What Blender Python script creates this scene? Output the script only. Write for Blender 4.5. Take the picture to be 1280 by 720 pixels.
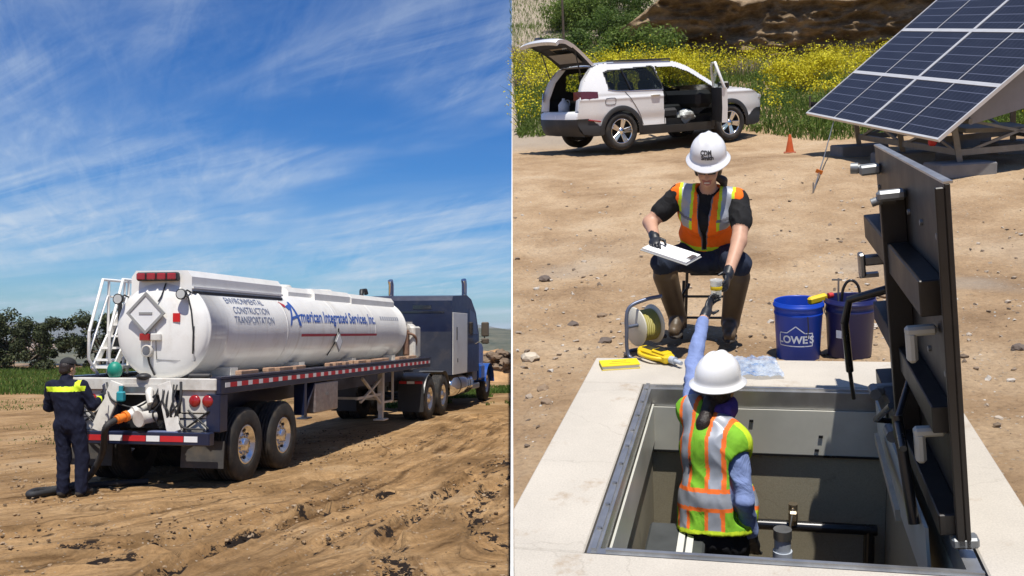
import bpy, bmesh, math, random
import numpy as np
from mathutils import Vector, Matrix

for o in list(bpy.data.objects):
    bpy.data.objects.remove(o)
SC = bpy.context.scene
COL = SC.collection
random.seed(7)
RNG = np.random.default_rng(11)
PI = math.pi

# ------------------------------------------------------------------ camera
CAM_H = 2.1
PITCH = math.atan(55 / 1200)
cam_d = bpy.data.cameras.new('camera')
cam_d.sensor_width = 36.0
cam_d.lens = 33.75
cam_d.clip_start = 0.05
cam_d.clip_end = 20000
cam = bpy.data.objects.new('camera', cam_d)
COL.objects.link(cam)
cam.location = (0, 0, CAM_H)
cam.rotation_euler = (PI / 2 + PITCH, 0, 0)
SC.camera = cam

# ------------------------------------------------------------------ light
SUN = Vector((0.012, -0.44, 0.90)).normalized()      # towards the sun
SUN_EL = math.asin(SUN.z)
SUN_AZ = math.atan2(SUN.x, SUN.y)
sd = bpy.data.lights.new('sun', 'SUN')
sd.energy = 5.0
sd.angle = math.radians(0.53)
sd.color = (1.0, 0.95, 0.87)
sun = bpy.data.objects.new('sun', sd)
COL.objects.link(sun)
sun.rotation_euler = (-SUN).to_track_quat('-Z', 'Y').to_euler()
sun.location = (0, 0, 50)

W = bpy.data.worlds.new('World')
SC.world = W
W.use_nodes = True
nt = W.node_tree
nt.nodes.clear()
def wn(t, **k):
    n = nt.nodes.new(t)
    for a, b in k.items():
        setattr(n, a, b)
    return n
def wl(a, b):
    nt.links.new(a, b)
def wmath(op, a, b=None, clamp=False):
    n = wn('ShaderNodeMath', operation=op)
    n.use_clamp = clamp
    for i, v in enumerate((a, b)):
        if v is None:
            continue
        if isinstance(v, (int, float)):
            n.inputs[i].default_value = v
        else:
            wl(v, n.inputs[i])
    return n.outputs[0]
sky = wn('ShaderNodeTexSky', sky_type='NISHITA')
sky.sun_disc = False
sky.sun_elevation = SUN_EL
sky.sun_rotation = SUN_AZ
sky.altitude = 200
sky.air_density = 1.0
sky.dust_density = 0.25
sky.ozone_density = 2.0
hs = wn('ShaderNodeHueSaturation')
hs.inputs['Saturation'].default_value = 1.30
hs.inputs['Value'].default_value = 1.0
wl(sky.outputs[0], hs.inputs['Color'])
tint = wn('ShaderNodeMix', data_type='RGBA', blend_type='MULTIPLY')
tint.inputs[0].default_value = 1.0
wl(hs.outputs[0], tint.inputs[6])
tint.inputs[7].default_value = (0.40, 0.70, 1.06, 1)
tc = wn('ShaderNodeTexCoord')
sep = wn('ShaderNodeSeparateXYZ')
wl(tc.outputs['Generated'], sep.inputs[0])
zc = wmath('MAXIMUM', wmath('ADD', sep.outputs[2], 0.10), 0.02)   # curved cloud sheet
cx = wmath('DIVIDE', sep.outputs[0], zc)
cy = wmath('DIVIDE', sep.outputs[1], zc)
comb = wn('ShaderNodeCombineXYZ')
wl(cx, comb.inputs[0]); wl(cy, comb.inputs[1])
def cloud(rot, sx, sy, scale, detail, rough, lo, hi, dist, loc=(0, 0, 0)):
    # streaks run along the compass angle rot (measured from +X) on the cloud sheet
    m1 = wn('ShaderNodeMapping')
    m1.inputs['Rotation'].default_value = (0, 0, -rot)
    wl(comb.outputs[0], m1.inputs[0])
    mp = wn('ShaderNodeMapping')
    mp.inputs['Scale'].default_value = (sx, sy, 1)
    mp.inputs['Location'].default_value = loc
    wl(m1.outputs[0], mp.inputs[0])
    nz = wn('ShaderNodeTexNoise')
    nz.inputs['Scale'].default_value = scale
    nz.inputs['Detail'].default_value = detail
    nz.inputs['Roughness'].default_value = rough
    nz.inputs['Distortion'].default_value = dist
    wl(mp.outputs[0], nz.inputs['Vector'])
    mr = wn('ShaderNodeMapRange')
    mr.interpolation_type = 'SMOOTHSTEP'
    mr.inputs['From Min'].default_value = lo
    mr.inputs['From Max'].default_value = hi
    wl(nz.outputs['Fac'], mr.inputs['Value'])
    return mr.outputs[0]
c_big = cloud(2.3, 0.45, 0.75, 1.0, 4.0, 0.55, 0.38, 0.64, 0.4, (3.4, 1.2, 0))
c_str = cloud(2.45, 0.55, 2.2, 1.2, 10.0, 0.64, 0.34, 0.76, 1.0, (1.3, 0.2, 0))
c_fin = cloud(1.95, 0.9, 4.6, 1.6, 8.0, 0.68, 0.34, 0.80, 0.8, (0.4, 5.2, 0))
c_low = cloud(2.9, 0.35, 1.3, 0.8, 6.0, 0.58, 0.36, 0.70, 0.5, (8.0, 2.0, 0))
lowm = wn('ShaderNodeMapRange'); lowm.inputs['From Min'].default_value = 0.20; lowm.inputs['From Max'].default_value = 0.02
wl(sep.outputs[2], lowm.inputs['Value'])
cl = wmath('MULTIPLY', c_big, wmath('ADD', wmath('MULTIPLY', c_str, 0.85), wmath('MULTIPLY', c_fin, 0.50)))
cl = wmath('ADD', wmath('MULTIPLY', cl, 0.66), wmath('MULTIPLY', wmath('MULTIPLY', c_low, lowm.outputs[0]), 0.45), clamp=True)
mixc = wn('ShaderNodeMix', data_type='RGBA')
wl(cl, mixc.inputs[0])
wl(tint.outputs[2], mixc.inputs[6])
mixc.inputs[7].default_value = (6.2, 7.2, 8.4, 1)
bg = wn('ShaderNodeBackground')
bg.inputs['Strength'].default_value = 0.085
wl(mixc.outputs[2], bg.inputs[0])
wo = wn('ShaderNodeOutputWorld')
wl(bg.outputs[0], wo.inputs[0])

SC.view_settings.view_transform = 'Standard'
SC.view_settings.look = 'None'
SC.view_settings.exposure = 0.20
SC.view_settings.gamma = 1.0
SC.view_settings.use_curve_mapping = False
SC.render.engine = 'CYCLES'
SC.cycles.use_denoising = True
SC.cycles.max_bounces = 6
SC.cycles.diffuse_bounces = 3
SC.cycles.glossy_bounces = 3
SC.cycles.transmission_bounces = 5
SC.cycles.transparent_max_bounces = 8
SC.cycles.caustics_reflective = False
SC.cycles.caustics_refractive = False

# ------------------------------------------------------------------ frames
# The vault yard lies on a hillside that rises away from the camera. MR maps the
# yard's own frame (X right, Y uphill, Z out of the slope) into the world.
H_R = 1.7
_f = Vector((0, math.cos(PITCH), math.sin(PITCH)))
_u = Vector((0, -math.sin(PITCH), math.cos(PITCH)))
_r = Vector((1, 0, 0))
_th = math.atan(320 / 1200)
_de = math.atan(255 / 1200)
_pf = _f * math.cos(_th) + _r * math.sin(_th)
XR = _r * math.cos(_th) - _f * math.sin(_th)
YR = _pf * math.cos(_de) + _u * math.sin(_de)
ZR = -_pf * math.sin(_de) + _u * math.cos(_de)
ORG_R = Vector((0, 0, CAM_H)) - ZR * H_R
MR = Matrix(((XR.x, YR.x, ZR.x, ORG_R.x), (XR.y, YR.y, ZR.y, ORG_R.y), (XR.z, YR.z, ZR.z, ORG_R.z), (0, 0, 0, 1)))
# the truck stands level; MT maps trailer frame (u forward, v right, z up) -> world
_a = math.radians(10.6)
AX = Vector((math.sin(_a), math.cos(_a), 0))
AR = Vector((math.cos(_a), -math.sin(_a), 0))
TO = Vector((-4.82, 13.81, 0))
MT = Matrix(((AX.x, AR.x, 0, TO.x), (AX.y, AR.y, 0, TO.y), (0, 0, 1, 0), (0, 0, 0, 1)))
# mirrored handedness (u fwd, v right, z up): use X=u, Y=-v internally
MT = Matrix(((AX.x, -AR.x, 0, TO.x), (AX.y, -AR.y, 0, TO.y), (0, 0, 1, 0), (0, 0, 0, 1)))

# ------------------------------------------------------------------ materials
def new_mat(name):
    m = bpy.data.materials.new(name)
    m.use_nodes = True
    t = m.node_tree
    p = t.nodes.get('Principled BSDF')
    return m, t, p
def N(t, ty, **k):
    n = t.nodes.new(ty)
    for a, b in k.items():
        setattr(n, a, b)
    return n
def noise_node(t, scale, detail=4, rough=0.6, coord='Object', scl=(1, 1, 1), dist=0.0):
    c = N(t, 'ShaderNodeTexCoord')
    mp = N(t, 'ShaderNodeMapping')
    mp.inputs['Scale'].default_value = scl
    t.links.new(c.outputs[coord], mp.inputs[0])
    n = N(t, 'ShaderNodeTexNoise')
    n.inputs['Scale'].default_value = scale
    n.inputs['Detail'].default_value = detail
    n.inputs['Roughness'].default_value = rough
    n.inputs['Distortion'].default_value = dist
    t.links.new(mp.outputs[0], n.inputs['Vector'])
    return n
def ramp(t, src, stops):
    r = N(t, 'ShaderNodeValToRGB')
    e = r.color_ramp.elements
    while len(e) > 1:
        e.remove(e[-1])
    for i, (p, c) in enumerate(stops):
        if i == 0:
            e[0].position = p
            el = e[0]
        else:
            el = e.new(p)
        el.color = (c[0], c[1], c[2], 1)
    t.links.new(src, r.inputs[0])
    return r
def mixrgb(t, fac, a, b, blend='MIX'):
    m = N(t, 'ShaderNodeMix', data_type='RGBA', blend_type=blend)
    for i, v in ((0, fac), (6, a), (7, b)):
        if isinstance(v, (int, float)):
            m.inputs[i].default_value = v
        elif isinstance(v, tuple):
            m.inputs[i].default_value = (v[0], v[1], v[2], 1)
        else:
            t.links.new(v, m.inputs[i])
    return m.outputs[2]
def bump(t, p, src, strength, dist=0.01):
    b = N(t, 'ShaderNodeBump')
    b.inputs['Strength'].default_value = strength
    b.inputs['Distance'].default_value = dist
    t.links.new(src, b.inputs['Height'])
    t.links.new(b.outputs[0], p.inputs['Normal'])
    return b
def scal(c, k):
    return (c[0] * k, c[1] * k, c[2] * k)
MATS = {}
def mat(name, col, rough=0.5, metal=0.0, var=0.12, vs=6.0, dirt=0.0, dirtcol=(0.23, 0.165, 0.10), ds=2.5,
        bs=0.0, bscale=60.0, coat=0.0, spec=0.5, emit=None, sheen=0.0):
    if name in MATS:
        return MATS[name]
    m, t, p = new_mat(name)
    n = noise_node(t, vs, 5, 0.6)
    r = ramp(t, n.outputs['Fac'], [(0.3, scal(col, 1 - var)), (0.7, scal(col, 1 + var))])
    c = r.outputs[0]
    if dirt > 0:
        d = noise_node(t, ds, 8, 0.68)
        f = ramp(t, d.outputs['Fac'], [(0.62 - 0.3 * dirt, (0, 0, 0)), (0.82, (dirt, dirt, dirt))])
        c = mixrgb(t, f.outputs[0], c, dirtcol)
    t.links.new(c, p.inputs['Base Color'])
    rr = ramp(t, n.outputs['Fac'], [(0.2, (max(rough - 0.08, 0.02),) * 3), (0.8, (min(rough + 0.08, 1),) * 3)])
    t.links.new(rr.outputs[0], p.inputs['Roughness'])
    p.inputs['Metallic'].default_value = metal
    p.inputs['Specular IOR Level'].default_value = spec
    p.inputs['Coat Weight'].default_value = coat
    p.inputs['Coat Roughness'].default_value = 0.08
    if sheen:
        p.inputs['Sheen Weight'].default_value = sheen
    if bs > 0:
        b = noise_node(t, bscale, 4, 0.6)
        bump(t, p, b.outputs['Fac'], bs)
    MATS[name] = m
    return m

# ------------------------------------------------------------------ mesh builder
def rotm(rx=0, ry=0, rz=0):
    return (Matrix.Rotation(rz, 3, 'Z') @ Matrix.Rotation(ry, 3, 'Y') @ Matrix.Rotation(rx, 3, 'X'))
def frame_to(d):
    d = Vector(d).normalized()
    up = Vector((0, 0, 1)) if abs(d.z) < 0.98 else Vector((1, 0, 0))
    x = up.cross(d).normalized()
    y = d.cross(x)
    return x, y, d
class MB:
    def __init__(self):
        self.v = []; self.f = []; self.m = []; self.s = []
    def add(self, verts, faces, mi=0, smooth=False):
        b = len(self.v)
        self.v.extend([tuple(q) for q in verts])
        for f in faces:
            self.f.append(tuple(i + b for i in f)); self.m.append(mi); self.s.append(smooth)
        return self
    def box(self, c, s, R=None, ch=0.0, mi=0):
        hx, hy, hz = s[0] / 2, s[1] / 2, s[2] / 2
        c = Vector(c)
        ch = min(ch, 0.45 * min(s))
        if ch <= 0:
            vs = [Vector((x * hx, y * hy, z * hz)) for x in (-1, 1) for y in (-1, 1) for z in (-1, 1)]
            fs = [(0, 1, 3, 2), (4, 6, 7, 5), (0, 4, 5, 1), (2, 3, 7, 6), (0, 2, 6, 4), (1, 5, 7, 3)]
        else:
            vs = []; idx = {}
            for x in (-1, 1):
                for y in (-1, 1):
                    for z in (-1, 1):
                        for k in range(3):
                            q = [x * hx, y * hy, z * hz]
                            for j in range(3):
                                if j != k:
                                    q[j] -= (x, y, z)[j] * ch
                            idx[(x, y, z, k)] = len(vs); vs.append(Vector(q))
            fs = []
            for k in range(3):
                i, j = [(1, 2), (2, 0), (0, 1)][k]
                for sg in (-1, 1):
                    loop = []
                    for a, b in ((-1, -1), (1, -1), (1, 1), (-1, 1)):
                        q = [0, 0, 0]; q[k] = sg; q[i] = a; q[j] = b
                        loop.append(idx[(q[0], q[1], q[2], k)])
                    fs.append(tuple(loop) if sg > 0 else tuple(loop[::-1]))
            for k in range(3):
                i, j = [(1, 2), (2, 0), (0, 1)][k]
                for a in (-1, 1):
                    for b in (-1, 1):
                        l = []
                        for sg in (-1, 1):
                            q = [0, 0, 0]; q[k] = sg; q[i] = a; q[j] = b
                            l.append((idx[(*q, i)], idx[(*q, j)]))
                        fs.append((l[0][0], l[0][1], l[1][1], l[1][0]))
            for x in (-1, 1):
                for y in (-1, 1):
                    for z in (-1, 1):
                        fs.append(tuple(idx[(x, y, z, k)] for k in range(3)))
            # orient outward
            o2 = []
            for f in fs:
                p = [vs[i] for i in f]
                n = (p[1] - p[0]).cross(p[2] - p[0])
                ctr = sum(p, Vector()) / len(p)
                o2.append(f if n.dot(ctr) > 0 else f[::-1])
            fs = o2
        if R is not None:
            vs = [R @ q for q in vs]
        return self.add([q + c for q in vs], fs, mi)
    def beam(self, p0, p1, w, h, ch=0.0, mi=0, up=(0, 0, 1)):
        p0, p1 = Vector(p0), Vector(p1)
        d = (p1 - p0); L = d.length; d = d / L
        up = Vector(up)
        if abs(d.dot(up)) > 0.98:
            up = Vector((1, 0, 0))
        x = d.cross(up).normalized(); z = x.cross(d)
        R = Matrix((x, d, z)).transposed()
        return self.box((p0 + p1) / 2, (w, L, h), R, ch, mi)
    def cyl(self, p0, p1, r0, r1=None, n=14, caps=True, mi=0, smooth=True):
        r1 = r0 if r1 is None else r1
        p0, p1 = Vector(p0), Vector(p1)
        x, y, d = frame_to(p1 - p0)
        vs = []
        for p, r in ((p0, r0), (p1, r1)):
            for i in range(n):
                a = 2 * PI * i / n
                vs.append(p + x * (r * math.cos(a)) + y * (r * math.sin(a)))
        fs = [(i, (i + 1) % n, n + (i + 1) % n, n + i) for i in range(n)]
        self.add(vs, fs, mi, smooth)
        if caps:
            self.add(vs[:n], [tuple(range(n))[::-1]], mi)
            self.add(vs[n:], [tuple(range(n))], mi)
        return self
    def tube(self, pts, r, n=8, mi=0, caps=True, smooth=True):
        pts = [Vector(p) for p in pts]
        rs = r if isinstance(r, (list, tuple)) else [r] * len(pts)
        vs = []; prev = None
        for i, p in enumerate(pts):
            t = (pts[min(i + 1, len(pts) - 1)] - pts[max(i - 1, 0)]).normalized()
            if prev is None:
                x, y, _ = frame_to(t)
            else:
                x = (prev - t * prev.dot(t)).normalized(); y = t.cross(x)
            prev = x
            for k in range(n):
                a = 2 * PI * k / n
                vs.append(p + x * (rs[i] * math.cos(a)) + y * (rs[i] * math.sin(a)))
        fs = []
        for i in range(len(pts) - 1):
            for k in range(n):
                k2 = (k + 1) % n
                fs.append((i * n + k, i * n + k2, (i + 1) * n + k2, (i + 1) * n + k))
        self.add(vs, fs, mi, smooth)
        if caps:
            self.add(vs[:n], [tuple(range(n))[::-1]], mi)
            self.add(vs[-n:], [tuple(range(n))], mi)
        return self
    def lathe(self, prof, origin=(0, 0, 0), axis=(0, 0, 1), n=24, mi=0, smooth=True, a0=0.0, a1=2 * PI, sx=1.0, sy=1.0, mis=None):
        o = Vector(origin); x, y, d = frame_to(axis)
        full = abs(a1 - a0 - 2 * PI) < 1e-6
        cnt = n if full else n + 1
        vs = []
        for r, z in prof:
            for k in range(cnt):
                a = a0 + (a1 - a0) * k / n
                vs.append(o + d * z + x * (r * sx * math.cos(a)) + y * (r * sy * math.sin(a)))
        for i in range(len(prof) - 1):
            fs = []
            for k in range(n):
                k2 = (k + 1) % cnt
                fs.append((i * cnt + k, i * cnt + k2, (i + 1) * cnt + k2, (i + 1) * cnt + k))
            b = len(self.v) if i == 0 else b0
            if i == 0:
                b0 = len(self.v)
                self.v.extend([tuple(q) for q in vs])
            for f in fs:
                self.f.append(tuple(q + b0 for q in f)); self.m.append(mis[i] if mis else mi); self.s.append(smooth)
        return self
    def prism(self, poly, h, M=None, mi=0):
        """poly in XY, extruded 0..h along Z, then M"""
        n = len(poly)
        vs = [Vector((p[0], p[1], 0)) for p in poly] + [Vector((p[0], p[1], h)) for p in poly]
        if M is not None:
            vs = [M @ q for q in vs]
        area = sum(poly[i][0] * poly[(i + 1) % n][1] - poly[(i + 1) % n][0] * poly[i][1] for i in range(n))
        fs = [tuple(range(n))[::-1], tuple(range(n, 2 * n))] + [(i, (i + 1) % n, n + (i + 1) % n, n + i) for i in range(n)]
        if area < 0:
            fs = [f[::-1] for f in fs]
        return self.add(vs, fs, mi)
    def ell(self, c, r, R=None, nu=16, nv=10, mi=0, smooth=True, vmin=0.0, vmax=1.0):
        c = Vector(c); vs = []
        for j in range(nv + 1):
            ph = PI * (vmin + (vmax - vmin) * j / nv)
            for i in range(nu):
                a = 2 * PI * i / nu
                q = Vector((r[0] * math.sin(ph) * math.cos(a), r[1] * math.sin(ph) * math.sin(a), r[2] * math.cos(ph)))
                vs.append((R @ q if R is not None else q) + c)
        fs = []
        for j in range(nv):
            for i in range(nu):
                i2 = (i + 1) % nu
                fs.append((j * nu + i, (j + 1) * nu + i, (j + 1) * nu + i2, j * nu + i2))
        return self.add(vs, fs, mi, smooth)
    def mesh(self, name, mats):
        me = bpy.data.meshes.new(name)
        me.from_pydata(self.v, [], self.f)
        for m in (mats if isinstance(mats, (list, tuple)) else [mats]):
            me.materials.append(m)
        me.polygons.foreach_set('material_index', self.m)
        me.polygons.foreach_set('use_smooth', self.s)
        me.update()
        return me
    def build(self, name, mats, parent=None, M=None):
        o = bpy.data.objects.new(name, self.mesh(name, mats))
        COL.objects.link(o)
        if parent is not None:
            o.parent = parent
        if M is not None:
            if parent is not None:
                o.matrix_basis = M
            else:
                o.matrix_world = M
        return o
def _build_sep(self, name, mats, parent=None, tol=0.004):
    """one object for each cluster of touching pieces"""
    nv = len(self.v); par = list(range(nv))
    def fd(i):
        while par[i] != i:
            par[i] = par[par[i]]; i = par[i]
        return i
    for f in self.f:
        r = fd(f[0])
        for i in f[1:]:
            par[fd(i)] = r
    comp = {}
    for fi, f in enumerate(self.f):
        comp.setdefault(fd(f[0]), []).append(fi)
    cl = []
    for k, fs in comp.items():
        pts = [self.v[i] for fi in fs for i in self.f[fi]]
        lo = [min(q[j] for q in pts) - tol for j in range(3)]; hi = [max(q[j] for q in pts) + tol for j in range(3)]
        cl.append([lo, hi, fs])
    ch = True
    while ch:
        ch = False
        for i in range(len(cl)):
            for j in range(i + 1, len(cl)):
                a, b = cl[i], cl[j]
                if all(a[0][q] <= b[1][q] and b[0][q] <= a[1][q] for q in range(3)):
                    cl[i] = [[min(a[0][q], b[0][q]) for q in range(3)], [max(a[1][q], b[1][q]) for q in range(3)], a[2] + b[2]]
                    cl.pop(j); ch = True
                    break
            if ch:
                break
    out = []
    for lo, hi, fs in cl:
        m = MB(); mp = {}
        for fi in fs:
            g = []
            for i in self.f[fi]:
                if i not in mp:
                    mp[i] = len(m.v); m.v.append(self.v[i])
                g.append(mp[i])
            m.f.append(tuple(g)); m.m.append(self.m[fi]); m.s.append(self.s[fi])
        out.append(m.build(name, mats, parent))
    return out
MB.build_sep = _build_sep
def np_mesh(name, V, F, mats, fm=None, smooth=True):
    """fast mesh from numpy quads/tris"""
    V = np.asarray(V, np.float32); F = np.asarray(F, np.int32)
    me = bpy.data.meshes.new(name)
    k = F.shape[1]
    me.vertices.add(len(V)); me.vertices.foreach_set('co', V.ravel())
    me.loops.add(F.size); me.loops.foreach_set('vertex_index', F.ravel())
    me.polygons.add(len(F))
    me.polygons.foreach_set('loop_start', np.arange(0, F.size, k, dtype=np.int32))
    for m in (mats if isinstance(mats, (list, tuple)) else [mats]):
        me.materials.append(m)
    if fm is not None:
        me.polygons.foreach_set('material_index', np.asarray(fm, np.int32))
    me.polygons.foreach_set('use_smooth', np.full(len(F), smooth))
    me.update(calc_edges=True)
    me.validate()
    return me
def link(name, me, parent=None, M=None):
    o = bpy.data.objects.new(name, me)
    COL.objects.link(o)
    if parent is not None:
        o.parent = parent
        if M is not None:
            o.matrix_basis = M
    elif M is not None:
        o.matrix_world = M
    return o
def tag(o, label, cat, group=None, kind=None):
    o['label'] = label; o['category'] = cat
    if group:
        o['group'] = group
    if kind:
        o['kind'] = kind
    return o
def thing(name, label, cat, M=None, group=None):
    o = bpy.data.objects.new(name, None)
    o.empty_display_size = 0.2
    COL.objects.link(o)
    if M is not None:
        o.matrix_world = M
    return tag(o, label, cat, group)
def struct(o):
    o['kind'] = 'structure'
    return o
def T(x, y, z=0, rz=0):
    return Matrix.Translation((x, y, z)) @ Matrix.Rotation(rz, 4, 'Z')

def vnoise(x, y, seed=0):
    """value noise in numpy, range about -1..1"""
    xi = np.floor(x).astype(np.int64); yi = np.floor(y).astype(np.int64)
    fx = x - xi; fy = y - yi
    fx = fx * fx * (3 - 2 * fx); fy = fy * fy * (3 - 2 * fy)
    def h(a, b):
        n = (a * 374761393 + b * 668265263 + seed * 1274126177) & 0xffffffff
        n = ((n ^ (n >> 13)) * 1274126177) & 0xffffffff
        n = (n ^ (n >> 16)) & 0xffff
        return n / 32767.5 - 1.0
    a = h(xi, yi) * (1 - fx) + h(xi + 1, yi) * fx
    b = h(xi, yi + 1) * (1 - fx) + h(xi + 1, yi + 1) * fx
    return a * (1 - fy) + b * fy
def fbm(x, y, oct=4, seed=0, gain=0.5):
    s = 0; a = 1.0; f = 1.0
    for i in range(oct):
        s = s + a * vnoise(x * f, y * f, seed + i * 17)
        a *= gain; f *= 2.03
    return s
def grid_faces(nr, nc):
    i = np.arange((nr - 1) * (nc - 1)); r = i // (nc - 1); c = i % (nc - 1)
    a = r * nc + c
    return np.stack([a, a + 1, a + nc + 1, a + nc], 1)
def sst(a, b, x):
    t = np.clip((x - a) / (b - a), 0, 1)
    return t * t * (3 - 2 * t)

# text -> mesh
FONT_CACHE = {}
def text_mesh(body, size, align='LEFT', shear=0.0, bold=0.0, extrude=0.0):
    c = bpy.data.curves.new('text', 'FONT')
    c.body = body; c.size = size; c.align_x = align; c.shear = shear; c.offset = bold; c.extrude = extrude
    c.resolution_u = 4
    o = bpy.data.objects.new('text_tmp', c)
    COL.objects.link(o)
    dg = bpy.context.evaluated_depsgraph_get()
    me = bpy.data.meshes.new_from_object(o.evaluated_get(dg))
    bpy.data.objects.remove(o)
    return me
def lettering(name, body, size, material, parent, fn, **k):
    """text mesh whose vertices are mapped by fn(x, y) -> point"""
    me = text_mesh(body, size, **k)
    bm = bmesh.new(); bm.from_mesh(me)
    bmesh.ops.triangulate(bm, faces=bm.faces)
    bmesh.ops.subdivide_edges(bm, edges=[e for e in bm.edges if e.calc_length() > size * 0.3], cuts=1)
    for v in bm.verts:
        v.co = fn(v.co.x, v.co.y)
    bm.to_mesh(me); bm.free()
    me.materials.clear(); me.materials.append(material)
    return link(name, me, parent)
# ================================================================== SETTING
def ground_mat(name, cols, stops, scale, peb=0.35, pscale=26.0, fine=90.0, bstr=0.7, dark=None, coord='Object', tracks=False):
    m, t, p = new_mat(name)
    n1 = noise_node(t, scale, 9, 0.66, coord)
    c = ramp(t, n1.outputs['Fac'], list(zip(stops, cols))).outputs[0]
    n2 = noise_node(t, fine, 12, 0.80, coord)
    r2 = ramp(t, n2.outputs['Fac'], [(0.30, (0.48, 0.46, 0.44)), (0.46, (0.92, 0.92, 0.92)), (0.56, (1.05, 1.05, 1.05)), (0.70, (1.35, 1.34, 1.32))])
    c = mixrgb(t, 1.0, c, r2.outputs[0], 'MULTIPLY')
    tcn = N(t, 'ShaderNodeTexCoord')
    vo = N(t, 'ShaderNodeTexVoronoi')
    vo.inputs['Scale'].default_value = pscale
    vo.inputs['Randomness'].default_value = 1.0
    t.links.new(tcn.outputs[coord], vo.inputs['Vector'])
    n3 = noise_node(t, scale * 2.2, 4, 0.6, coord)
    dm = N(t, 'ShaderNodeMath', operation='LESS_THAN')
    t.links.new(vo.outputs['Distance'], dm.inputs[0]); dm.inputs[1].default_value = 0.26
    sepc = N(t, 'ShaderNodeSeparateColor'); t.links.new(vo.outputs['Color'], sepc.inputs[0])
    g = N(t, 'ShaderNodeMath', operation='GREATER_THAN'); t.links.new(sepc.outputs[0], g.inputs[0]); g.inputs[1].default_value = 1 - peb
    g2 = ramp(t, n3.outputs['Fac'], [(0.42, (0.1, 0.1, 0.1)), (0.62, (1, 1, 1))])
    mm = N(t, 'ShaderNodeMath', operation='MULTIPLY'); t.links.new(dm.outputs[0], mm.inputs[0]); t.links.new(g.outputs[0], mm.inputs[1])
    mm2 = N(t, 'ShaderNodeMath', operation='MULTIPLY'); t.links.new(mm.outputs[0], mm2.inputs[0]); t.links.new(g2.outputs[0], mm2.inputs[1])
    pc = ramp(t, sepc.outputs[1], [(0.0, (0.16, 0.12, 0.085)), (0.5, (0.34, 0.28, 0.21)), (1.0, (0.52, 0.46, 0.38))])
    c = mixrgb(t, mm2.outputs[0], c, pc.outputs[0])
    hgt = None
    if tracks:      # wheel-swept streaks that follow the ruts, and dark wet clods whose colour also paints in the ruts' shade
        tv = N(t, 'ShaderNodeAttribute', attribute_name='track')
        tf = N(t, 'ShaderNodeAttribute', attribute_name='track_fade')
        md = N(t, 'ShaderNodeAttribute', attribute_name='mud')
        def tn(sc, detail, rough):
            mp = N(t, 'ShaderNodeMapping'); mp.inputs['Scale'].default_value = sc
            t.links.new(tv.outputs['Vector'], mp.inputs[0])
            q = N(t, 'ShaderNodeTexNoise'); q.inputs['Scale'].default_value = 1.0; q.inputs['Detail'].default_value = detail; q.inputs['Roughness'].default_value = rough
            t.links.new(mp.outputs[0], q.inputs['Vector'])
            return q.outputs['Fac']
        s1 = tn((8.0, 0.32, 1.0), 5, 0.58)
        sr = ramp(t, s1, [(0.33, (0.36, 0.32, 0.28)), (0.44, (0.82, 0.80, 0.78)), (0.54, (1.08, 1.06, 1.04)), (0.68, (1.34, 1.32, 1.28))])
        c = mixrgb(t, tf.outputs['Fac'], c, mixrgb(t, 1.0, c, sr.outputs[0], 'MULTIPLY'))
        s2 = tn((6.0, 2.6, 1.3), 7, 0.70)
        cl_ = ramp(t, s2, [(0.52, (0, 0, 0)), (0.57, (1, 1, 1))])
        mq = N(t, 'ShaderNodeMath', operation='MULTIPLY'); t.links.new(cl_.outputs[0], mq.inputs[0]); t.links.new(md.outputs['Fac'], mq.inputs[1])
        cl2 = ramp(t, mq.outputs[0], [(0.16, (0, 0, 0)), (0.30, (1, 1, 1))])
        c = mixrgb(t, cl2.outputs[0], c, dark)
        def dirn(ang, sc, detail):
            co = N(t, 'ShaderNodeTexCoord'); m1 = N(t, 'ShaderNodeMapping'); m1.inputs['Rotation'].default_value = (0, 0, -ang); t.links.new(co.outputs['Object'], m1.inputs[0])
            m2 = N(t, 'ShaderNodeMapping'); m2.inputs['Scale'].default_value = sc; t.links.new(m1.outputs[0], m2.inputs[0])
            q = N(t, 'ShaderNodeTexNoise'); q.inputs['Scale'].default_value = 1.0; q.inputs['Detail'].default_value = detail; q.inputs['Roughness'].default_value = 0.64; q.inputs['Distortion'].default_value = 0.5
            t.links.new(m2.outputs[0], q.inputs['Vector'])
            return q.outputs['Fac']
        g1 = ramp(t, dirn(1.12, (0.5, 5.5, 1), 8), [(0.32, (0.62, 0.58, 0.54)), (0.48, (1, 1, 1)), (0.66, (1.12, 1.12, 1.12))])
        c = mixrgb(t, 0.8, c, g1.outputs[0], 'MULTIPLY')
        g2 = ramp(t, dirn(0.55, (0.45, 3.5, 1), 7), [(0.34, (0.72, 0.70, 0.68)), (0.52, (1, 1, 1))])
        c = mixrgb(t, 0.7, c, g2.outputs[0], 'MULTIPLY')
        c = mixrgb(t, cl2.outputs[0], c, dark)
        hm = N(t, 'ShaderNodeMath', operation='MULTIPLY'); t.links.new(s1, hm.inputs[0]); t.links.new(tf.outputs['Fac'], hm.inputs[1])
        hgt = hm.outputs[0]
    elif dark:
        at = N(t, 'ShaderNodeAttribute', attribute_name='mud')
        c = mixrgb(t, at.outputs['Fac'], c, dark)
    t.links.new(c, p.inputs['Base Color'])
    p.inputs['Roughness'].default_value = 0.95
    p.inputs['Specular IOR Level'].default_value = 0.15
    ad = N(t, 'ShaderNodeMath', operation='ADD')
    t.links.new(n2.outputs['Fac'], ad.inputs[0])
    ml = N(t, 'ShaderNodeMath', operation='MULTIPLY'); t.links.new(mm2.outputs[0], ml.inputs[0]); ml.inputs[1].default_value = 0.5
    t.links.new(ml.outputs[0], ad.inputs[1])
    src = ad.outputs[0]
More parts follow.
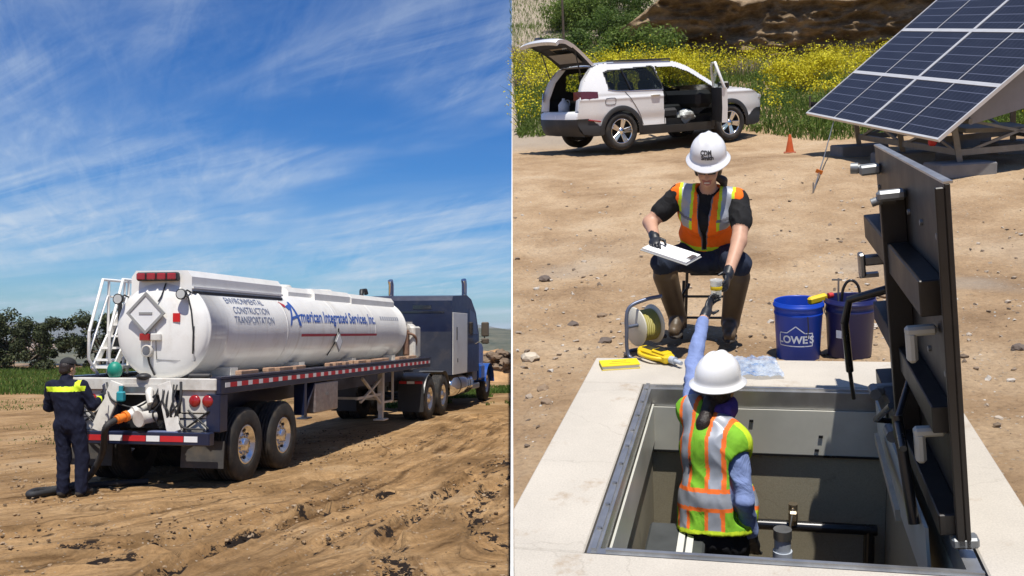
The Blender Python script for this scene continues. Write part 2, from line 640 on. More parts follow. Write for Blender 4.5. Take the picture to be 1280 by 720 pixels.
    if hgt is not None:
        a2 = N(t, 'ShaderNodeMath', operation='MULTIPLY_ADD'); t.links.new(hgt, a2.inputs[0]); a2.inputs[1].default_value = 2.6; t.links.new(src, a2.inputs[2])
        src = a2.outputs[0]
    bump(t, p, src, bstr, 0.02)
    return m

# ---- left: level yard of tan earth with wheel ruts, one sheet to the horizon
def spaced(a, b, step, grow, lim):
    out = [a]; s = step
    while out[-1] < lim:
        out.append(out[-1] + s); s *= grow
    return out
ys = list(np.arange(5.5, 7.6, 0.08)) + list(np.arange(7.6, 16, 0.036)) + list(np.arange(16, 27, 0.06)) + spaced(27, 0, 0.08, 1.05, 7000)
xs_l = [-q for q in spaced(15.0, 0, 0.15, 1.16, 7000)][::-1]
xs_r = spaced(0.05, 0, 0.1, 1.35, 7000)
xs = xs_l + list(np.arange(-14.9, 0.01, 0.055)) + xs_r
xs = np.array(sorted(set(np.round(xs, 4)))); ys = np.array([-400, -60, -8, 0, 3] + list(ys))
GX, GY = np.meshgrid(xs, ys)
def rut_dist(px, py, pts):
    """signed distance to a polyline and length along it"""
    d = np.full(px.shape, 1e9); sg = np.ones(px.shape); al = np.zeros(px.shape); run = 0.0
    for (x0, y0), (x1, y1) in zip(pts[:-1], pts[1:]):
        dx, dy = x1 - x0, y1 - y0
        t = np.clip(((px - x0) * dx + (py - y0) * dy) / (dx * dx + dy * dy), 0, 1)
        q = np.hypot(px - x0 - t * dx, py - y0 - t * dy)
        L = math.hypot(dx, dy)
        m = q < d
        d = np.where(m, q, d); al = np.where(m, run + t * L, al)
        sg = np.where(m, np.sign((px - x0) * dy - (py - y0) * dx), sg)
        run += L
    return d, sg, al
def arc(pts, n=14):
    """smooth curve through control points (Catmull-Rom)"""
    P = [Vector((*p, 0)) if len(p) == 2 else Vector(p) for p in pts]
    P = [P[0] * 2 - P[1]] + P + [P[-1] * 2 - P[-2]]
    out = []
    for i in range(1, len(P) - 2):
        for k in range(n):
            t = k / n
            a, b, c, d = P[i - 1], P[i], P[i + 1], P[i + 2]
            out.append(0.5 * ((2 * b) + (c - a) * t + (2 * a - 5 * b + 4 * c - d) * t * t + (3 * b - a - 3 * c + d) * t ** 3))
    out.append(P[-2])
    return out
RUTS = [  # control points, half width, depth, dark tint (damp soil and painted rut shade)
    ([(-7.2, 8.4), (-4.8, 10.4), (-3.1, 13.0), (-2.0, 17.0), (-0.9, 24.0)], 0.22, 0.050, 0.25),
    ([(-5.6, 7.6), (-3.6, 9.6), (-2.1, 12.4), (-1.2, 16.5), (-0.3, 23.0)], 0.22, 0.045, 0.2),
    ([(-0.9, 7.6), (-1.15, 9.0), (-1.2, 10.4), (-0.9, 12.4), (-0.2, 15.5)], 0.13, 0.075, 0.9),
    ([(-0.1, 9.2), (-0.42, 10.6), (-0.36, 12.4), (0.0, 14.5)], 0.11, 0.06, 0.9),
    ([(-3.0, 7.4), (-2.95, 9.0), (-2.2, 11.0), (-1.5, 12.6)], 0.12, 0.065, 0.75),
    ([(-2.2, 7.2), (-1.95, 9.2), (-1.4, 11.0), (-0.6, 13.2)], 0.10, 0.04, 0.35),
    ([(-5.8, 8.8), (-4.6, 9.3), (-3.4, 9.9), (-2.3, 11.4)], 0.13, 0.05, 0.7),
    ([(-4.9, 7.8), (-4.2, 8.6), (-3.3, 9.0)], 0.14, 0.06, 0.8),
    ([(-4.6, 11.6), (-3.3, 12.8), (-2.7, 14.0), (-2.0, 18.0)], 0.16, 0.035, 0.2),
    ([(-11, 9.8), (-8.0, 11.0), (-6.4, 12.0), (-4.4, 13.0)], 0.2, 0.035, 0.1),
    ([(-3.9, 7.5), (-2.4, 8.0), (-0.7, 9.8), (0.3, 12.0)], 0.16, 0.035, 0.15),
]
core = (GX > -16) & (GX < 0.4) & (GY > 5) & (GY < 34)
cxv, cyv = GX[core], GY[core]
wob = 0.06 * fbm(cxv * 1.3, cyv * 1.3, 3, 5)
zc_ = 0.03 * fbm(cxv * 0.35, cyv * 0.35, 3, 9) + 0.012 * fbm(cxv * 1.7, cyv * 1.7, 4, 3) + 0.010 * np.abs(fbm(cxv * 6, cyv * 6, 3, 8))
mud_shade_v = np.zeros(cxv.shape); bestd = np.full(cxv.shape, 1e9); secd = np.full(cxv.shape, 1e9); trk = np.zeros((len(cxv), 3)); seen = []
for pts, hw, dep, mud in RUTS:
    cur = [(q.x, q.y) for q in arc(pts)]
    d, sg_, al_ = rut_dist(cxv + wob, cyv + wob * 0.7, cur)
    nearer = d / (1 + 3 * hw) < bestd
    secd = np.where(nearer, bestd, np.minimum(secd, d / (1 + 3 * hw)))
    bestd = np.where(nearer, d / (1 + 3 * hw), bestd)
    for q_, val_ in ((0, d * sg_), (1, al_), (2, 0 * d + 3.7 * len(seen))):
        trk[:, q_] = np.where(nearer, val_, trk[:, q_])
    seen.append(1)
    brk = sst(-0.35, 0.25, fbm(cxv * 0.8, cyv * 0.8, 2, 31))
    inner = np.exp(-(d / hw) ** 4)
    rim = np.exp(-((d - hw * 1.5) / (hw * 0.45)) ** 2)
    zc_ += (-1.4 * dep * inner + dep * 0.9 * rim * (0.6 + 0.6 * vnoise(cxv * 5, cyv * 5, 4))) * (0.35 + 0.65 * brk)
    tread = 0.5 + 0.5 * np.sin((cxv * 0.6 + cyv) * 2 * PI / 0.16)
    zc_ += 0.014 * inner * tread
    mud_shade_v = np.maximum(mud_shade_v, mud * np.exp(-(d / (hw * 1.15)) ** 2))  # darkens rut floors: damp soil plus shade put into the colour
zc_ += 0.03 * mud_shade_v * np.abs(fbm(cxv * 9, cyv * 9, 3, 6))
tinf = np.exp(-(bestd / 0.62) ** 2) * sst(0.015, 0.10, secd - bestd)
fade = sst(-16, -14.5, cxv) * sst(34, 27, cyv)
GZ = np.zeros(GX.shape); MUD = np.zeros(GX.shape)
GZ[core] = zc_ * fade
MUD[core] = np.clip(mud_shade_v * fade, 0, 1)
far = GY > 60
GZ[far] -= np.minimum(0.085 * np.clip(GY - 60, 0, None), 45)[far]
V = np.stack([GX.ravel(), GY.ravel(), GZ.ravel()], 1)
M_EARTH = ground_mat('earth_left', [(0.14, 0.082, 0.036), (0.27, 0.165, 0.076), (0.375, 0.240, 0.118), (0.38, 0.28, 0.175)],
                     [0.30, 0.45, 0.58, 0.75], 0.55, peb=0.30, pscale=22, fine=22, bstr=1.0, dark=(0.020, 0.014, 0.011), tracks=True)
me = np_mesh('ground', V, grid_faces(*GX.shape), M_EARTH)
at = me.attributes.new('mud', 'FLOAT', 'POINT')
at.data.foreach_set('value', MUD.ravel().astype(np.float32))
TR_ = np.zeros(GX.shape + (3,)); TR_[..., 0] = 9; TR_[core] = trk
TI_ = np.zeros(GX.shape); TI_[core] = tinf * fade
at = me.attributes.new('track', 'FLOAT_VECTOR', 'POINT'); at.data.foreach_set('vector', TR_.ravel().astype(np.float32))
at = me.attributes.new('track_fade', 'FLOAT', 'POINT'); at.data.foreach_set('value', TI_.ravel().astype(np.float32))
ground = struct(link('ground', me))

# ---- right: the sloping yard around the vault, cut off at the divider wall
VX0, VX1, VY0, VY1 = -0.92, 0.90, 2.5, 5.72       # hole under the slab
def hill_z(X, Y):
    base = 0.49 * sst(7.5, 17.0, Y)
    base = base + 0.11 * np.clip(Y - 19.0, 0, 4)
    back = np.clip(Y - 21.5, 0, None)
    side = sst(4, -7, X)
    rise = (0.055 + 0.035 * side) * back + 0.16 * np.clip(Y - 38, 0, None)
    base = base + rise + 0.3 * fbm(X * 0.14, Y * 0.14, 3, 51) * sst(22, 28, Y)
    und = 0.035 * fbm(X * 0.5, Y * 0.5, 3, 61) + 0.012 * fbm(X * 2.4, Y * 2.4, 3, 62)
    near = sst(0.05, 0.5, np.maximum(np.maximum(VX0 - 0.05 - X, X - VX1 - 0.05), np.maximum(VY0 - 0.1 - Y, Y - VY1 - 0.1)))
    small = 0.020 * np.abs(fbm(X * 7, Y * 7, 4, 63)) * sst(-0.4, 0.5, fbm(X * 0.8, Y * 0.8, 2, 65)) + 0.008 * fbm(X * 22, Y * 22, 2, 64)
    return base + und * (0.25 + 0.75 * near) * sst(1, 3, Y) + small - 0.045
rows = list(np.arange(0.4, 2.6, 0.12)) + list(np.arange(2.6, 9.0, 0.032)) + spaced(9.0, 0, 0.045, 1.012, 28) + spaced(28.4, 0, 0.35, 1.04, 72)
rows = np.array(rows)
NC = 330
uu = np.linspace(0, 1, NC) ** 1.35
XMAX = 3.2 + 1.05 * rows
XB = np.zeros(len(rows))
zb = np.zeros(len(rows))
for _ in range(4):
    XB = (0.006 - YR.x * rows - ZR.x * (zb - H_R) - 0.0) / XR.x
    zb = hill_z(XB, rows)
HX = XB[:, None] + (XMAX - XB)[:, None] * uu[None, :]
HY = np.repeat(rows[:, None], NC, 1)
HZ = hill_z(HX, HY)
V = np.stack([HX.ravel(), HY.ravel(), HZ.ravel()], 1)
F = grid_faces(len(rows), NC)
ctr = V[F].mean(1)
keep = ~((ctr[:, 0] > VX0) & (ctr[:, 0] < VX1) & (ctr[:, 1] > VY0) & (ctr[:, 1] < VY1))
F = F[keep]
# gravel patches
grav = sst(0.05, 0.5, fbm(HX * 0.55 + 3, HY * 0.55, 3, 71)) * sst(11, 6.5, HY) + 0.9 * sst(18.5, 20.0, HY) * sst(-2.6, -4.2, HX)
M_YARD = ground_mat('earth_right', [(0.245, 0.158, 0.088), (0.375, 0.255, 0.148), (0.47, 0.34, 0.212), (0.50, 0.395, 0.275)],
                    [0.30, 0.46, 0.60, 0.78], 0.9, peb=0.5, pscale=30, fine=30, bstr=1.0, dark=(0.33, 0.29, 0.24))
me = np_mesh('hillside', V, F, M_YARD)
at = me.attributes.new('mud', 'FLOAT', 'POINT')
at.data.foreach_set('value', np.clip(grav * 0.8, 0, 1).ravel().astype(np.float32))
hillside = struct(link('hillside', me, M=MR))

def hz(x, y):
    return float(hill_z(np.array([float(x)]), np.array([float(y)]))[0])
def on_hill(x, y, dz=0.0, rz=0.0):
    return MR @ T(x, y, hz(x, y) + dz, rz)

# ---- thin white divider between the two joined scenes, along the hillside's cut edge
edge = np.stack([XB, rows, zb], 1)
ew = np.array([list((MR @ Vector(q))[:]) for q in edge])
mb = MB()
TW = 0.011
top = [(y, z + 0.012) for _, y, z in ew]
vv = []
for y, z in top:
    vv += [(-TW / 2, y, z), (TW / 2, y, z), (-TW / 2, y, -0.1), (TW / 2, y, -0.1)]
ff = []
for i in range(len(top) - 1):
    a, b = 4 * i, 4 * i + 4
    ff += [(a, a + 1, b + 1, b), (a, b, b + 2, a + 2), (a + 1, a + 3, b + 3, b + 1)]
ff += [(0, 2, 3, 1)]
mb.add(vv, ff)
wall = mb.build('divider_wall', mat('wall_white', (0.78, 0.78, 0.76), 0.7, var=0.05, vs=2))
tag(wall, 'thin white divider wall between the truck yard and the dirt slope', 'wall')
# ================================================================== TANK TRAILER
def P(u, v, z):
    return Vector((u, -v, z))
WHT = mat('truck_white', (0.80, 0.785, 0.74), 0.33, var=0.04, vs=3, dirt=0.38, ds=2.2, dirtcol=(0.42, 0.34, 0.25), coat=0.3)
WHD = mat('frame_white_dirty', (0.62, 0.60, 0.55), 0.5, var=0.10, vs=6, dirt=0.65, ds=3.5)
NAVY = mat('navy_paint', (0.008, 0.013, 0.040), 0.35, var=0.15, vs=5, dirt=0.30, ds=3.0, dirtcol=(0.10, 0.08, 0.06), coat=0.3)
BLUEP = mat('blue_paint', (0.018, 0.075, 0.33), 0.25, var=0.1, vs=3, dirt=0.15, coat=0.6)
TYRE = mat('tyre_rubber', (0.022, 0.021, 0.020), 0.85, var=0.2, vs=9, dirt=0.45, ds=7, dirtcol=(0.17, 0.125, 0.08), bs=0.3, bscale=40)
ALU = mat('polished_aluminium', (0.78, 0.78, 0.78), 0.18, metal=1.0, var=0.05, dirt=0.12)
STEEL = mat('dull_steel', (0.36, 0.36, 0.36), 0.42, metal=0.9, var=0.15, dirt=0.25)
BLACK = mat('black_metal', (0.018, 0.018, 0.019), 0.5, var=0.25, dirt=0.2, dirtcol=(0.12, 0.09, 0.06))
RUBB = mat('black_rubber', (0.02, 0.02, 0.021), 0.7, var=0.2, dirt=0.25, dirtcol=(0.14, 0.1, 0.07))
REDL = mat('red_lens', (0.30, 0.012, 0.012), 0.2, var=0.1, coat=0.6)
REDT = mat('red_tape', (0.52, 0.018, 0.022), 0.4, var=0.08, dirt=0.1)
WHTT = mat('white_tape', (0.75, 0.75, 0.74), 0.4, var=0.04, dirt=0.12)
REDPAINT = mat('red_lettering', (0.50, 0.03, 0.04), 0.4, var=0.05)
BLUETXT = mat('blue_lettering', (0.03, 0.10, 0.40), 0.4, var=0.05)
GREYTXT = mat('grey_blue_lettering', (0.13, 0.17, 0.30), 0.4, var=0.05)
ORNG = mat('orange_plastic', (0.75, 0.20, 0.02), 0.45, var=0.08, dirt=0.15)
TEAL = mat('green_plastic', (0.01, 0.22, 0.15), 0.45, var=0.1)
CYAN = mat('teal_paint', (0.02, 0.25, 0.30), 0.5, var=0.1)
CHROME = mat('chrome', (0.85, 0.85, 0.86), 0.08, metal=1.0, var=0.03)
GREYP = mat('placard_grey', (0.28, 0.28, 0.27), 0.5, var=0.06)
MUDF = mat('mud_flap', (0.05, 0.047, 0.043), 0.75, var=0.2, dirt=0.4)
TREADP = mat('tread_plate', (0.40, 0.36, 0.34), 0.35, metal=0.7, var=0.25, vs=14, dirt=0.5, dirtcol=(0.24, 0.10, 0.07), ds=6)

trailer = thing('tank_trailer', 'white dusty tank trailer with navy side rails and red-white tape behind a tractor', 'trailer', MT)

def make_wheel_meshes(R, W, rim_r):
    """wheel along local Y axis; +Y is the outer side"""
    t = MB()
    prof = [(rim_r, -W * 0.5), (rim_r + 0.05, -W * 0.5), (R - 0.06, -W * 0.5), (R - 0.018, -W * 0.44), (R, -W * 0.36)]
    # tread grooves
    ng = 4
    for k in range(ng):
        a = -W * 0.36 + W * 0.72 * (k + 0.5) / ng
        prof += [(R, a - 0.012), (R - 0.014, a - 0.008), (R - 0.014, a + 0.008), (R, a + 0.012)]
    prof += [(R, W * 0.36), (R - 0.018, W * 0.44), (R - 0.06, W * 0.5), (rim_r + 0.05, W * 0.5), (rim_r + 0.012, W * 0.49), (rim_r, W * 0.44), (rim_r, -W * 0.5)]
    t.lathe(prof, axis=(0, 1, 0), n=40)
    r = MB()
    r.lathe([(rim_r, W * 0.45), (rim_r - 0.015, W * 0.47), (rim_r - 0.03, W * 0.44), (rim_r - 0.05, W * 0.24), (rim_r - 0.09, W * 0.16), (0.165, W * 0.22),
             (0.15, W * 0.25), (0.095, W * 0.26), (0.09, W * 0.44), (0.075, W * 0.48), (0.0, W * 0.49)], axis=(0, 1, 0), n=32)
    for k in range(10):
        a = 2 * PI * k / 10
        c = Vector((0.135 * math.cos(a), W * 0.26, 0.135 * math.sin(a)))
        r.cyl(c, c + Vector((0, 0.035, 0)), 0.017, n=6)
    for k in range(10):
        a = 2 * PI * (k + 0.5) / 10
        c = Vector((0.205 * math.cos(a), W * 0.195, 0.205 * math.sin(a)))
        r.cyl(c - Vector((0, 0.03, 0)), c + Vector((0, 0.012, 0)), 0.026, n=10, mi=1)
    return t.mesh('tyre', TYRE), r.mesh('rim', [ALU, BLACK])
TYRE_ME, RIM_ME = make_wheel_meshes(0.52, 0.27, 0.275)
WHEEL_MB = MB(); WHEEL_MB.cyl((0, -0.13, 0), (0, 0.1, 0), 0.09, n=12)
HUB_ME = WHEEL_MB.mesh('wheel', BLACK)
def add_wheel(parent, u, v, z, outer):
    """outer = +1: rim faces right, -1 left"""
    M = Matrix.Translation(P(u, v, z)) @ Matrix.Rotation(PI if outer > 0 else 0, 4, 'Z') @ Matrix.Rotation(random.uniform(0, 1), 4, 'Y')
    w = link('wheel', HUB_ME, parent, M)
    link('tyre', TYRE_ME, w); link('rim', RIM_ME, w)
    return w
for u in (0.0, 1.24):
    for s in (1, -1):
        add_wheel(trailer, u, s * 0.98, 0.52, s)
        add_wheel(trailer, u, s * 0.66, 0.52, s)
b = MB()
for u in (0.0, 1.24):
    b.cyl(P(u, -0.95, 0.52), P(u, 0.95, 0.52), 0.07, n=12)
    b.beam(P(u - 0.45, 0.42, 0.72), P(u + 0.45, 0.42, 0.72), 0.08, 0.06)
    b.beam(P(u - 0.45, -0.42, 0.72), P(u + 0.45, -0.42, 0.72), 0.08, 0.06)
    b.cyl(P(u, 0.42, 0.72), P(u, 0.42, 0.98), 0.1, n=12); b.cyl(P(u, -0.42, 0.72), P(u, -0.42, 0.98), 0.1, n=12)
b.build('axle_set', BLACK, trailer)

# tank: elliptical-headed cylinder
TZ, TR = 2.13, 0.70
t = MB()
prof = [(0.0, -0.54)]
for k in range(1, 11):
    a = PI / 2 * k / 10
    prof.append((TR * math.sin(a) ** 0.9, -0.35 - 0.19 * math.cos(a)))
prof += [(TR + 0.012, -0.345), (TR + 0.012, -0.30), (TR, -0.295)]
prof += [(TR, 0.4 + k) for k in range(0, 9)]
prof += [(TR, 8.95), (TR + 0.012, 8.96), (TR + 0.012, 9.0)]
for k in range(1, 11):
    a = PI / 2 * (1 - k / 10)
    prof.append((TR * math.sin(a) ** 0.9, 9.0 + 0.27 * math.cos(a)))
t.lathe(prof, origin=P(0, 0, TZ), axis=(1, 0, 0), n=72)
def tank_mat():
    m, t_, p = new_mat('tank_white')
    n = noise_node(t_, 2.0, 6, 0.6)
    c = ramp(t_, n.outputs['Fac'], [(0.3, (0.76, 0.745, 0.70)), (0.7, (0.84, 0.83, 0.79))]).outputs[0]
    st = noise_node(t_, 1.0, 8, 0.66, scl=(9.0, 2.0, 0.7))          # drip streaks
    sr = ramp(t_, st.outputs['Fac'], [(0.54, (0, 0, 0)), (0.78, (0.55, 0.55, 0.55))])
    c = mixrgb(t_, sr.outputs[0], c, (0.47, 0.39, 0.29))
    gm = noise_node(t_, 0.9, 9, 0.72)                                # grime patches
    gr_ = ramp(t_, gm.outputs['Fac'], [(0.55, (0, 0, 0)), (0.75, (0.4, 0.4, 0.4))])
    c = mixrgb(t_, gr_.outputs[0], c, (0.40, 0.32, 0.23))
    t_.links.new(c, p.inputs['Base Color'])
    p.inputs['Roughness'].default_value = 0.36
    p.inputs['Coat Weight'].default_value = 0.25
    dn = noise_node(t_, 1.6, 3, 0.5)                                 # shallow dents
    bump(t_, p, dn.outputs['Fac'], 0.35, 0.03)
    return m
tank = t.build('tank', tank_mat(), trailer)
b = MB()
for u in (2.3, 4.55, 6.8):
    b.lathe([(TR - 0.01, -0.03), (TR + 0.0025, -0.025), (TR + 0.0025, 0.025), (TR - 0.01, 0.03)], origin=P(u, 0, TZ), axis=(1, 0, 0), n=64)
b.build_sep('weld_band', WHT, tank)
def tank_pt(u, ang, off=0.0):
    """ang 0 = right side level, +90deg = top"""
    return P(u, (TR + off) * math.cos(ang), TZ + (TR + off) * math.sin(ang))
# top fairings
for (u0, u1, z1, hw) in ((-0.42, 2.55, 2.96, 0.46), (3.05, 4.1, 2.89, 0.36), (4.1, 6.0, 2.90, 0.42), (6.0, 8.85, 2.88, 0.44)):
    b = MB()
    sec = [(-hw, 2.60), (-hw, z1 - 0.09), (-hw + 0.07, z1), (hw - 0.07, z1), (hw, z1 - 0.09), (hw, 2.60)]
    M = Matrix(((0, 0, 1, u0), (-1, 0, 0, 0), (0, 1, 0, 0), (0, 0, 0, 1)))
    b.prism([(q[0], q[1]) for q in sec], u1 - u0, M)
    if u0 < 0:
        b.beam(P(u0, hw + 0.015, 2.72), P(u1, hw + 0.015, 2.72), 0.03, 0.03)
    b.build('top_fairing', WHT, trailer)
b = MB()
b.beam(P(-0.40, 0.475, 2.655), P(2.5, 0.475, 2.655), 0.05, 0.03)
b.build('fairing_gutter', BLACK, trailer)
b = MB()
for u in (2.7, 3.4, 5.4):
    b.lathe([(0.25, 0), (0.25, 0.10), (0.22, 0.14), (0, 0.15)], origin=P(u, 0, 2.80), axis=(0, 0, 1), n=20)
b.build_sep('manhole_cover', WHD, trailer)
b = MB()
b.tube([P(7.0, 0.3, 2.86), P(7.0, 0.3, 2.98), P(7.25, 0.3, 3.0), P(7.3, 0.3, 2.93)], 0.05, 10)
b.build('vent_elbow', BLACK, trailer)
# rear head fittings
def rear_pt(v, z, off=0.0):
    rr = math.sqrt(v * v + (z - TZ) ** 2) / TR
    s = min(rr, 0.999) ** (1 / 0.9)
    return P(-0.35 - 0.19 * math.sqrt(max(1 - s * s, 0)) - off, v, z)
b = MB()
b.box(P(-0.475, -0.02, 2.87), (0.10, 0.62, 0.12), ch=0.02)
b.build('light_bar', BLACK, trailer)
b = MB()
for k in range(4):
    b.box(P(-0.535, -0.25 + 0.155 * k, 2.87), (0.03, 0.13, 0.09), ch=0.012)
b.build_sep('brake_light', REDL, trailer)
b = MB()   # placard holder, a diamond frame standing off the head
c = rear_pt(-0.13, 2.36, 0.06); M45 = rotm(PI / 4, 0, 0)
for s in (1, -1):
    b.box(c + M45 @ Vector((0, s * 0.19, 0)), (0.025, 0.035, 0.41), M45)
    b.box(c + M45 @ Vector((0, 0, s * 0.19)), (0.026, 0.41, 0.035), M45)
pl = b.build('placard_frame', GREYP, trailer)
b = MB(); b.box(c + Vector((0.006, 0, 0)), (0.012, 0.36, 0.36), M45)
b.build('placard', WHTT, pl)
b = MB(); b.box(c + Vector((-0.006, 0, 0)), (0.008, 0.20, 0.028))
b.build('placard_bar', GREYP, pl)
b = MB(); q = rear_pt(0.30, 2.30, 0.012); b.box(q, (0.012, 0.105, 0.12)); b.build('red_square', mat('red_square', (0.55, 0.012, 0.012), 0.4, var=0.03), trailer)
for v, z in ((-0.15, 2.03), (0.02, 2.03)):
    b = MB(); q = rear_pt(v, z, 0.03); b.box(q, (0.06, 0.15, 0.10), ch=0.012); b.build('marker_light', REDL if v < 0 else WHD, trailer)
b = MB()
q = rear_pt(-0.12, 1.84, 0.03); b.lathe([(0.085, 0.03), (0.085, -0.02), (0.07, -0.035), (0.06, -0.025), (0, -0.025)], origin=q, axis=(1, 0, 0), n=20)
b.build('round_gauge', WHD, trailer)
b = MB(); q2 = q + Vector((-0.028, 0, 0)); b.cyl(q2, q2 + Vector((-0.006, 0, 0)), 0.055, n=16); b.build('gauge_glass', STEEL, trailer)
for v, z in ((-0.60, 2.56), (0.40, 2.62)):
    b = MB()
    q = rear_pt(v, z, 0.12)
    b.lathe([(0.0, 0.05), (0.05, 0.05), (0.075, -0.02), (0.078, -0.05), (0.065, -0.052), (0.0, -0.045)], origin=q, axis=(1, 0, 0), n=16)
    b.tube([q, q + P(0.08, 0.02, 0.06), q + P(0.16, 0.06, 0.02)], 0.012, 6)
    b.build('work_light', BLACK, trailer)
    b = MB(); b.cyl(q + Vector((-0.046, 0, 0)), q + Vector((-0.056, 0, 0)), 0.062, n=16); b.build('work_light_lens', mat('lamp_glass', (0.5, 0.5, 0.48), 0.15, var=0.05), trailer)
b = MB()   # cables down the head
b.tube([rear_pt(0.42, 2.62, 0.03), rear_pt(0.50, 2.40, 0.03), rear_pt(0.54, 2.1, 0.03), rear_pt(0.52, 1.80, 0.03)], 0.012, 6)
b.tube([rear_pt(-0.12, 1.80, 0.03), rear_pt(-0.10, 1.66, 0.03), rear_pt(-0.06, 1.50, 0.02)], 0.014, 6)
b.tube([rear_pt(0.08, 2.78, 0.02), rear_pt(0.06, 2.6, 0.02), rear_pt(0.02, 2.52, 0.02)], 0.01, 6)
b.build_sep('cable', BLACK, trailer)
b = MB()
for (v0, z0, v1, z1) in ((0.0, 1.72, 0.52, 1.70), (0.52, 1.70, 0.54, 2.18), (0.0, 1.72, 0.0, 2.14)):
    b.tube([rear_pt(v0, z0, 0.004), rear_pt((v0 + v1) / 2, (z0 + z1) / 2, 0.004), rear_pt(v1, z1, 0.004)], 0.007, 6)
b.build_sep('panel_seam', STEEL, trailer)

# lettering on the right side of the tank
def side_map(u0, zmid):
    a0 = math.asin((zmid - TZ) / TR)
    return lambda x, y: tank_pt(u0 + x, a0 + y / TR, 0.006)
for i, (w, u) in enumerate((('ENVIRONMENTAL', 0.34), ('CONSTRUCTION', 0.46), ('TRANSPORTATION', 0.42))):
    lettering('lettering', w, 0.155, GREYTXT, tank, side_map(u + 0.0, 2.52 - 0.145 * i))
lettering('lettering', 'merican Integrated Services, Inc.', 0.30, BLUETXT, tank, side_map(2.86, 2.275), shear=0.3, bold=0.006)
fA = side_map(2.36, 2.25)
b = MB()   # the big A drawn as a star: two strokes, a bar
def stroke(q, mi=0, n=8):
    vs = []
    for j in range(n + 1):
        for i in range(n + 1):
            s_, t_ = i / n, j / n
            x = (q[0][0] * (1 - s_) + q[1][0] * s_) * (1 - t_) + (q[3][0] * (1 - s_) + q[2][0] * s_) * t_
            y = (q[0][1] * (1 - s_) + q[1][1] * s_) * (1 - t_) + (q[3][1] * (1 - s_) + q[2][1] * s_) * t_
            vs.append(fA(x, y))
    b.add(vs, [(j * (n + 1) + i, j * (n + 1) + i + 1, (j + 1) * (n + 1) + i + 1, (j + 1) * (n + 1) + i) for j in range(n) for i in range(n)], mi)
stroke([(0.02, -0.06), (0.10, -0.02), (0.34, 0.38), (0.27, 0.40)])
stroke([(0.27, 0.41), (0.34, 0.40), (0.50, -0.04), (0.40, -0.05)])
stroke([(0.10, 0.10), (0.62, 0.17), (0.44, 0.11), (0.14, 0.055)])
stroke([(0.05, 0.30), (0.30, 0.37), (0.29, 0.31), (0.14, 0.22)])
b.build('emblem', BLUETXT, tank)
b = MB()
stroke([(-0.12, 0.40), (0.08, 0.33), (0.04, 0.27), (-0.02, 0.29)])
b.build('emblem_tip', REDPAINT, tank)
b = MB()
for k in range(12):
    u0, u1 = 2.85 + 4.0 * k / 12, 2.85 + 4.0 * (k + 1) / 12
    a = math.asin((2.045 - TZ) / TR)
    b.add([tank_pt(u0, a - 0.032, 0.005), tank_pt(u1, a - 0.032, 0.005), tank_pt(u1, a + 0.032, 0.005), tank_pt(u0, a + 0.032, 0.005)], [(0, 1, 2, 3)])
b.build('red_stripe', REDPAINT, tank)
b = MB()  # unreadable small print: rows of short strokes
for k in range(9):
    u0 = 7.2 + 0.15 * k
    a = math.asin((2.40 - TZ) / TR)
    b.add([tank_pt(u0, a - 0.06, 0.005), tank_pt(u0 + 0.09, a - 0.06, 0.005), tank_pt(u0 + 0.10, a + 0.05, 0.005), tank_pt(u0 + 0.012, a + 0.06, 0.005)], [(0, 1, 2, 3)])
b.build_sep('small_print', mat('grey_print', (0.32, 0.34, 0.40), 0.5, var=0.1), tank)
# side placard
c = tank_pt(4.55, -0.28, 0.05)
b = MB()
Mp = rotm(PI / 4 , 0, 0)
for d in (0, 1):
    pass
ud = Vector((1, 0, 0)); zd = Vector((0, 0.0, 1))
def diamond(bm_, cc, s, th, mi=0):
    nn = Vector((0, -1, 0))
    vs = [cc + ud * s, cc + zd * s, cc - ud * s, cc - zd * s]
    vs = vs + [q + nn * th for q in vs]
    bm_.add(vs, [(0, 1, 2, 3), (7, 6, 5, 4), (0, 4, 5, 1), (1, 5, 6, 2), (2, 6, 7, 3), (3, 7, 4, 0)], mi)
diamond(b, c, 0.20, 0.012)
pf = b.build('placard_frame', GREYP, trailer)
b = MB(); diamond(b, c + Vector((0, -0.013, 0)), 0.155, 0.006); b.build('placard', WHTT, pf)
b = MB(); b.tube([tank_pt(4.55, 0.05, 0.02), tank_pt(4.53, -0.08, 0.03)], 0.015, 6)
b.beam(tank_pt(4.52, -0.25, 0.01), tank_pt(4.45, -0.72, 0.01), 0.07, 0.02); b.build('placard_bracket', BLACK, pf)

# chassis: side rails, deck, cross members
b = MB()
for s in (1, -1):
    b.box(P(4.35, s * 1.10, 1.37), (10.4, 0.07, 0.20), ch=0.01)
    b.box(P(4.35, s * 1.06, 1.485), (10.4, 0.16, 0.03))
b.build('side_rail', NAVY, trailer)
b = MB()
for s in (1, -1):
    b.box(P(4.3, s * 0.45, 1.12), (10.2, 0.12, 0.30))
for k in range(14):
    b.box(P(-0.5 + k * 0.72, 0, 1.30), (0.08, 2.1, 0.10))
b.build('chassis_beam', NAVY, trailer)
b = MB()
b.box(P(4.35, 0, 1.42), (10.36, 2.1, 0.05))
b.build('deck', WHD, trailer)
b = MB()
for u in (0.5, 3.0, 5.6, 8.2):
    b.box(P(u, 0.0, 1.50), (0.22, 1.3, 0.16))
b.build_sep('tank_saddle', WHD, trailer)
b = MB()   # dusty clutter on the deck edge beside the tank
for k in range(18):
    u = random.uniform(0.0, 9.2)
    b.box(P(u, random.uniform(0.80, 0.98), 1.52), (random.uniform(0.15, 0.7), 0.10, 0.06), rotm(0, 0, random.uniform(-0.05, 0.05)), ch=0.01)
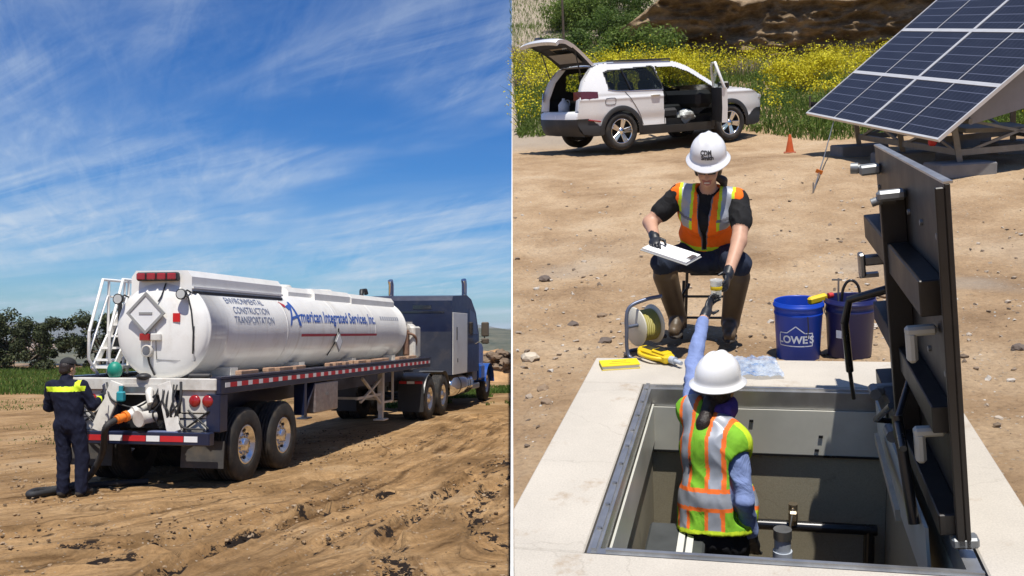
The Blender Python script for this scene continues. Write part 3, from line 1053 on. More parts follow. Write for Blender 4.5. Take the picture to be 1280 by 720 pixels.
b.build_sep('deck_clutter', mat('rusty_dirt', (0.36, 0.22, 0.14), 0.8, var=0.3, vs=8, dirt=0.4), trailer)
for s in (1, -1):
    me_r = MB(); me_r.box((0, 0, 0), (0.20, 0.006, 0.062)); me_r = me_r.mesh('reflector_tape', REDT)
    me_w = MB(); me_w.box((0, 0, 0), (0.13, 0.006, 0.062)); me_w = me_w.mesh('reflector_tape', WHTT)
    u = -0.72; k = 0
    while u < 9.45:
        L = 0.20 if k % 2 else 0.13
        link('reflector_tape', me_r if k % 2 else me_w, trailer, Matrix.Translation(P(u + L / 2, s * 1.1385, 1.39)))
        u += L + 0.003; k += 1
# navy wheel box panels
b = MB()
for s in (1, -1):
    b.box(P(-0.74, s * 1.03, 1.02), (0.22, 0.20, 0.50), ch=0.01)
    b.box(P(2.02, s * 1.04, 1.02), (0.10, 0.18, 0.52))
    b.beam(P(2.05, s * 1.04, 0.80), P(2.45, s * 1.04, 1.26), 0.16, 0.04)
b.build_sep('wheel_guard', NAVY, trailer)
for s in (1, -1):
    b = MB()
    b.box(P(2.95, s * 0.98, 1.00), (1.05, 0.30, 0.50), ch=0.02)
    bx = b.build('tool_box', TREADP, trailer)
    b = MB(); b.box(P(2.95, s * 1.135, 1.05), (0.10, 0.02, 0.05)); b.build('latch', STEEL, bx)
# landing gear
for s in (1, -1):
    b = MB()
    b.box(P(6.7, s * 0.85, 0.85), (0.12, 0.12, 0.80), ch=0.01)
    b.box(P(6.7, s * 0.85, 0.42), (0.09, 0.09, 0.30))
    b.box(P(6.7, s * 0.85, 0.27), (0.30, 0.24, 0.035), ch=0.01)
    b.beam(P(6.7, s * 0.85, 0.36), P(6.62, s * 0.85, 0.28), 0.06, 0.06)
    b.beam(P(5.2, s * 0.85, 0.80), P(6.7, s * 0.85, 0.80), 0.05, 0.05)
    b.beam(P(5.5, s * 0.86, 1.18), P(6.65, s * 0.86, 0.62), 0.045, 0.045)
    b.beam(P(5.4, s * 0.86, 0.72), P(6.65, s * 0.86, 1.12), 0.045, 0.045)
    b.beam(P(6.75, s * 0.88, 0.62), P(7.4, s * 0.88, 0.62), 0.04, 0.04)
    b.beam(P(7.4, s * 0.88, 0.62), P(7.4, s * 0.88, 1.25), 0.04, 0.04)
    b.build('landing_leg', WHD, trailer)
b = MB(); b.beam(P(6.7, -0.85, 0.7), P(6.7, 0.85, 0.7), 0.05, 0.05); b.build('landing_brace', WHD, trailer)
# rear frame
b = MB()
b.box(P(-0.82, 0, 1.40), (0.10, 2.16, 0.16), ch=0.01)
for s in (1, -1):
    b.box(P(-0.80, s * 0.80, 1.17), (0.06, 0.50, 0.30), ch=0.01)
    b.box(P(-0.80, s * 0.80, 0.98), (0.08, 0.55, 0.05))
    b.box(P(-0.80, s * 0.80, 0.86), (0.05, 0.52, 0.16))
b.box(P(-0.86, -0.02, 1.33), (0.06, 0.80, 0.14))
b.build('rear_frame', WHD, trailer)
b = MB(); b.box(P(-0.893, -0.10, 1.33), (0.01, 0.34, 0.07)); b.build('name_plate', STEEL, trailer)
for s in (1, -1):
    b = MB()
    b.beam(P(-0.92, s * 0.34 + 0.02, 1.42), P(-1.02, s * 0.56 + 0.02, 0.78), 0.20, 0.05, ch=0.008, up=(1, 0, 0))
    b.build('sloping_plate', WHD, trailer)
    for k in (0, 1):
        b = MB()
        q = P(-0.835, s * (0.76 + 0.19 * k), 1.18)
        b.lathe([(0.0, -0.03), (0.06, -0.03), (0.08, -0.015), (0.082, 0.01)], origin=q, axis=(1, 0, 0), n=20)
        b.build('tail_light', REDL, trailer)
# pipework
b = MB()
b.cyl(P(-0.60, 0.12, 1.20), P(-1.06, -0.02, 1.02), 0.065, n=16)
b.cyl(P(-1.02, 0.03, 1.03), P(-1.06, 0.0, 1.02), 0.095, n=16)
b.tube([P(-0.5, 0.05, 1.40), P(-0.8, 0.1, 1.34), P(-0.95, 0.16, 1.30), P(-1.0, 0.22, 1.15)], 0.05, 12)
b.cyl(P(-0.9, 0.20, 0.98), P(-1.12, 0.12, 0.96), 0.085, n=16)
b.cyl(P(-1.10, 0.127, 0.962), P(-1.13, 0.117, 0.958), 0.11, n=16)
b.build('discharge_pipe', WHD, trailer)
b = MB()
b.box(P(-1.0, -0.22, 1.24), (0.10, 0.10, 0.14), ch=0.02); b.cyl(P(-1.0, -0.22, 1.30), P(-1.0, -0.22, 1.38), 0.03)
b.build('valve_box', CYAN, trailer)
b = MB()
for k in range(7):
    v0 = 0.30 + 0.05 * k
    b.tube(arc([P(-0.92, v0, 1.40), P(-1.0, v0 + random.uniform(-.05, .05), 1.2), P(-1.02, v0 + random.uniform(-.12, .12), 1.02), P(-0.94, v0 + random.uniform(-.1, .1), 0.86)], 5), 0.012, 5)
b.tube(arc([P(-0.9, -0.5, 1.42), P(-1.0, -0.35, 1.2), P(-1.0, 0.0, 1.1), P(-0.98, 0.3, 1.28)], 6), 0.014, 5)
b.build_sep('air_line', BLACK, trailer)
b = MB(); b.box(P(-0.96, 0.50, 0.86), (0.08, 0.14, 0.10), ch=0.015); b.build('junction_box', WHTT, trailer)
b = MB(); b.ell(P(-0.86, 0.02, 1.50), (0.1, 0.1, 0.05)); b.box(P(-0.74, 0.78, 1.51), (0.12, 0.3, 0.06), rotm(0, 0, .3), ch=0.02); b.build_sep('loose_strap', BLACK, trailer)
b = MB(); b.ell(P(-0.78, -0.46, 1.58), (0.10, 0.10, 0.12), nu=12, nv=8); b.cyl(P(-0.78, -0.46, 1.46), P(-0.78, -0.46, 1.54), 0.06); b.build('green_cap', TEAL, trailer)
b = MB(); b.box(P(-0.70, 0.05, 1.05), (0.04, 0.95, 0.50)); b.build('cavity_shade', BLACK, trailer)  # black plate that paints in the shade between the sloping plates
b = MB()
for v0, v1 in ((0.62, 0.98), (-0.98, -0.62)):
    b.tube([P(-0.85, v0, 0.80), P(-0.86, v1, 1.05)], 0.014, 6); b.tube([P(-0.85, v0 + 0.05, 1.06), P(-0.87, v1, 0.82)], 0.012, 6)
b.build_sep('brace_rod', BLACK, trailer)
b = MB()
b.tube(arc([P(-0.95, 0.62, 1.44), P(-1.02, 0.66, 1.2), P(-1.0, 0.60, 0.98), P(-1.02, 0.72, 0.84), P(-0.98, 0.98, 0.82)], 6), 0.018, 6)
b.tube(arc([P(-0.92, -0.85, 1.42), P(-1.0, -0.80, 1.2), P(-0.98, -0.6, 0.95), P(-1.0, -0.4, 0.84)], 6), 0.018, 6)
b.build_sep('loose_hose', RUBB, trailer)
# bumper
b = MB()
b.box(P(-1.0, 0, 0.70), (0.14, 2.2, 0.17), ch=0.012)
for s in (1, -1):
    b.box(P(-0.8, s * 0.5, 0.85), (0.3, 0.10, 0.2))
bm_ = b.build('bumper', NAVY, trailer)
vpos = -1.05
for k, (L, mt) in enumerate(((0.22, 0), (0.17, 1), (0.32, 0), (0.20, 1), (0.34, 0), (0.20, 1), (0.34, 0), (0.2, 1))):
    if vpos + L > 1.08:
        L = 1.08 - vpos
    if L < 0.04:
        break
    b = MB(); b.box(P(-1.073, vpos + L / 2, 0.70), (0.006, L - 0.01, 0.075)); b.build('reflector_tape', WHTT if mt else REDT, bm_)
    vpos += L
b = MB(); b.box(P(-0.99, 0.42, 0.705), (0.13, 0.44, 0.18), ch=0.01); b.build('hitch_cover', mat('grey_blue_paint', (0.10, 0.12, 0.22), 0.5, var=0.2, dirt=0.3), bm_)
for s in (1, -1):
    b = MB(); b.box(P(-0.72, s * 0.82, 0.46), (0.02, 0.62, 0.36), rotm(0, 0.06, 0)); b.build('mud_flap', MUDF, trailer)
# ladder with handrails on the left rear corner
b = MB()
for v in (-1.12, -0.80):
    b.tube([P(-0.40, v, 2.10), P(-0.10, v, 2.86), P(0.9, v, 2.86)], 0.022, 8)
    b.tube([P(-0.40, v, 1.78), P(0.02, v, 2.62), P(0.9, v, 2.62)], 0.016, 8)
    b.tube([P(-0.40, v, 2.10), P(-0.40, v, 1.72), P(-0.18, v, 1.50)], 0.022, 8)
    b.tube([P(0.05, v, 2.86), P(0.05, v, 1.5)], 0.02, 8)
    b.tube([P(0.45, v, 2.86), P(0.45, v, 1.5)], 0.018, 8)
    b.beam(P(-0.30, v, 1.56), P(0.42, v, 2.50), 0.03, 0.09)
b.build_sep('handrail', WHT, trailer)
b = MB()
for k in range(5):
    b.box(P(-0.18 + 0.13 * k, -0.96, 1.70 + 0.17 * k), (0.16, 0.34, 0.03))
b.build_sep('ladder_step', WHT, trailer)
b = MB(); b.box(P(0.2, -0.96, 1.60), (0.9, 0.46, 0.04)); b.build('ladder_platform', WHT, trailer)
b = MB(); b.box(P(0.2, -0.92, 1.92), (0.2, 0.3, 0.22), ch=0.02); b.tube([P(0.12, -0.98, 2.0), P(0.12, -0.98, 2.55)], 0.03, 8); b.build('control_box', BLACK, trailer)
# front of the tank: pump housing
b = MB()
b.box(P(9.45, 0.35, 1.86), (0.5, 1.0, 0.75), ch=0.04); b.cyl(P(9.2, 0.55, 2.1), P(9.7, 0.55, 2.1), 0.22, n=18)
b.box(P(9.3, 0.2, 2.32), (0.7, 0.9, 0.05))
b.build('pump_housing', WHD, trailer)
b = MB(); b.box(P(9.15, 0.66, 1.85), (0.25, 0.12, 0.6), ch=0.03); b.tube(arc([P(9.0, .6, 2.1), P(9.2, .85, 2.0), P(9.4, .8, 1.7), P(9.3, .7, 1.6)]), .03, 6); b.build('pump_fitting', mat('rust_brown', (0.20, 0.11, 0.07), 0.7, var=0.3), trailer)

# ================================================================== TRACTOR
tractor = thing('semi_tractor', 'blue semi tractor with navy and white sleeper cab and tall exhaust stacks', 'truck', MT)
for u in (9.62, 10.88):
    for s in (1, -1):
        add_wheel(tractor, u, s * 0.98, 0.52, s)
        add_wheel(tractor, u, s * 0.66, 0.52, s)
for s in (1, -1):
    add_wheel(tractor, 16.35, s * 0.93, 0.52, s)
b = MB()
for s in (1, -1):
    b.box(P(13.0, s * 0.42, 0.88), (8.6, 0.09, 0.28))
for u in (9.62, 10.88, 16.35):
    b.cyl(P(u, -0.95, 0.52), P(u, 0.95, 0.52), 0.07, n=10)
b.lathe([(0.5, 0), (0.5, 0.06), (0.0, 0.07)], origin=P(10.2, 0, 1.12), axis=(0, 0, 1), n=20)
b.build('frame', BLACK, tractor)
for s in (1, -1):
    b = MB()
    for uc in (9.62, 10.88):
        n = 12
        for k in range(n):
            a0 = PI * (0.08 + 0.50 * k / n) if uc > 10 else PI * (0.42 + 0.50 * k / n)
            a1 = PI * (0.08 + 0.50 * (k + 1) / n) if uc > 10 else PI * (0.42 + 0.50 * (k + 1) / n)
            R_ = 0.60
            vs = [P(uc + R_ * math.cos(a0), s * 0.5, .52 + R_ * math.sin(a0)), P(uc + R_ * math.cos(a0), s * 1.13, .52 + R_ * math.sin(a0)),
                  P(uc + R_ * math.cos(a1), s * 1.13, .52 + R_ * math.sin(a1)), P(uc + R_ * math.cos(a1), s * 0.5, .52 + R_ * math.sin(a1))]
            b.add(vs, [(0, 1, 2, 3)], 0, True)
    b.build_sep('wheel_fender', STEEL, tractor)
    b = MB(); b.box(P(8.98, s * 0.82, 0.60), (0.02, 0.62, 0.72)); mf = b.build('mud_flap', RUBB, tractor)
    for k, mt in enumerate((REDT, WHTT, REDT)):
        b = MB(); b.box(P(8.966, s * (0.63 + 0.19 * k), 0.92), (0.006, 0.18, 0.06)); b.build('reflector_tape', mt, mf)
# sleeper + cab
b = MB()
sec = [(11.55, 0.98), (11.55, 2.92), (11.62, 3.04), (13.2, 3.12), (13.75, 3.02), (14.35, 2.66), (14.75, 2.05), (14.75, 0.98)]
Ms = Matrix(((1, 0, 0, 0), (0, 0, 1, -1.16), (0, 1, 0, 0), (0, 0, 0, 1)))
b.prism(sec, 2.32, Ms)
cab = b.build('sleeper_cab', NAVY, tractor)
b = MB()
for s in (1, -1):
    b.box(P(12.40, s * 1.168, 1.80), (1.62, 0.016, 1.62), ch=0.006)
b.build_sep('white_side_panel', WHT, cab)
b = MB(); b.box(P(12.0, 1.18, 2.06), (0.05, 0.02, 0.34)); b.box(P(12.1, 1.178, 1.35), (0.06, .01, .1)); b.build('door_handle', BLACK, cab)
b = MB(); b.box(P(11.543, 0.0, 2.62), (0.012, 1.9, 0.04)); b.box(P(11.543, 0.35, 2.75), (0.012, 0.5, 0.10)); b.build('rear_window_strip', mat('dark_glass', (0.012, 0.014, 0.02), 0.1, var=0.05, coat=0.5), cab)
b = MB(); b.box(P(11.544, 0, 1.55), (0.012, 2.28, 1.12)); b.build('rear_lower_panel', mat('slate_paint', (0.030, 0.034, 0.050), 0.5, var=0.15, dirt=0.4, dirtcol=(0.16, 0.13, 0.1)), cab)
b = MB()
for s in (1, -1):
    b.add([P(13.5, s * 1.166, 2.05), P(14.55, s * 1.166, 2.05), P(14.2, s * 1.166, 2.62), P(13.5, s * 1.166, 2.75)], [(0, 1, 2, 3) if s < 0 else (3, 2, 1, 0)])
b.build_sep('side_window', MATS['dark_glass'], cab)
b = MB()   # hood
sec = [(14.7, 0.75), (14.7, 2.0), (15.3, 1.92), (17.0, 1.72), (17.2, 1.6), (17.2, 0.62), (16.9, 0.62)]
b.prism(sec, 1.5, Matrix(((1, 0, 0, 0), (0, 0, 1, -0.75), (0, 1, 0, 0), (0, 0, 0, 1))))
b.build('hood', BLUEP, tractor)
for s in (1, -1):
    b = MB()
    n = 14; R_ = 0.62
    for k in range(n):
        a0, a1 = PI * (0.02 + 0.93 * k / n), PI * (0.02 + 0.93 * (k + 1) / n)
        for (va, vb) in ((0.62, 1.16),):
            b.add([P(16.35 + R_ * math.cos(a0), s * va, .52 + R_ * math.sin(a0)), P(16.35 + R_ * math.cos(a0), s * vb, .52 + R_ * math.sin(a0)),
                   P(16.35 + R_ * math.cos(a1), s * vb, .52 + R_ * math.sin(a1)), P(16.35 + R_ * math.cos(a1), s * va, .52 + R_ * math.sin(a1))], [(0, 1, 2, 3)], 0, True)
    b.box(P(15.45, s * 0.98, 0.92), (0.62, 0.3, 0.5), ch=0.08)
    b.build('front_fender', BLUEP, tractor)
    b = MB()
    b.lathe([(0, 0), (0.26, 0.0), (0.31, 0.06), (0.31, 1.9), (0.26, 1.96), (0, 1.96)], origin=P(12.0, s * 0.88, 0.68), axis=(1, 0, 0), n=28)
    ft = b.build('fuel_tank', CHROME, tractor)
    b = MB()
    for uu_ in (12.4, 13.5):
        b.lathe([(0.314, 0), (0.318, 0.0), (0.318, 0.07), (0.314, .07)], origin=P(uu_, s * 0.88, 0.68), axis=(1, 0, 0), n=28)
    b.build('tank_strap', BLACK, ft)
    b = MB(); b.box(P(14.5, s * 1.0, 0.55), (1.0, 0.26, 0.16), ch=0.03); b.box(P(14.45, s * 1.0, 0.86), (0.5, 0.24, 0.3), ch=0.03); b.build('cab_step', STEEL, tractor)
    b = MB()
    b.tube([P(13.32, s * 1.06, 1.1), P(13.32, s * 1.06, 3.42), P(13.24, s * 1.06, 3.55)], 0.075, 12)
    st = b.build('exhaust_stack', CHROME, tractor)
    b = MB(); b.cyl(P(13.32, s * 1.06, 1.4), P(13.32, s * 1.06, 2.3), 0.105, n=16); b.build('heat_shield', STEEL, st)
    b = MB()
    b.tube([P(14.3, s * 1.15, 1.75), P(14.5, s * 1.38, 1.90), P(14.5, s * 1.38, 2.35)], 0.018, 6)
    b.box(P(14.5, s * 1.40, 2.18), (0.10, 0.22, 0.42), ch=0.03)
    b.box(P(14.5, s * 1.40, 1.84), (0.10, 0.22, 0.16), ch=0.03)
    b.build('mirror', mat('mirror_housing', (0.10, 0.08, 0.06), 0.4, var=0.1), tractor)
# ================================================================== LEFT BACKGROUND
LEAFS = {}
def leaf_mat(name, c0, c1, trans=0.25):
    if name in LEAFS:
        return LEAFS[name]
    m, t, p = new_mat(name)
    n = noise_node(t, 1.6, 3, 0.6)
    g = N(t, 'ShaderNodeNewGeometry')
    r = ramp(t, g.outputs['Random Per Island'], [(0.0, scal(c0, 0.7)), (0.5, c0), (1.0, c1)])
    r2 = ramp(t, n.outputs['Fac'], [(0.3, (0.75, 0.75, 0.75)), (0.7, (1.2, 1.2, 1.2))])
    c = mixrgb(t, 1.0, r.outputs[0], r2.outputs[0], 'MULTIPLY')
    t.links.new(c, p.inputs['Base Color'])
    p.inputs['Roughness'].default_value = 0.65
    p.inputs['Specular IOR Level'].default_value = 0.25
    tr = N(t, 'ShaderNodeBsdfTranslucent')
    t.links.new(c, tr.inputs[0])
    mx = N(t, 'ShaderNodeMixShader'); mx.inputs[0].default_value = trans
    out = t.nodes.get('Material Output')
    t.links.new(p.outputs[0], mx.inputs[1]); t.links.new(tr.outputs[0], mx.inputs[2]); t.links.new(mx.outputs[0], out.inputs[0])
    LEAFS[name] = m
    return m
BARK = mat('bark', (0.11, 0.085, 0.06), 0.9, var=0.3, vs=10, bs=0.5)
def leaf_cloud(name, centers, radii, n_per, size, material, parent=None, M=None, rng=RNG, flat=0.0, kind=None):
    """many small quads spread through lumpy volumes"""
    C = np.repeat(np.array(centers, float), n_per, 0)
    Rr = np.repeat(np.array(radii, float), n_per, 0)
    n = len(C)
    d = rng.normal(size=(n, 3)); d /= np.linalg.norm(d, axis=1)[:, None]
    rad = rng.random(n) ** 0.45
    Pn = C + d * Rr * rad[:, None]
    nrm = d + rng.normal(size=(n, 3)) * 0.6
    nrm[:, 2] += 0.35
    nrm /= np.linalg.norm(nrm, axis=1)[:, None]
    t = rng.normal(size=(n, 3)); a = np.cross(nrm, t); a /= np.linalg.norm(a, axis=1)[:, None]
    b = np.cross(nrm, a)
    s = size * (0.6 + 0.8 * rng.random(n))[:, None]
    V = np.stack([Pn - a * s, Pn - b * s * 0.5, Pn + a * s, Pn + b * s * 0.5], 1).reshape(-1, 3)
    F = np.arange(4 * n).reshape(-1, 4)
    me = np_mesh(name, V, F, material, smooth=False)
    return link(name, me, parent, M)
def bush_tree(x, y, h, w, label, mt, seed, trunk=True, z=0.0):
    rg = np.random.default_rng(seed)
    root = thing('scrub_tree', label, 'tree', T(x, y, z), 'trees along the grass')
    cs, rs = [], []
    nl = 34
    limbs = MB()
    limbs.tube([(0, 0, 0), (0.1, 0.05, h * 0.25), (0.05, 0.0, h * 0.5)], [0.11, 0.09, 0.05], 8)
    for k in range(nl):
        a = rg.uniform(0, 2 * PI); rr = w * 0.5 * math.sqrt(rg.uniform(0, 1)); zz = h * rg.uniform(0.06, 0.9)
        rr *= math.sqrt(max(0.08, 1 - ((zz / h - 0.45) / 0.60) ** 2))
        cs.append((rr * math.cos(a), rr * math.sin(a), zz))
        q = rg.uniform(0.28, 0.62) * h * 0.26
        rs.append((q * 1.2, q * 1.2, q))
        if k % 3 == 0:
            limbs.tube([(0.05, 0, h * 0.2 + 0.02 * k), (cs[-1][0] * .5, cs[-1][1] * .5, zz * .7), cs[-1]], [0.05, 0.035, 0.015], 5)
    limbs.build('trunk', BARK, root)
    leaf_cloud('crown', cs, rs, 240, 0.085, mt, root, rng=rg)
    return root
LM1 = leaf_mat('scrub_leaf', (0.050, 0.066, 0.026), (0.105, 0.115, 0.045))
LM2 = leaf_mat('scrub_leaf_dark', (0.040, 0.052, 0.020), (0.085, 0.095, 0.036))
kinds = ['low dark scrub tree between taller ones', 'broad olive-green scrub tree with a rounded crown', 'tall dark scrub tree with a ragged top']
rt = random.Random(3)
specs = []
x_ = -37.0
while x_ < -12.5:
    h_ = rt.uniform(2.5, 3.7) * (1.0 if x_ < -17 else 0.85)
    specs.append((x_, 54 + rt.uniform(-1.5, 3), h_, rt.uniform(3.8, 5.0)))
    x_ += rt.uniform(1.5, 2.1)
for i, (x, y, h, w) in enumerate(specs):
    k = 0 if h < 2.9 else (1 if w > 4.3 else 2)
    bush_tree(x, y, h, w, kinds[k] + ' behind the grass strip', LM1 if i % 2 else LM2, 100 + i)

def blades(name, pts, hgt, wid, material, rng, lean=0.35, M=None, flowers=None):
    """one mesh of thin upright blades (3 verts up, folded)"""
    n = len(pts)
    a = rng.uniform(0, 2 * PI, n)
    dirv = np.stack([np.cos(a), np.sin(a), np.zeros(n)], 1)
    h = hgt * (0.5 + 0.8 * rng.random(n)) if np.isscalar(hgt) else hgt
    ln = rng.normal(size=(n, 3)) * lean; ln[:, 2] = 0
    w = wid * (0.6 + 0.8 * rng.random(n))
    p = np.asarray(pts)
    mid = p + ln * h[:, None] * 0.35 + np.array([0, 0, 1.0]) * h[:, None] * 0.55
    top = p + ln * h[:, None] + np.array([0, 0, 1.0]) * h[:, None] * 0.95
    V = np.stack([p - dirv * w[:, None], p + dirv * w[:, None], mid + dirv * w[:, None] * 0.8, top, mid - dirv * w[:, None] * 0.8], 1).reshape(-1, 3)
    b = np.arange(n) * 5
    F3 = np.concatenate([np.stack([b, b + 1, b + 2], 1), np.stack([b, b + 2, b + 4], 1), np.stack([b + 4, b + 2, b + 3], 1)])
    me = np_mesh(name, V, F3, material, smooth=False)
    return link(name, me, M=M)
GRASS = leaf_mat('grass_blade', (0.065, 0.125, 0.018), (0.14, 0.20, 0.035), 0.3)
rg = np.random.default_rng(5)
n = 60000
gx = rg.uniform(-40, -10, n); gy = 30.5 + (rg.random(n) ** 1.4) * 24
edge_ = 31 + 1.8 * fbm(gx * 0.4, gy * 0.2, 3, 4)
k = gy > edge_
gp = np.stack([gx[k], gy[k], np.zeros(k.sum())], 1)
g1 = blades('grass', gp, 0.20, 0.016, GRASS, rg)
tag(g1, 'strip of bright green grass in front of the scrub trees', 'grass', kind='stuff')
n = 26000
gx = rg.uniform(-4.5, -0.05, n); gy = rg.uniform(26.5, 37, n)
k = (gy > 27.3 + 1.6 * fbm(gx * 0.7, gy * 0.5, 3, 14)) & (vnoise(gx * 0.8, gy * 0.8, 3) > -0.55)
gp = np.stack([gx[k], gy[k], np.zeros(k.sum())], 1)
g2 = blades('grass', gp, 0.10, 0.012, GRASS, rg)
tag(g2, 'patch of short green grass under the nose of the semi tractor', 'grass', kind='stuff')
n = 7000
gx = rg.uniform(-16, -6.2, n); gy = rg.uniform(15, 30, n)
k = (vnoise(gx * 0.6, gy * 0.6, 8) > 0.1)
gp = np.stack([gx[k], gy[k], np.zeros(k.sum())], 1)
g3 = blades('grass', gp, 0.06, 0.010, GRASS, rg)
tag(g3, 'sparse thin grass on the shaded earth beyond the worker', 'grass', kind='stuff')

# dirt mound with boulders beyond the tractor
SOIL = mat('mound_soil', (0.38, 0.23, 0.11), 0.95, var=0.25, vs=3, bs=0.6, bscale=12)
ROCK = mat('boulder_rock', (0.17, 0.12, 0.08), 0.9, var=0.3, vs=4, bs=0.8, bscale=9)
xx, yy = np.meshgrid(np.linspace(-3.6, 1.5, 60), np.linspace(-3, 3, 50))
rr = np.sqrt((xx / 3.4) ** 2 + (yy / 2.6) ** 2)
zz = 1.35 * np.clip(1 - rr, 0, 1) ** 0.8 * (1 + 0.25 * fbm(xx, yy, 4, 3)) + 0.05 * fbm(xx * 3, yy * 3, 3, 6) - 0.05
me = np_mesh('dirt_mound', np.stack([xx.ravel(), yy.ravel(), zz.ravel()], 1), grid_faces(50, 60), SOIL)
tag(link('dirt_mound', me, M=T(-1.0, 43.0)), 'heap of tan soil beyond the nose of the semi tractor', 'mound')
def rock_mesh(name, r, seed, material, sub=3, amp=0.35):
    bm = bmesh.new()
    bmesh.ops.create_icosphere(bm, subdivisions=sub, radius=1.0)
    from mathutils import noise as mn
    off = Vector((seed * 3.1, seed * 1.7, seed))
    for v in bm.verts:
        d = v.co.normalized()
        k = 1 + amp * mn.noise(d * 1.3 + off) + amp * 0.45 * mn.noise(d * 3.1 + off)
        v.co = Vector((d.x * r[0], d.y * r[1], d.z * r[2])) * k
    me = bpy.data.meshes.new(name); bm.to_mesh(me); bm.free()
    me.materials.append(material)
    return me
for i, (x, y, z, r) in enumerate(((-0.85, 41.9, 0.95, 0.38), (-0.4, 42.0, 1.05, 0.32), (-1.15, 42.3, 1.0, 0.26), (-0.6, 41.4, 0.55, 0.24), (-0.2, 41.4, 0.75, 0.26))):
    tag(link('boulder', rock_mesh('boulder', (r * 1.2, r, r * 0.7), i + 1, ROCK, 3, 0.75), M=T(x, y, z, i)), 'brown boulder lying on the soil heap beyond the tractor', 'boulder', 'boulders on the soil heap')

# far hills
def ridge(name, y0, x0, x1, base, amp, sc, seed, material, depth):
    nx, ny = 140, 22
    X, Yv = np.meshgrid(np.linspace(x0, x1, nx), np.linspace(0, 1, ny))
    prof = base + amp * fbm(X * sc, X * 0 + 3.3, 5, seed)
    Z = prof * np.sin(np.clip(Yv, 0, 1) * PI / 2) ** 0.8 + amp * 0.25 * fbm(X * sc * 3, Yv * 5, 4, seed + 3) * Yv
    me = np_mesh(name, np.stack([X.ravel(), (y0 + Yv * depth).ravel(), (Z - 42).ravel()], 1), grid_faces(ny, nx), material)
    return struct(link(name, me))
def hill_mat(name, c0, c1, sc):
    m, t, p = new_mat(name)
    n = noise_node(t, sc, 8, 0.7)
    r = ramp(t, n.outputs['Fac'], [(0.35, c0), (0.65, c1)])
    t.links.new(r.outputs[0], p.inputs['Base Color'])
    p.inputs['Roughness'].default_value = 1.0
    p.inputs['Specular IOR Level'].default_value = 0.0
    return m
HM = hill_mat('hill_scrub', (0.035, 0.048, 0.026), (0.15, 0.135, 0.085), 0.02)
ridge('hills', 1350, -700, 700, 52, 7, 0.006, 5, HM, 600)
ridge('hills', 5200, -4500, 600, 80, 40, 0.0011, 12, HM, 900)
# ================================================================== VAULT
MV = MR @ Matrix.Translation((-0.078, 0, 0)) @ Matrix.Rotation(math.radians(1.0), 4, 'Z')      # slab frame
def conc_mat(name, base, stain=(0.27, 0.165, 0.075), st=0.62, seed=0.0, rough=0.85):
    m, t, p = new_mat(name)
    n = noise_node(t, 1.4, 8, 0.65); n.inputs['Vector']
    c = ramp(t, n.outputs['Fac'], [(0.3, scal(base, 0.86)), (0.55, base), (0.75, scal(base, 1.08))]).outputs[0]
    f = noise_node(t, 120, 4, 0.7)
    fr = ramp(t, f.outputs['Fac'], [(0.3, (0.85, 0.85, 0.85)), (0.6, (1.05, 1.05, 1.05))])
    c = mixrgb(t, 1.0, c, fr.outputs[0], 'MULTIPLY')
    s = noise_node(t, 2.6 + seed, 7, 0.7)
    sr = ramp(t, s.outputs['Fac'], [(0.585, (0, 0, 0)), (0.70, (st, st, st))])
    c = mixrgb(t, sr.outputs[0], c, stain)
    # hairline cracks
    cn_ = N(t, 'ShaderNodeTexCoord'); vo = N(t, 'ShaderNodeTexVoronoi'); vo.feature = 'DISTANCE_TO_EDGE'; vo.inputs['Scale'].default_value = 1.1
    wv = noise_node(t, 5, 4, 0.6); ad_ = N(t, 'ShaderNodeVectorMath', operation='ADD'); sc_ = N(t, 'ShaderNodeVectorMath', operation='SCALE'); sc_.inputs['Scale'].default_value = 0.12
    t.links.new(wv.outputs['Color'], sc_.inputs[0]); t.links.new(cn_.outputs['Object'], ad_.inputs[0]); t.links.new(sc_.outputs[0], ad_.inputs[1]); t.links.new(ad_.outputs[0], vo.inputs['Vector'])
    cr = ramp(t, vo.outputs['Distance'], [(0.0, (0.55, 0.53, 0.5)), (0.004, (1, 1, 1))])
    c = mixrgb(t, 0.3, c, cr.outputs[0], 'MULTIPLY')
    t.links.new(c, p.inputs['Base Color'])
    p.inputs['Roughness'].default_value = rough
    bump(t, p, f.outputs['Fac'], 0.25, 0.004)
    return m
CONC = conc_mat('slab_concrete', (0.50, 0.455, 0.385))
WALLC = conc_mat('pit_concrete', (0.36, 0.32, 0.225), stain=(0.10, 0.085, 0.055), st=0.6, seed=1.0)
ALUF = mat('frame_aluminium', (0.50, 0.50, 0.49), 0.38, metal=0.85, var=0.12, dirt=0.35, dirtcol=(0.28, 0.19, 0.11), ds=5)
LIDM = mat('lid_black_brown', (0.012, 0.009, 0.007), 0.48, var=0.35, vs=5, dirt=0.3, dirtcol=(0.06, 0.042, 0.028), ds=4, bs=0.1, bscale=30)
BLK = mat('gloss_black', (0.012, 0.012, 0.013), 0.3, var=0.2, coat=0.2)
vault = thing('concrete_vault', 'open concrete vault with pale slab rim and metal frame set in the dirt', 'vault', MV)
J = 0.006
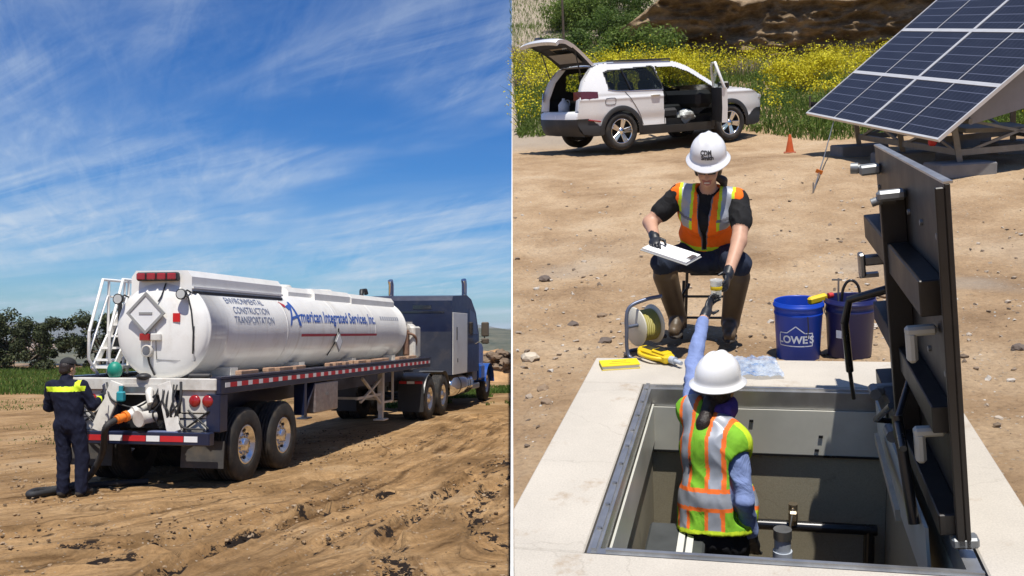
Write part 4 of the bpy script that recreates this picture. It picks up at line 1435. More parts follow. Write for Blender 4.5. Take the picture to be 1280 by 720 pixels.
for (x0, x1, y0, y1) in ((-0.886, 1.12, 5.352, 5.875), (-0.886, -0.527, 3.262, 5.352), (0.86, 1.12, 3.262, 5.352), (-0.886, 1.12, 2.15, 3.262)):
    b = MB(); b.box(((x0 + x1) / 2, (y0 + y1) / 2, -0.10), (x1 - x0 - J, y1 - y0 - J, 0.20), ch=0.006)
    o = b.build('slab_panel', CONC, vault)
    # the cast slab stops at the white wall
    bmx = bmesh.new(); bmx.from_mesh(o.data)
    Mi = MV.inverted()
    bmesh.ops.bisect_plane(bmx, geom=bmx.verts[:] + bmx.edges[:] + bmx.faces[:], plane_co=Mi @ Vector((0.008, 0, 0)), plane_no=Mi.to_3x3() @ Vector((-1, 0, 0)), clear_outer=True)
    bmesh.ops.holes_fill(bmx, edges=bmx.edges[:])
    bmx.to_mesh(o.data); bmx.free()
IX0, IX1, IY0, IY1 = -0.475, 0.80, 3.31, 5.26
b = MB()
fw = 0.046
for (x0, x1, y0, y1) in ((-0.521, IX0, 3.268, 5.346), (IX1, 0.852, 3.268, 5.346), (IX0, IX1, 3.268, IY0), (IX0, IX1, IY1, 5.346)):
    b.box(((x0 + x1) / 2, (y0 + y1) / 2, -0.055), (x1 - x0, y1 - y0, 0.10))
b.box((-0.498, 4.31, 0.001), (0.02, 2.05, 0.012)); b.box((0.2, 5.30, 0.001), (1.3, 0.02, 0.012)); b.box((0.2, 3.288, 0.001), (1.3, 0.018, 0.012))
b.build('metal_frame', ALUF, vault)
ZF = -1.32
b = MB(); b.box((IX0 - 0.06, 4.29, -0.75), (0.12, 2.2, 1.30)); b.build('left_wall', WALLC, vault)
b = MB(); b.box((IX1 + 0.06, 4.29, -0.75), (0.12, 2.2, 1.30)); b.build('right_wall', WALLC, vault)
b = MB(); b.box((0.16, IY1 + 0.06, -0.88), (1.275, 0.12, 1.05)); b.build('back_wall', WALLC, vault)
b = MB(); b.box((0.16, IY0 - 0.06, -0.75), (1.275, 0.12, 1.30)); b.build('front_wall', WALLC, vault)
GALV = mat('galvanised_panel', (0.66, 0.65, 0.57), 0.40, metal=0.25, var=0.12, vs=2.2, dirt=0.3, dirtcol=(0.30, 0.26, 0.19), ds=1.6)
b = MB(); b.box((0.16, IY1 - 0.012, -0.235), (1.25, 0.012, 0.26)); gp_ = b.build('galvanised_panel', GALV, vault)
b = MB(); b.box((0.16, IY1 - 0.010, -0.365), (1.25, 0.03, 0.012)); b.build('panel_edge', BLK, gp_)
b = MB()
for x, z in ((-0.02, -0.17), (0.08, -0.17), (0.06, -0.25), (0.45, -0.25), (0.43, -0.33)):
    b.box((x, IY1 - 0.022, z), (0.022, 0.01, 0.012))
b.build_sep('bolt', BLK, gp_)
b = MB(); b.box((IX0 + 0.012, 4.3, -0.2), (0.01, 1.9, 0.22)); b.build('side_lining', GALV, vault)
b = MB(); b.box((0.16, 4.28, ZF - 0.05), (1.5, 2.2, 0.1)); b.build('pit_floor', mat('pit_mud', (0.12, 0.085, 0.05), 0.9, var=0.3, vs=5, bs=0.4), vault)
# pipework in the pit
PVC = mat('grey_pvc', (0.42, 0.46, 0.52), 0.4, var=0.08, dirt=0.25)
BRASS = mat('brass', (0.45, 0.38, 0.28), 0.3, metal=0.9, var=0.1)
b = MB(); b.tube([(-0.1, 5.14, -0.74), (0.74, 5.14, -0.74)], 0.03, 10); b.tube([(0.70, 5.14, -0.74), (0.70, 5.14, -1.3)], 0.03, 10); b.build('dark_pipe', BLK, vault)
b = MB(); b.cyl((0.235, 4.80, -1.32), (0.235, 4.80, -0.72), 0.05, n=16); b.cyl((0.235, 4.80, -0.72), (0.235, 4.80, -0.65), 0.042, n=16); b.cyl((0.235, 4.80, -0.82), (0.235, 4.80, -0.79), 0.058, n=16); b.build('standpipe', PVC, vault)
b = MB(); b.cyl((0.235, 4.80, -0.65), (0.235, 4.80, -0.60), 0.047, n=16); b.build('pipe_cap', STEEL, vault)
b = MB(); b.cyl((0.30, 5.12, -0.72), (0.30, 5.12, -0.60), 0.025, n=10); b.box((0.30, 5.10, -0.66), (0.05, 0.05, 0.06), ch=0.01); b.tube([(0.30, 5.1, -0.62), (0.28, 5.04, -0.72), (0.27, 5.02, -0.82)], 0.008, 6); b.build('brass_valve', BRASS, vault)
b = MB(); b.box((-0.03, 5.10, -0.66), (0.13, 0.035, 0.03), ch=0.01); b.cyl((0.0, 5.12, -0.74), (0.0, 5.12, -0.66), 0.02, n=8); b.build('red_valve_handle', mat('valve_red', (0.5, 0.02, 0.02), 0.4, var=0.1), vault)
# dark equipment box with pale strips beside the worker
eb = thing('equipment_box', 'dark grey box with two pale strips standing in the vault corner', 'box', MV @ T(-0.305, 4.66, ZF))
b = MB(); b.box((0, 0, 0.345), (0.30, 0.42, 0.69), ch=0.012); b.build('case', mat('dark_grey_box', (0.055, 0.06, 0.062), 0.5, var=0.15), eb)
for x in (0.03, 0.075):
    b = MB(); b.box((x, -0.02, 0.696), (0.034, 0.30, 0.012)); b.build('pale_strip', mat('pale_strip', (0.62, 0.62, 0.58), 0.5, var=0.05), eb)

b = MB()
for k in range(9):
    for x in (-0.498,):
        b.cyl((x, 3.45 + 0.22 * k, 0.004), (x, 3.45 + 0.22 * k, 0.014), 0.010, n=8)
b.build_sep('frame_bolt', STEEL, vault)
# ---- lid
LH, LL = 1.30, 1.86
ML = MV @ T(0.815, 3.40, 0.03) @ Matrix.Rotation(math.radians(-5.2), 4, 'Y')
lid = thing('vault_lid', 'black-brown hinged vault lid standing open with ribs and latches on its face', 'lid', ML)
# lid frame: x thickness (inner face at -x), y along hinge, z height
b = MB(); b.box((0.009, LL / 2, LH / 2), (0.018, LL, LH), ch=0.003); panel = b.build('panel', LIDM, lid)
b = MB(); b.box((0.012, LL / 2, LH + 0.004), (0.03, LL, 0.008)); b.build('top_trim', ALUF, panel)
def rib(y0, y1, z0, z1, d):
    b = MB(); b.box((-d / 2, (y0 + y1) / 2, (z0 + z1) / 2), (d, y1 - y0, z1 - z0), ch=0.004); b.build('rib', LIDM, lid)
rib(0.90, 0.945, 0.02, 1.18, 0.10)
rib(0.0, 0.02, 0.0, LH - 0.01, 0.03)
rib(0.10, 0.895, 0.83, 0.96, 0.085)
rib(0.955, 1.80, 0.84, 0.96, 0.085)
rib(0.10, 0.895, 0.40, 0.50, 0.07)
rib(0.955, 1.80, 0.40, 0.50, 0.07)
rib(0.03, 1.84, 0.04, 0.12, 0.08)
SILV = mat('latch_zinc', (0.26, 0.27, 0.27), 0.5, metal=0.6, var=0.1)
CREAM = mat('latch_cream', (0.48, 0.46, 0.39), 0.5, var=0.06, dirt=0.15)
def latch(y, z, kind):
    b = MB()
    if kind == 0:
        b.cyl((-0.02, y, z), (-0.10, y + 0.02, z + 0.01), 0.020, n=14); b.cyl((-0.10, y + .02, z + .01), (-0.135, y + .026, z + .013), 0.028, n=14); b.box((-0.05, y, z), (0.10, 0.10, 0.05), ch=0.01)
        b.build('latch', SILV, lid)
    elif kind == 1:
        b.box((-0.06, y, z), (0.115, 0.06, 0.045), ch=0.012); b.cyl((-0.10, y, z - 0.015), (-0.14, y, z - 0.025), 0.018, n=10)
        b.build('latch', SILV, lid)
    elif kind == 2:
        b.box((-0.06, y, z + 0.05), (0.11, 0.05, 0.035), ch=0.01); b.box((-0.095, y, z - 0.01), (0.038, 0.055, 0.12), ch=0.012)
        b.build('latch', CREAM, lid)
    else:
        b.box((-0.06, y, z), (0.12, 0.06, 0.05), ch=0.008); b.box((-0.13, y, z - 0.02), (0.03, 0.08, 0.12), ch=0.008); b.box((-0.10, y, z - 0.075), (0.09, 0.05, 0.02))
        b.build('latch', STEEL, lid)
latch(1.70, 1.20, 0); latch(0.86, 1.17, 1); latch(1.60, 0.76, 3); latch(0.30, 0.68, 2); latch(0.26, 0.30, 2)
b = MB()   # gas struts and stay
b.tube([(-0.03, 1.52, 0.62), (-0.20, 1.62, 0.56), (-0.23, 1.64, 0.44)], 0.022, 8)
b.tube([(-0.23, 1.64, 0.44), (-0.22, 1.70, 0.16)], 0.020, 8); b.tube([(-0.22, 1.70, 0.16), (-0.21, 1.72, 0.0)], 0.011, 8)
b.build('gas_strut', BLK, lid)
b = MB(); b.tube([(-0.06, 0.72, 0.40), (-0.15, 0.42, 0.34), (-0.16, 0.22, 0.30)], 0.014, 8); b.tube([(-0.15, 0.42, 0.36), (-0.13, 0.30, -0.04)], 0.022, 8); b.tube([(-0.15, 0.60, 0.34), (-0.17, 1.05, 0.12), (-0.05, 1.05, 0.10)], 0.013, 8); b.build('gas_strut', BLK, lid)
for y in (0.95, 1.55):
    b = MB(); b.box((-0.07, y, 0.10), (0.10, 0.06, 0.05), ch=0.01); b.cyl((-0.12, y - 0.05, 0.09), (-0.12, y + 0.05, 0.09), 0.028, n=12); b.build('hinge', SILV, lid)
b = MB(); b.beam((-0.16, 0.55, -0.12), (-0.14, 1.40, -0.10), 0.02, 0.05); b.build('pale_batten', mat('batten_wood', (0.50, 0.40, 0.28), 0.7, var=0.15), lid)
b = MB(); b.box((-0.10, 0.95, -0.16), (0.012, 1.5, 0.30)); b.build('hinge_skirt', GALV, lid)
b = MB()
for y in (0.16, 0.5, 0.8, 1.05, 1.4, 1.75):
    for z in (0.60, 1.10):
        b.cyl((0.0, y, z), (-0.010, y, z), 0.012, n=8)
b.build_sep('lid_bolt', SILV, lid)
b = MB(); b.box((0.0, 0.03, 0.02), (0.09, 0.06, 0.04), ch=0.008); b.build('corner_bracket', SILV, lid)

# ================================================================== PROPS AROUND THE VAULT
def ML_(x, y, z=0.0, rz=0.0):
    return MR @ T(x, y, z, rz)
# buckets
def bucket(x, y, col, name, label, rz):
    root = thing('bucket', label, 'bucket', MR @ T(x, y, hz(x, y) + 0.006, rz), 'buckets beside the vault')
    b = MB()
    o = [(0.0, 0.0), (0.126, 0.0), (0.131, 0.006), (0.146, 0.285), (0.150, 0.288), (0.150, 0.300), (0.147, 0.302), (0.148, 0.335), (0.156, 0.337), (0.156, 0.350),
         (0.149, 0.352), (0.150, 0.368), (0.147, 0.370), (0.145, 0.362), (0.129, 0.02), (0.126, 0.014), (0.0, 0.014)]
    b.lathe(o, n=48)
    b.build('pail', mat(name, col, 0.38, var=0.06, vs=4, dirt=0.12, ds=6), root)
    return root
bk1 = bucket(0.185, 6.13, (0.006, 0.05, 0.42), 'bucket_blue', 'bright blue plastic bucket with white house-shaped logo', 0.0)
bk2 = bucket(0.495, 6.16, (0.012, 0.014, 0.085), 'bucket_navy', 'dark navy plastic bucket with wire handle beside the bright blue one', 0.0)
LOGO = mat('logo_white', (0.62, 0.66, 0.74), 0.5, var=0.08, dirt=0.3, dirtcol=(0.02, 0.06, 0.4), ds=20)
def bmap(a0, z0):
    def f(x, y):
        z = z0 + y; r = 0.131 + (0.146 - 0.131) * z / 0.28 + 0.0012
        a = a0 + x / r
        return Vector((r * math.sin(a), -r * math.cos(a), z))
    return f
fb = bmap(-0.14, 0.125)
lettering('lettering', "LOWE'S", 0.066, LOGO, bk1, lambda x, y: fb(x, y), align='CENTER', bold=0.002)
b = MB()
out = [(-0.105, -0.02), (0.105, -0.02), (0.105, 0.062), (0.055, 0.064), (0.0, 0.108), (-0.055, 0.064), (-0.105, 0.062)]
for i in range(len(out)):
    p0, p1 = out[i], out[(i + 1) % len(out)]
    dx, dy = p1[0] - p0[0], p1[1] - p0[1]; L = math.hypot(dx, dy); nx, ny = -dy / L * 0.0032, dx / L * 0.0032
    m = 6
    vs = []
    for k in range(m + 1):
        q = k / m
        vs += [fb(p0[0] + dx * q + nx, p0[1] + dy * q + ny), fb(p0[0] + dx * q - nx, p0[1] + dy * q - ny)]
    b.add(vs, [(2 * k, 2 * k + 1, 2 * k + 3, 2 * k + 2) for k in range(m)])
b.build('house_outline', LOGO, bk1)
b = MB(); f2 = bmap(-0.55, 0.16); b.add([f2(-0.018, -0.025), f2(0.018, -0.025), f2(0.018, 0.025), f2(-0.018, 0.025)], [(0, 1, 2, 3)]); b.build('sticker', LOGO, bk2)
def handle(root, tilt):
    b = MB()
    pts = []
    for k in range(15):
        a = PI * k / 14
        pts.append((0.158 * math.cos(a), -0.165 * math.sin(a) * math.cos(tilt), 0.318 - 0.165 * math.sin(a) * math.sin(tilt)))
    b.tube(pts, 0.0035, 6)
    b.build('wire_handle', STEEL, root)
    b = MB(); q = pts[7]; b.cyl((q[0] - 0.05, q[1], q[2]), (q[0] + 0.05, q[1], q[2]), 0.010, n=10); b.build('grip', mat('grip_white', (0.6, 0.6, 0.58), 0.5), root)
handle(bk2, 1.28)
b = MB(); b.tube([(0.05, -0.157, 0.30), (0.055, -0.162, 0.22), (0.05, -0.158, 0.16)], 0.004, 6); b.build('wire_handle', BLACK, bk1)
# spray bottle standing in the blue bucket
sp = thing('spray_bottle', 'yellow-headed spray bottle leaning in the bright blue bucket', 'spray bottle', bk1.matrix_world @ T(0.05, 0.02, 0.015) @ Matrix.Rotation(0.12, 4, 'Y'))
b = MB(); b.lathe([(0, 0), (0.042, 0), (0.045, 0.01), (0.045, 0.20), (0.018, 0.27), (0.018, 0.30)], n=20); b.build('body', mat('clear_bottle', (0.55, 0.57, 0.58), 0.25, var=0.05), sp)
b = MB(); b.cyl((0, 0, 0.29), (0, 0, 0.33), 0.02, n=14); b.box((0.02, -0.01, 0.365), (0.13, 0.04, 0.05), rotm(0, -0.25, 0.5), ch=0.012); b.beam((0.045, 0.005, 0.35), (0.03, 0.0, 0.27), 0.016, 0.022, ch=0.004); b.build('trigger_head', mat('yellow_plastic', (0.75, 0.52, 0.01), 0.4, var=0.06), sp)
b = MB(); b.cyl((0.085, 0.03, 0.385), (0.11, 0.045, 0.39), 0.018, n=12); b.build('nozzle', mat('nozzle_red', (0.5, 0.03, 0.03), 0.4), sp)
# hose probe in the navy bucket
hp = thing('sampling_probe', 'dark looped hose and steel rod sticking out of the navy bucket', 'hose', bk2.matrix_world @ T(-0.05, 0.02, 0.015))
b = MB(); b.tube(arc([(0, 0, 0.0), (0.0, 0.0, 0.33), (0.02, 0, 0.43), (0.06, 0.0, 0.455), (0.10, 0.01, 0.41), (0.11, 0.01, 0.30), (0.10, 0.02, 0.05)], 6), 0.009, 8); b.build('loop_hose', BLK, hp)
b = MB(); b.cyl((-0.02, 0.0, 0.0), (-0.02, 0.0, 0.47), 0.006, n=8); b.box((-0.03, 0, 0.46), (0.06, 0.01, 0.01)); b.build('steel_rod', STEEL, hp)

# yellow notebook
YEL = mat('notebook_yellow', (0.80, 0.62, 0.01), 0.45, var=0.05)
nb = thing('notebook', 'bright yellow field notebook lying on the back of the concrete slab', 'notebook', MR @ T(-0.885, 5.665, 0.0005, 0.30))
b = MB(); b.box((0, 0, 0.013), (0.225, 0.125, 0.022)); b.build('pages', mat('paper', (0.7, 0.68, 0.6), 0.8, var=0.04), nb)
b = MB(); b.box((0, 0.001, 0.026), (0.235, 0.135, 0.004)); b.box((0, 0.001, 0.002), (0.235, 0.135, 0.003)); b.box((0, 0.067, 0.014), (0.235, 0.004, 0.025)); b.build('cover', YEL, nb)
b = MB(); b.box((0.0, -0.02, 0.0285), (0.13, 0.004, 0.0008)); b.box((0.0, 0.02, 0.0285), (0.09, 0.006, 0.0008)); b.build_sep('print_line', mat('ink', (0.25, 0.2, 0.02), 0.6), nb)
# yellow handheld meter
mtr = thing('handheld_meter', 'yellow handheld meter with grey nozzle lying on the slab edge', 'meter', MR @ T(-0.68, 5.83, 0.003, -0.80))
b = MB(); b.box((0, 0, 0.032), (0.30, 0.085, 0.058), ch=0.016); b.box((0.06, 0, 0.062), (0.13, 0.07, 0.02), ch=0.008); b.tube(arc([(-0.13, -0.03, 0.03), (-0.06, -0.075, 0.035), (0.05, -0.075, 0.035), (0.11, -0.03, 0.03)], 5), 0.013, 8); b.build('body', MATS['yellow_plastic'], mtr)
b = MB(); b.box((0.05, 0, 0.0735), (0.07, 0.05, 0.003)); b.box((-0.06, 0.0, 0.0625), (0.10, 0.05, 0.004)); b.build_sep('screen', BLK, mtr)
b = MB(); b.cyl((0.15, 0, 0.032), (0.19, 0, 0.032), 0.024, n=14); b.cyl((0.19, 0, 0.032), (0.25, 0, 0.030), 0.013, n=12); b.build('nozzle', PVC, mtr)
# crumpled plastic bag
m_bag, tb, pb = new_mat('bag_plastic')
pb.inputs['Base Color'].default_value = (0.45, 0.60, 0.80, 1); pb.inputs['Roughness'].default_value = 0.15
nb_ = noise_node(tb, 14, 3, 0.6); rb_ = ramp(tb, nb_.outputs['Fac'], [(0.35, (0.10, 0.25, 0.55)), (0.6, (0.55, 0.66, 0.80))]); tb.links.new(rb_.outputs[0], pb.inputs['Base Color'])
trn = N(tb, 'ShaderNodeBsdfTransparent'); mxs = N(tb, 'ShaderNodeMixShader'); mxs.inputs[0].default_value = 0.48
tb.links.new(trn.outputs[0], mxs.inputs[1]); tb.links.new(pb.outputs[0], mxs.inputs[2]); tb.links.new(mxs.outputs[0], tb.nodes['Material Output'].inputs[0])
gx_, gy_ = np.meshgrid(np.linspace(-0.13, 0.13, 40), np.linspace(-0.20, 0.20, 56))
gz_ = 0.012 + 0.016 * np.abs(fbm(gx_ * 14, gy_ * 14, 3, 2)) + 0.012 * np.abs(fbm(gx_ * 34, gy_ * 30, 2, 5))
me = np_mesh('plastic_bag', np.stack([gx_.ravel() + 0.01 * fbm(gy_ * 9, gx_ * 2, 2, 9).ravel(), gy_.ravel() + 0.012 * fbm(gx_ * 11, gy_ * 3, 2, 8).ravel(), gz_.ravel()], 1), grid_faces(56, 40), m_bag)
tag(link('plastic_bag', me, M=MR @ T(-0.07, 5.66, 0.0, 0.15)), 'crinkled clear bluish plastic bag lying on the slab behind the helmet', 'bag')
# cable reel
rl = thing('cable_reel', 'small cable reel with pale drum and bent grey tube stand on the dirt', 'cable reel', MR @ T(-0.80, 6.12, hz(-0.80, 6.12) + 0.004, 0.45))
b = MB()
b.tube(arc([(0.12, -0.06, 0.40), (0.0, -0.06, 0.385), (-0.11, -0.07, 0.34), (-0.13, -0.08, 0.20), (-0.13, -0.09, 0.05), (-0.09, -0.14, 0.015), (0.05, -0.15, 0.013), (0.17, -0.13, 0.013)], 6), 0.013, 8)
b.tube(arc([(-0.13, -0.09, 0.05), (-0.12, 0.0, 0.014), (-0.05, 0.09, 0.013), (0.10, 0.10, 0.013)], 6), 0.012, 8)
b.tube([(-0.13, -0.075, 0.22), (0.05, -0.02, 0.22)], 0.012, 8)
b.build('stand', mat('reel_tube', (0.12, 0.14, 0.20), 0.4, metal=0.4, var=0.1), rl)
b = MB(); ax_ = (1, 0.28, 0)
for s in (-0.05, 0.09):
    b.lathe([(0.0, -0.006), (0.125, -0.006), (0.130, 0.0), (0.125, 0.006), (0.0, 0.006)], origin=Vector((0.0, 0.0, 0.20)) + Vector(ax_).normalized() * s, axis=ax_, n=32)
b.lathe([(0.05, -0.05), (0.05, 0.09)], origin=(0, 0, 0.20), axis=ax_, n=20)
b.build('drum', mat('reel_white', (0.60, 0.58, 0.50), 0.5, var=0.08, dirt=0.25), rl)
b = MB()
prof = [(0.05, -0.042)]
for k in range(9):
    z0 = -0.042 + k * 0.0138
    prof += [(0.098, z0), (0.104, z0 + 0.0069), (0.098, z0 + 0.0138)]
prof += [(0.05, 0.0822)]
b.lathe(prof, origin=(0, 0, 0.20), axis=ax_, n=32)
b.build('wound_cable', mat('cable_olive', (0.30, 0.26, 0.05), 0.55, var=0.15), rl)
b = MB(); q = Vector((0, 0, 0.20)) + Vector(ax_).normalized() * 0.098; b.cyl(q, q + Vector(ax_).normalized() * 0.04, 0.012, n=8); b.box(q + Vector(ax_).normalized() * 0.03 + Vector((0, 0, -0.05)), (0.012, 0.02, 0.1)); b.cyl(q + Vector(ax_).normalized() * 0.03 + Vector((0, 0, -0.1)), q + Vector(ax_).normalized() * 0.09 + Vector((0, 0.0, -0.1)), 0.014, n=10); b.build('crank', BLK, rl)

# ================================================================== SOLAR ARRAY
A0 = Vector((0.602, 16.5, 1.077)); E1 = Vector((1.445, -3.5, -0.27)); SS = Vector((0.72, 0.26, 0.60))
e1 = E1.normalized(); nn = e1.cross(SS).normalized(); ss = nn.cross(e1).normalized()
if nn.z < 0:
    nn = -nn
MS = MR @ Matrix(((e1.x, ss.x, nn.x, A0.x), (e1.y, ss.y, nn.y, A0.y), (e1.z, ss.z, nn.z, A0.z), (0, 0, 0, 1)))
CW, RH = E1.length / 2, 1.0
solar = thing('solar_array', 'tilted solar array of dark blue modules on a braced metal stand', 'solar array', MR)
MSl = MR.inverted() @ MS
def cell_mat():
    m, t, p = new_mat('solar_cells')
    tcn = N(t, 'ShaderNodeTexCoord')
    sx = N(t, 'ShaderNodeSeparateXYZ'); t.links.new(tcn.outputs['Object'], sx.inputs[0])
    def lines(src, period, width):
        a = N(t, 'ShaderNodeMath', operation='DIVIDE'); t.links.new(src, a.inputs[0]); a.inputs[1].default_value = period
        f = N(t, 'ShaderNodeMath', operation='FRACT'); t.links.new(a.outputs[0], f.inputs[0])
        l = N(t, 'ShaderNodeMath', operation='LESS_THAN'); t.links.new(f.outputs[0], l.inputs[0]); l.inputs[1].default_value = width / period
        return l.outputs[0]
    g = N(t, 'ShaderNodeMath', operation='MAXIMUM')
    t.links.new(lines(sx.outputs[1], RH / 6, 0.012), g.inputs[0]); t.links.new(lines(sx.outputs[0], CW / 20, 0.005), g.inputs[1])
    n = noise_node(t, 3, 3, 0.5)
    base = ramp(t, n.outputs['Fac'], [(0.3, (0.009, 0.009, 0.014)), (0.7, (0.015, 0.016, 0.024))])
    c = mixrgb(t, g.outputs[0], base.outputs[0], (0.10, 0.11, 0.15))
    t.links.new(c, p.inputs['Base Color'])
    p.inputs['Roughness'].default_value = 0.30
    p.inputs['Coat Weight'].default_value = 0.1
    return m
CELL = cell_mat()
PFR = mat('panel_frame_white', (0.62, 0.62, 0.62), 0.4, metal=0.3, var=0.05)
bfr = MB()
for x0, x1, y0, y1 in ((0, CW, 0, 0.032), (0, CW, RH - 0.032, RH), (0, 0.03, 0.032, RH - 0.032), (CW - 0.03, CW, 0.032, RH - 0.032)):
    bfr.box(((x0 + x1) / 2, (y0 + y1) / 2, 0.0), (x1 - x0 - 0.002, y1 - y0 - 0.001, 0.045))
bfr.box((CW / 2, RH / 2, 0.0165), (0.014, RH - 0.066, 0.006))
fr_me = bfr.mesh('module_frame', PFR)
bce = MB(); bce.box((CW / 2, RH / 2, 0.004), (CW - 0.062, RH - 0.066, 0.02)); ce_me = bce.mesh('cell_sheet', CELL)
for i in range(2):
    for j in range(4):
        fo = link('module', fr_me, solar, MSl @ Matrix.Translation((i * CW, j * RH, 0)))
        link('cell_sheet', ce_me, fo)
GAL = mat('stand_steel', (0.22, 0.22, 0.21), 0.5, metal=0.6, var=0.2, dirt=0.3)
def SP(x, y, z=-0.06):
    return MSl @ Vector((x, y, z))
b = MB()
for x in (0.5, 1.9, 3.3):
    b.beam(SP(x, 0.1), SP(x, 3.9), 0.05, 0.09)
for y in (0.5, 2.2, 3.6):
    b.beam(SP(0.1, y, -0.13), SP(3.7, y, -0.13), 0.05, 0.06)
b.build('back_rail', GAL, solar)
b = MB()
fx = []
for x in (0.6, 1.9, 3.3):
    for y in (0.5, 2.6):
        t_ = SP(x, y, -0.15); gz0 = hz(t_.x, t_.y)
        foot = Vector((t_.x + 0.1, t_.y, gz0 + 0.16)); fx.append(foot)
        b.beam(t_, foot, 0.07, 0.07)
for a_, c_ in ((0, 1), (2, 3), (4, 5), (0, 2), (2, 4), (1, 3), (3, 5)):
    b.beam(fx[a_] + Vector((0, 0, 0.12)), fx[c_] + Vector((0, 0, 0.12)), 0.06, 0.08)
    b.beam(fx[a_] + Vector((0, 0, 0.55)), fx[c_] + Vector((0, 0, 0.1)), 0.035, 0.035)
    b.beam(fx[a_] + Vector((0, 0, 0.1)), fx[c_] + Vector((0, 0, 0.6)), 0.035, 0.035)
b.build('stand_frame', GAL, solar)
b = MB()
for f_ in fx:
    b.box((f_.x, f_.y, f_.z - 0.10), (0.75, 0.5, 0.20), rotm(0, 0, 0.3), ch=0.02)
b.build_sep('ballast_block', mat('ballast_concrete', (0.20, 0.20, 0.20), 0.9, var=0.15), solar)
b = MB(); c_ = (fx[2] + fx[3] + fx[4] + fx[5]) / 4
b.box((c_.x, c_.y, c_.z + 0.32), (0.8, 1.2, 0.06)); b.build('shelf', GAL, solar)
b = MB(); q = SP(2.3, 2.0, -0.5); b.add([SP(3.55, 0.6, -.14), SP(3.55, 3.6, -.14), SP(3.55, 3.6, -.14) - Vector((0, 0, 1.4)), SP(3.55, .6, -.14) - Vector((0, 0, .12))], [(0, 1, 2, 3)]); b.build('grey_side_sheet', mat('grey_sheet', (0.25, 0.25, 0.26), 0.6, var=0.08), solar)
rd_ = fx[4] + Vector((-0.30, 0.25, 0.32))
rc = MB(); rc.box((0, 0, 0), (0.10, 0.10, 0.24), ch=0.02); rc.box((0, 0, 0.13), (0.04, 0.04, 0.03))
tag(rc.build('fuel_can', mat('can_red', (0.6, 0.02, 0.02), 0.4, var=0.08), M=MR @ Matrix.Translation(rd_)), 'small red can on the solar stand under the lowest panel corner', 'can')
# guy line with a small flag peg
gl = thing('guy_line', 'thin guy line with orange flag running from the array edge to a ground peg', 'guy line', MR)
b = MB(); top_ = SP(0.9, 0.0, -0.05); pg = Vector((0.55, 12.6, hz(0.55, 12.6) + 0.02)); b.tube([top_, (top_ + pg) / 2 - Vector((0, 0, 0.03)), pg], 0.008, 5); b.build('line', STEEL, gl)
b = MB(); b.cyl(pg - Vector((0, 0, 0.05)), pg + Vector((0, 0, 0.12)), 0.012, n=6); b.build('peg', STEEL, gl)
b = MB(); q = pg.lerp(top_, 0.25); b.box(q, (0.09, 0.012, 0.05), rotm(0.2, 0.4, 0)); b.build('flag', ORNG, gl)
# ratchet strap hanging by the lid
# traffic cone
cn = thing('traffic_cone', 'small orange traffic cone at the edge of the meadow', 'cone', on_hill(0.36, 17.2, 0.0) @ Matrix.Scale(0.72, 4))
b = MB(); b.lathe([(0.10, 0.03), (0.03, 0.42), (0.022, 0.44), (0, 0.44)], n=18); b.build('cone_body', mat('cone_orange', (0.55, 0.10, 0.02), 0.5, var=0.1, dirt=0.3), cn)
b = MB(); b.box((0, 0, 0.015), (0.28, 0.28, 0.03), ch=0.008); b.build('base', mat('cone_base', (0.30, 0.07, 0.02), 0.6), cn)
# ================================================================== SUV
def in_poly(px, pz, poly):
    r = np.zeros(px.shape, bool); n = len(poly); j = n - 1
    for i in range(n):
        xi, zi = poly[i]; xj, zj = poly[j]
        c = ((zi > pz) != (zj > pz)) & (px < (xj - xi) * (pz - zi) / (zj - zi + 1e-12) + xi)
        r ^= c; j = i
    return r
def smooth_poly(pts, n=5):
    return [(q.x, q.y) for q in arc(list(pts) + [pts[0]], n)][:-1]
CARW = mat('car_white', (0.80, 0.80, 0.79), 0.25, var=0.02, coat=0.8, dirt=0.08, dirtcol=(0.4, 0.32, 0.22))
CLAD = mat('car_cladding', (0.03, 0.03, 0.031), 0.6, var=0.15, dirt=0.25, dirtcol=(0.2, 0.15, 0.1))
DARKI = mat('car_interior', (0.018, 0.018, 0.019), 0.7, var=0.2)
HEADL = mat('headliner', (0.30, 0.28, 0.25), 0.8, var=0.06)
GLASSM, tg, pg_ = new_mat('car_glass')
pg_.inputs['Base Color'].default_value = (0.02, 0.025, 0.028, 1); pg_.inputs['Roughness'].default_value = 0.05
trn = N(tg, 'ShaderNodeBsdfTransparent'); trn.inputs[0].default_value = (0.55, 0.60, 0.58, 1)
mxs = N(tg, 'ShaderNodeMixShader'); mxs.inputs[0].default_value = 0.35
tg.links.new(trn.outputs[0], mxs.inputs[1]); tg.links.new(pg_.outputs[0], mxs.inputs[2]); tg.links.new(mxs.outputs[0], tg.nodes['Material Output'].inputs[0])
def halfw(x, z):
    x = np.asarray(x, float); z = np.asarray(z, float)
    w = 0.905 - 0.03 * np.clip((0.62 - z) / 0.4, 0, 1) ** 2
    w = w - 0.235 * np.clip((z - 1.06) / 0.58, 0, 1.2) ** 1.15
    w = w - 0.012 * sst(0.92, 1.06, z)
    e = np.clip((np.abs(x) - 1.55) / 0.62, 0, 1)
    return w - 0.17 * e ** 2.2
OUT = smooth_poly([(-2.06, 0.34), (-2.17, 0.56), (-2.13, 0.82), (-2.09, 1.06), (-1.97, 1.32), (-1.74, 1.57), (-1.35, 1.635), (-0.6, 1.655), (0.0, 1.62), (0.36, 1.50), (0.72, 1.27), (1.02, 1.10),
                   (1.40, 1.055), (1.82, 0.985), (2.08, 0.86), (2.17, 0.64), (2.14, 0.42), (2.02, 0.30), (1.0, 0.26), (0.0, 0.26), (-1.0, 0.26), (-1.8, 0.30)], 5)
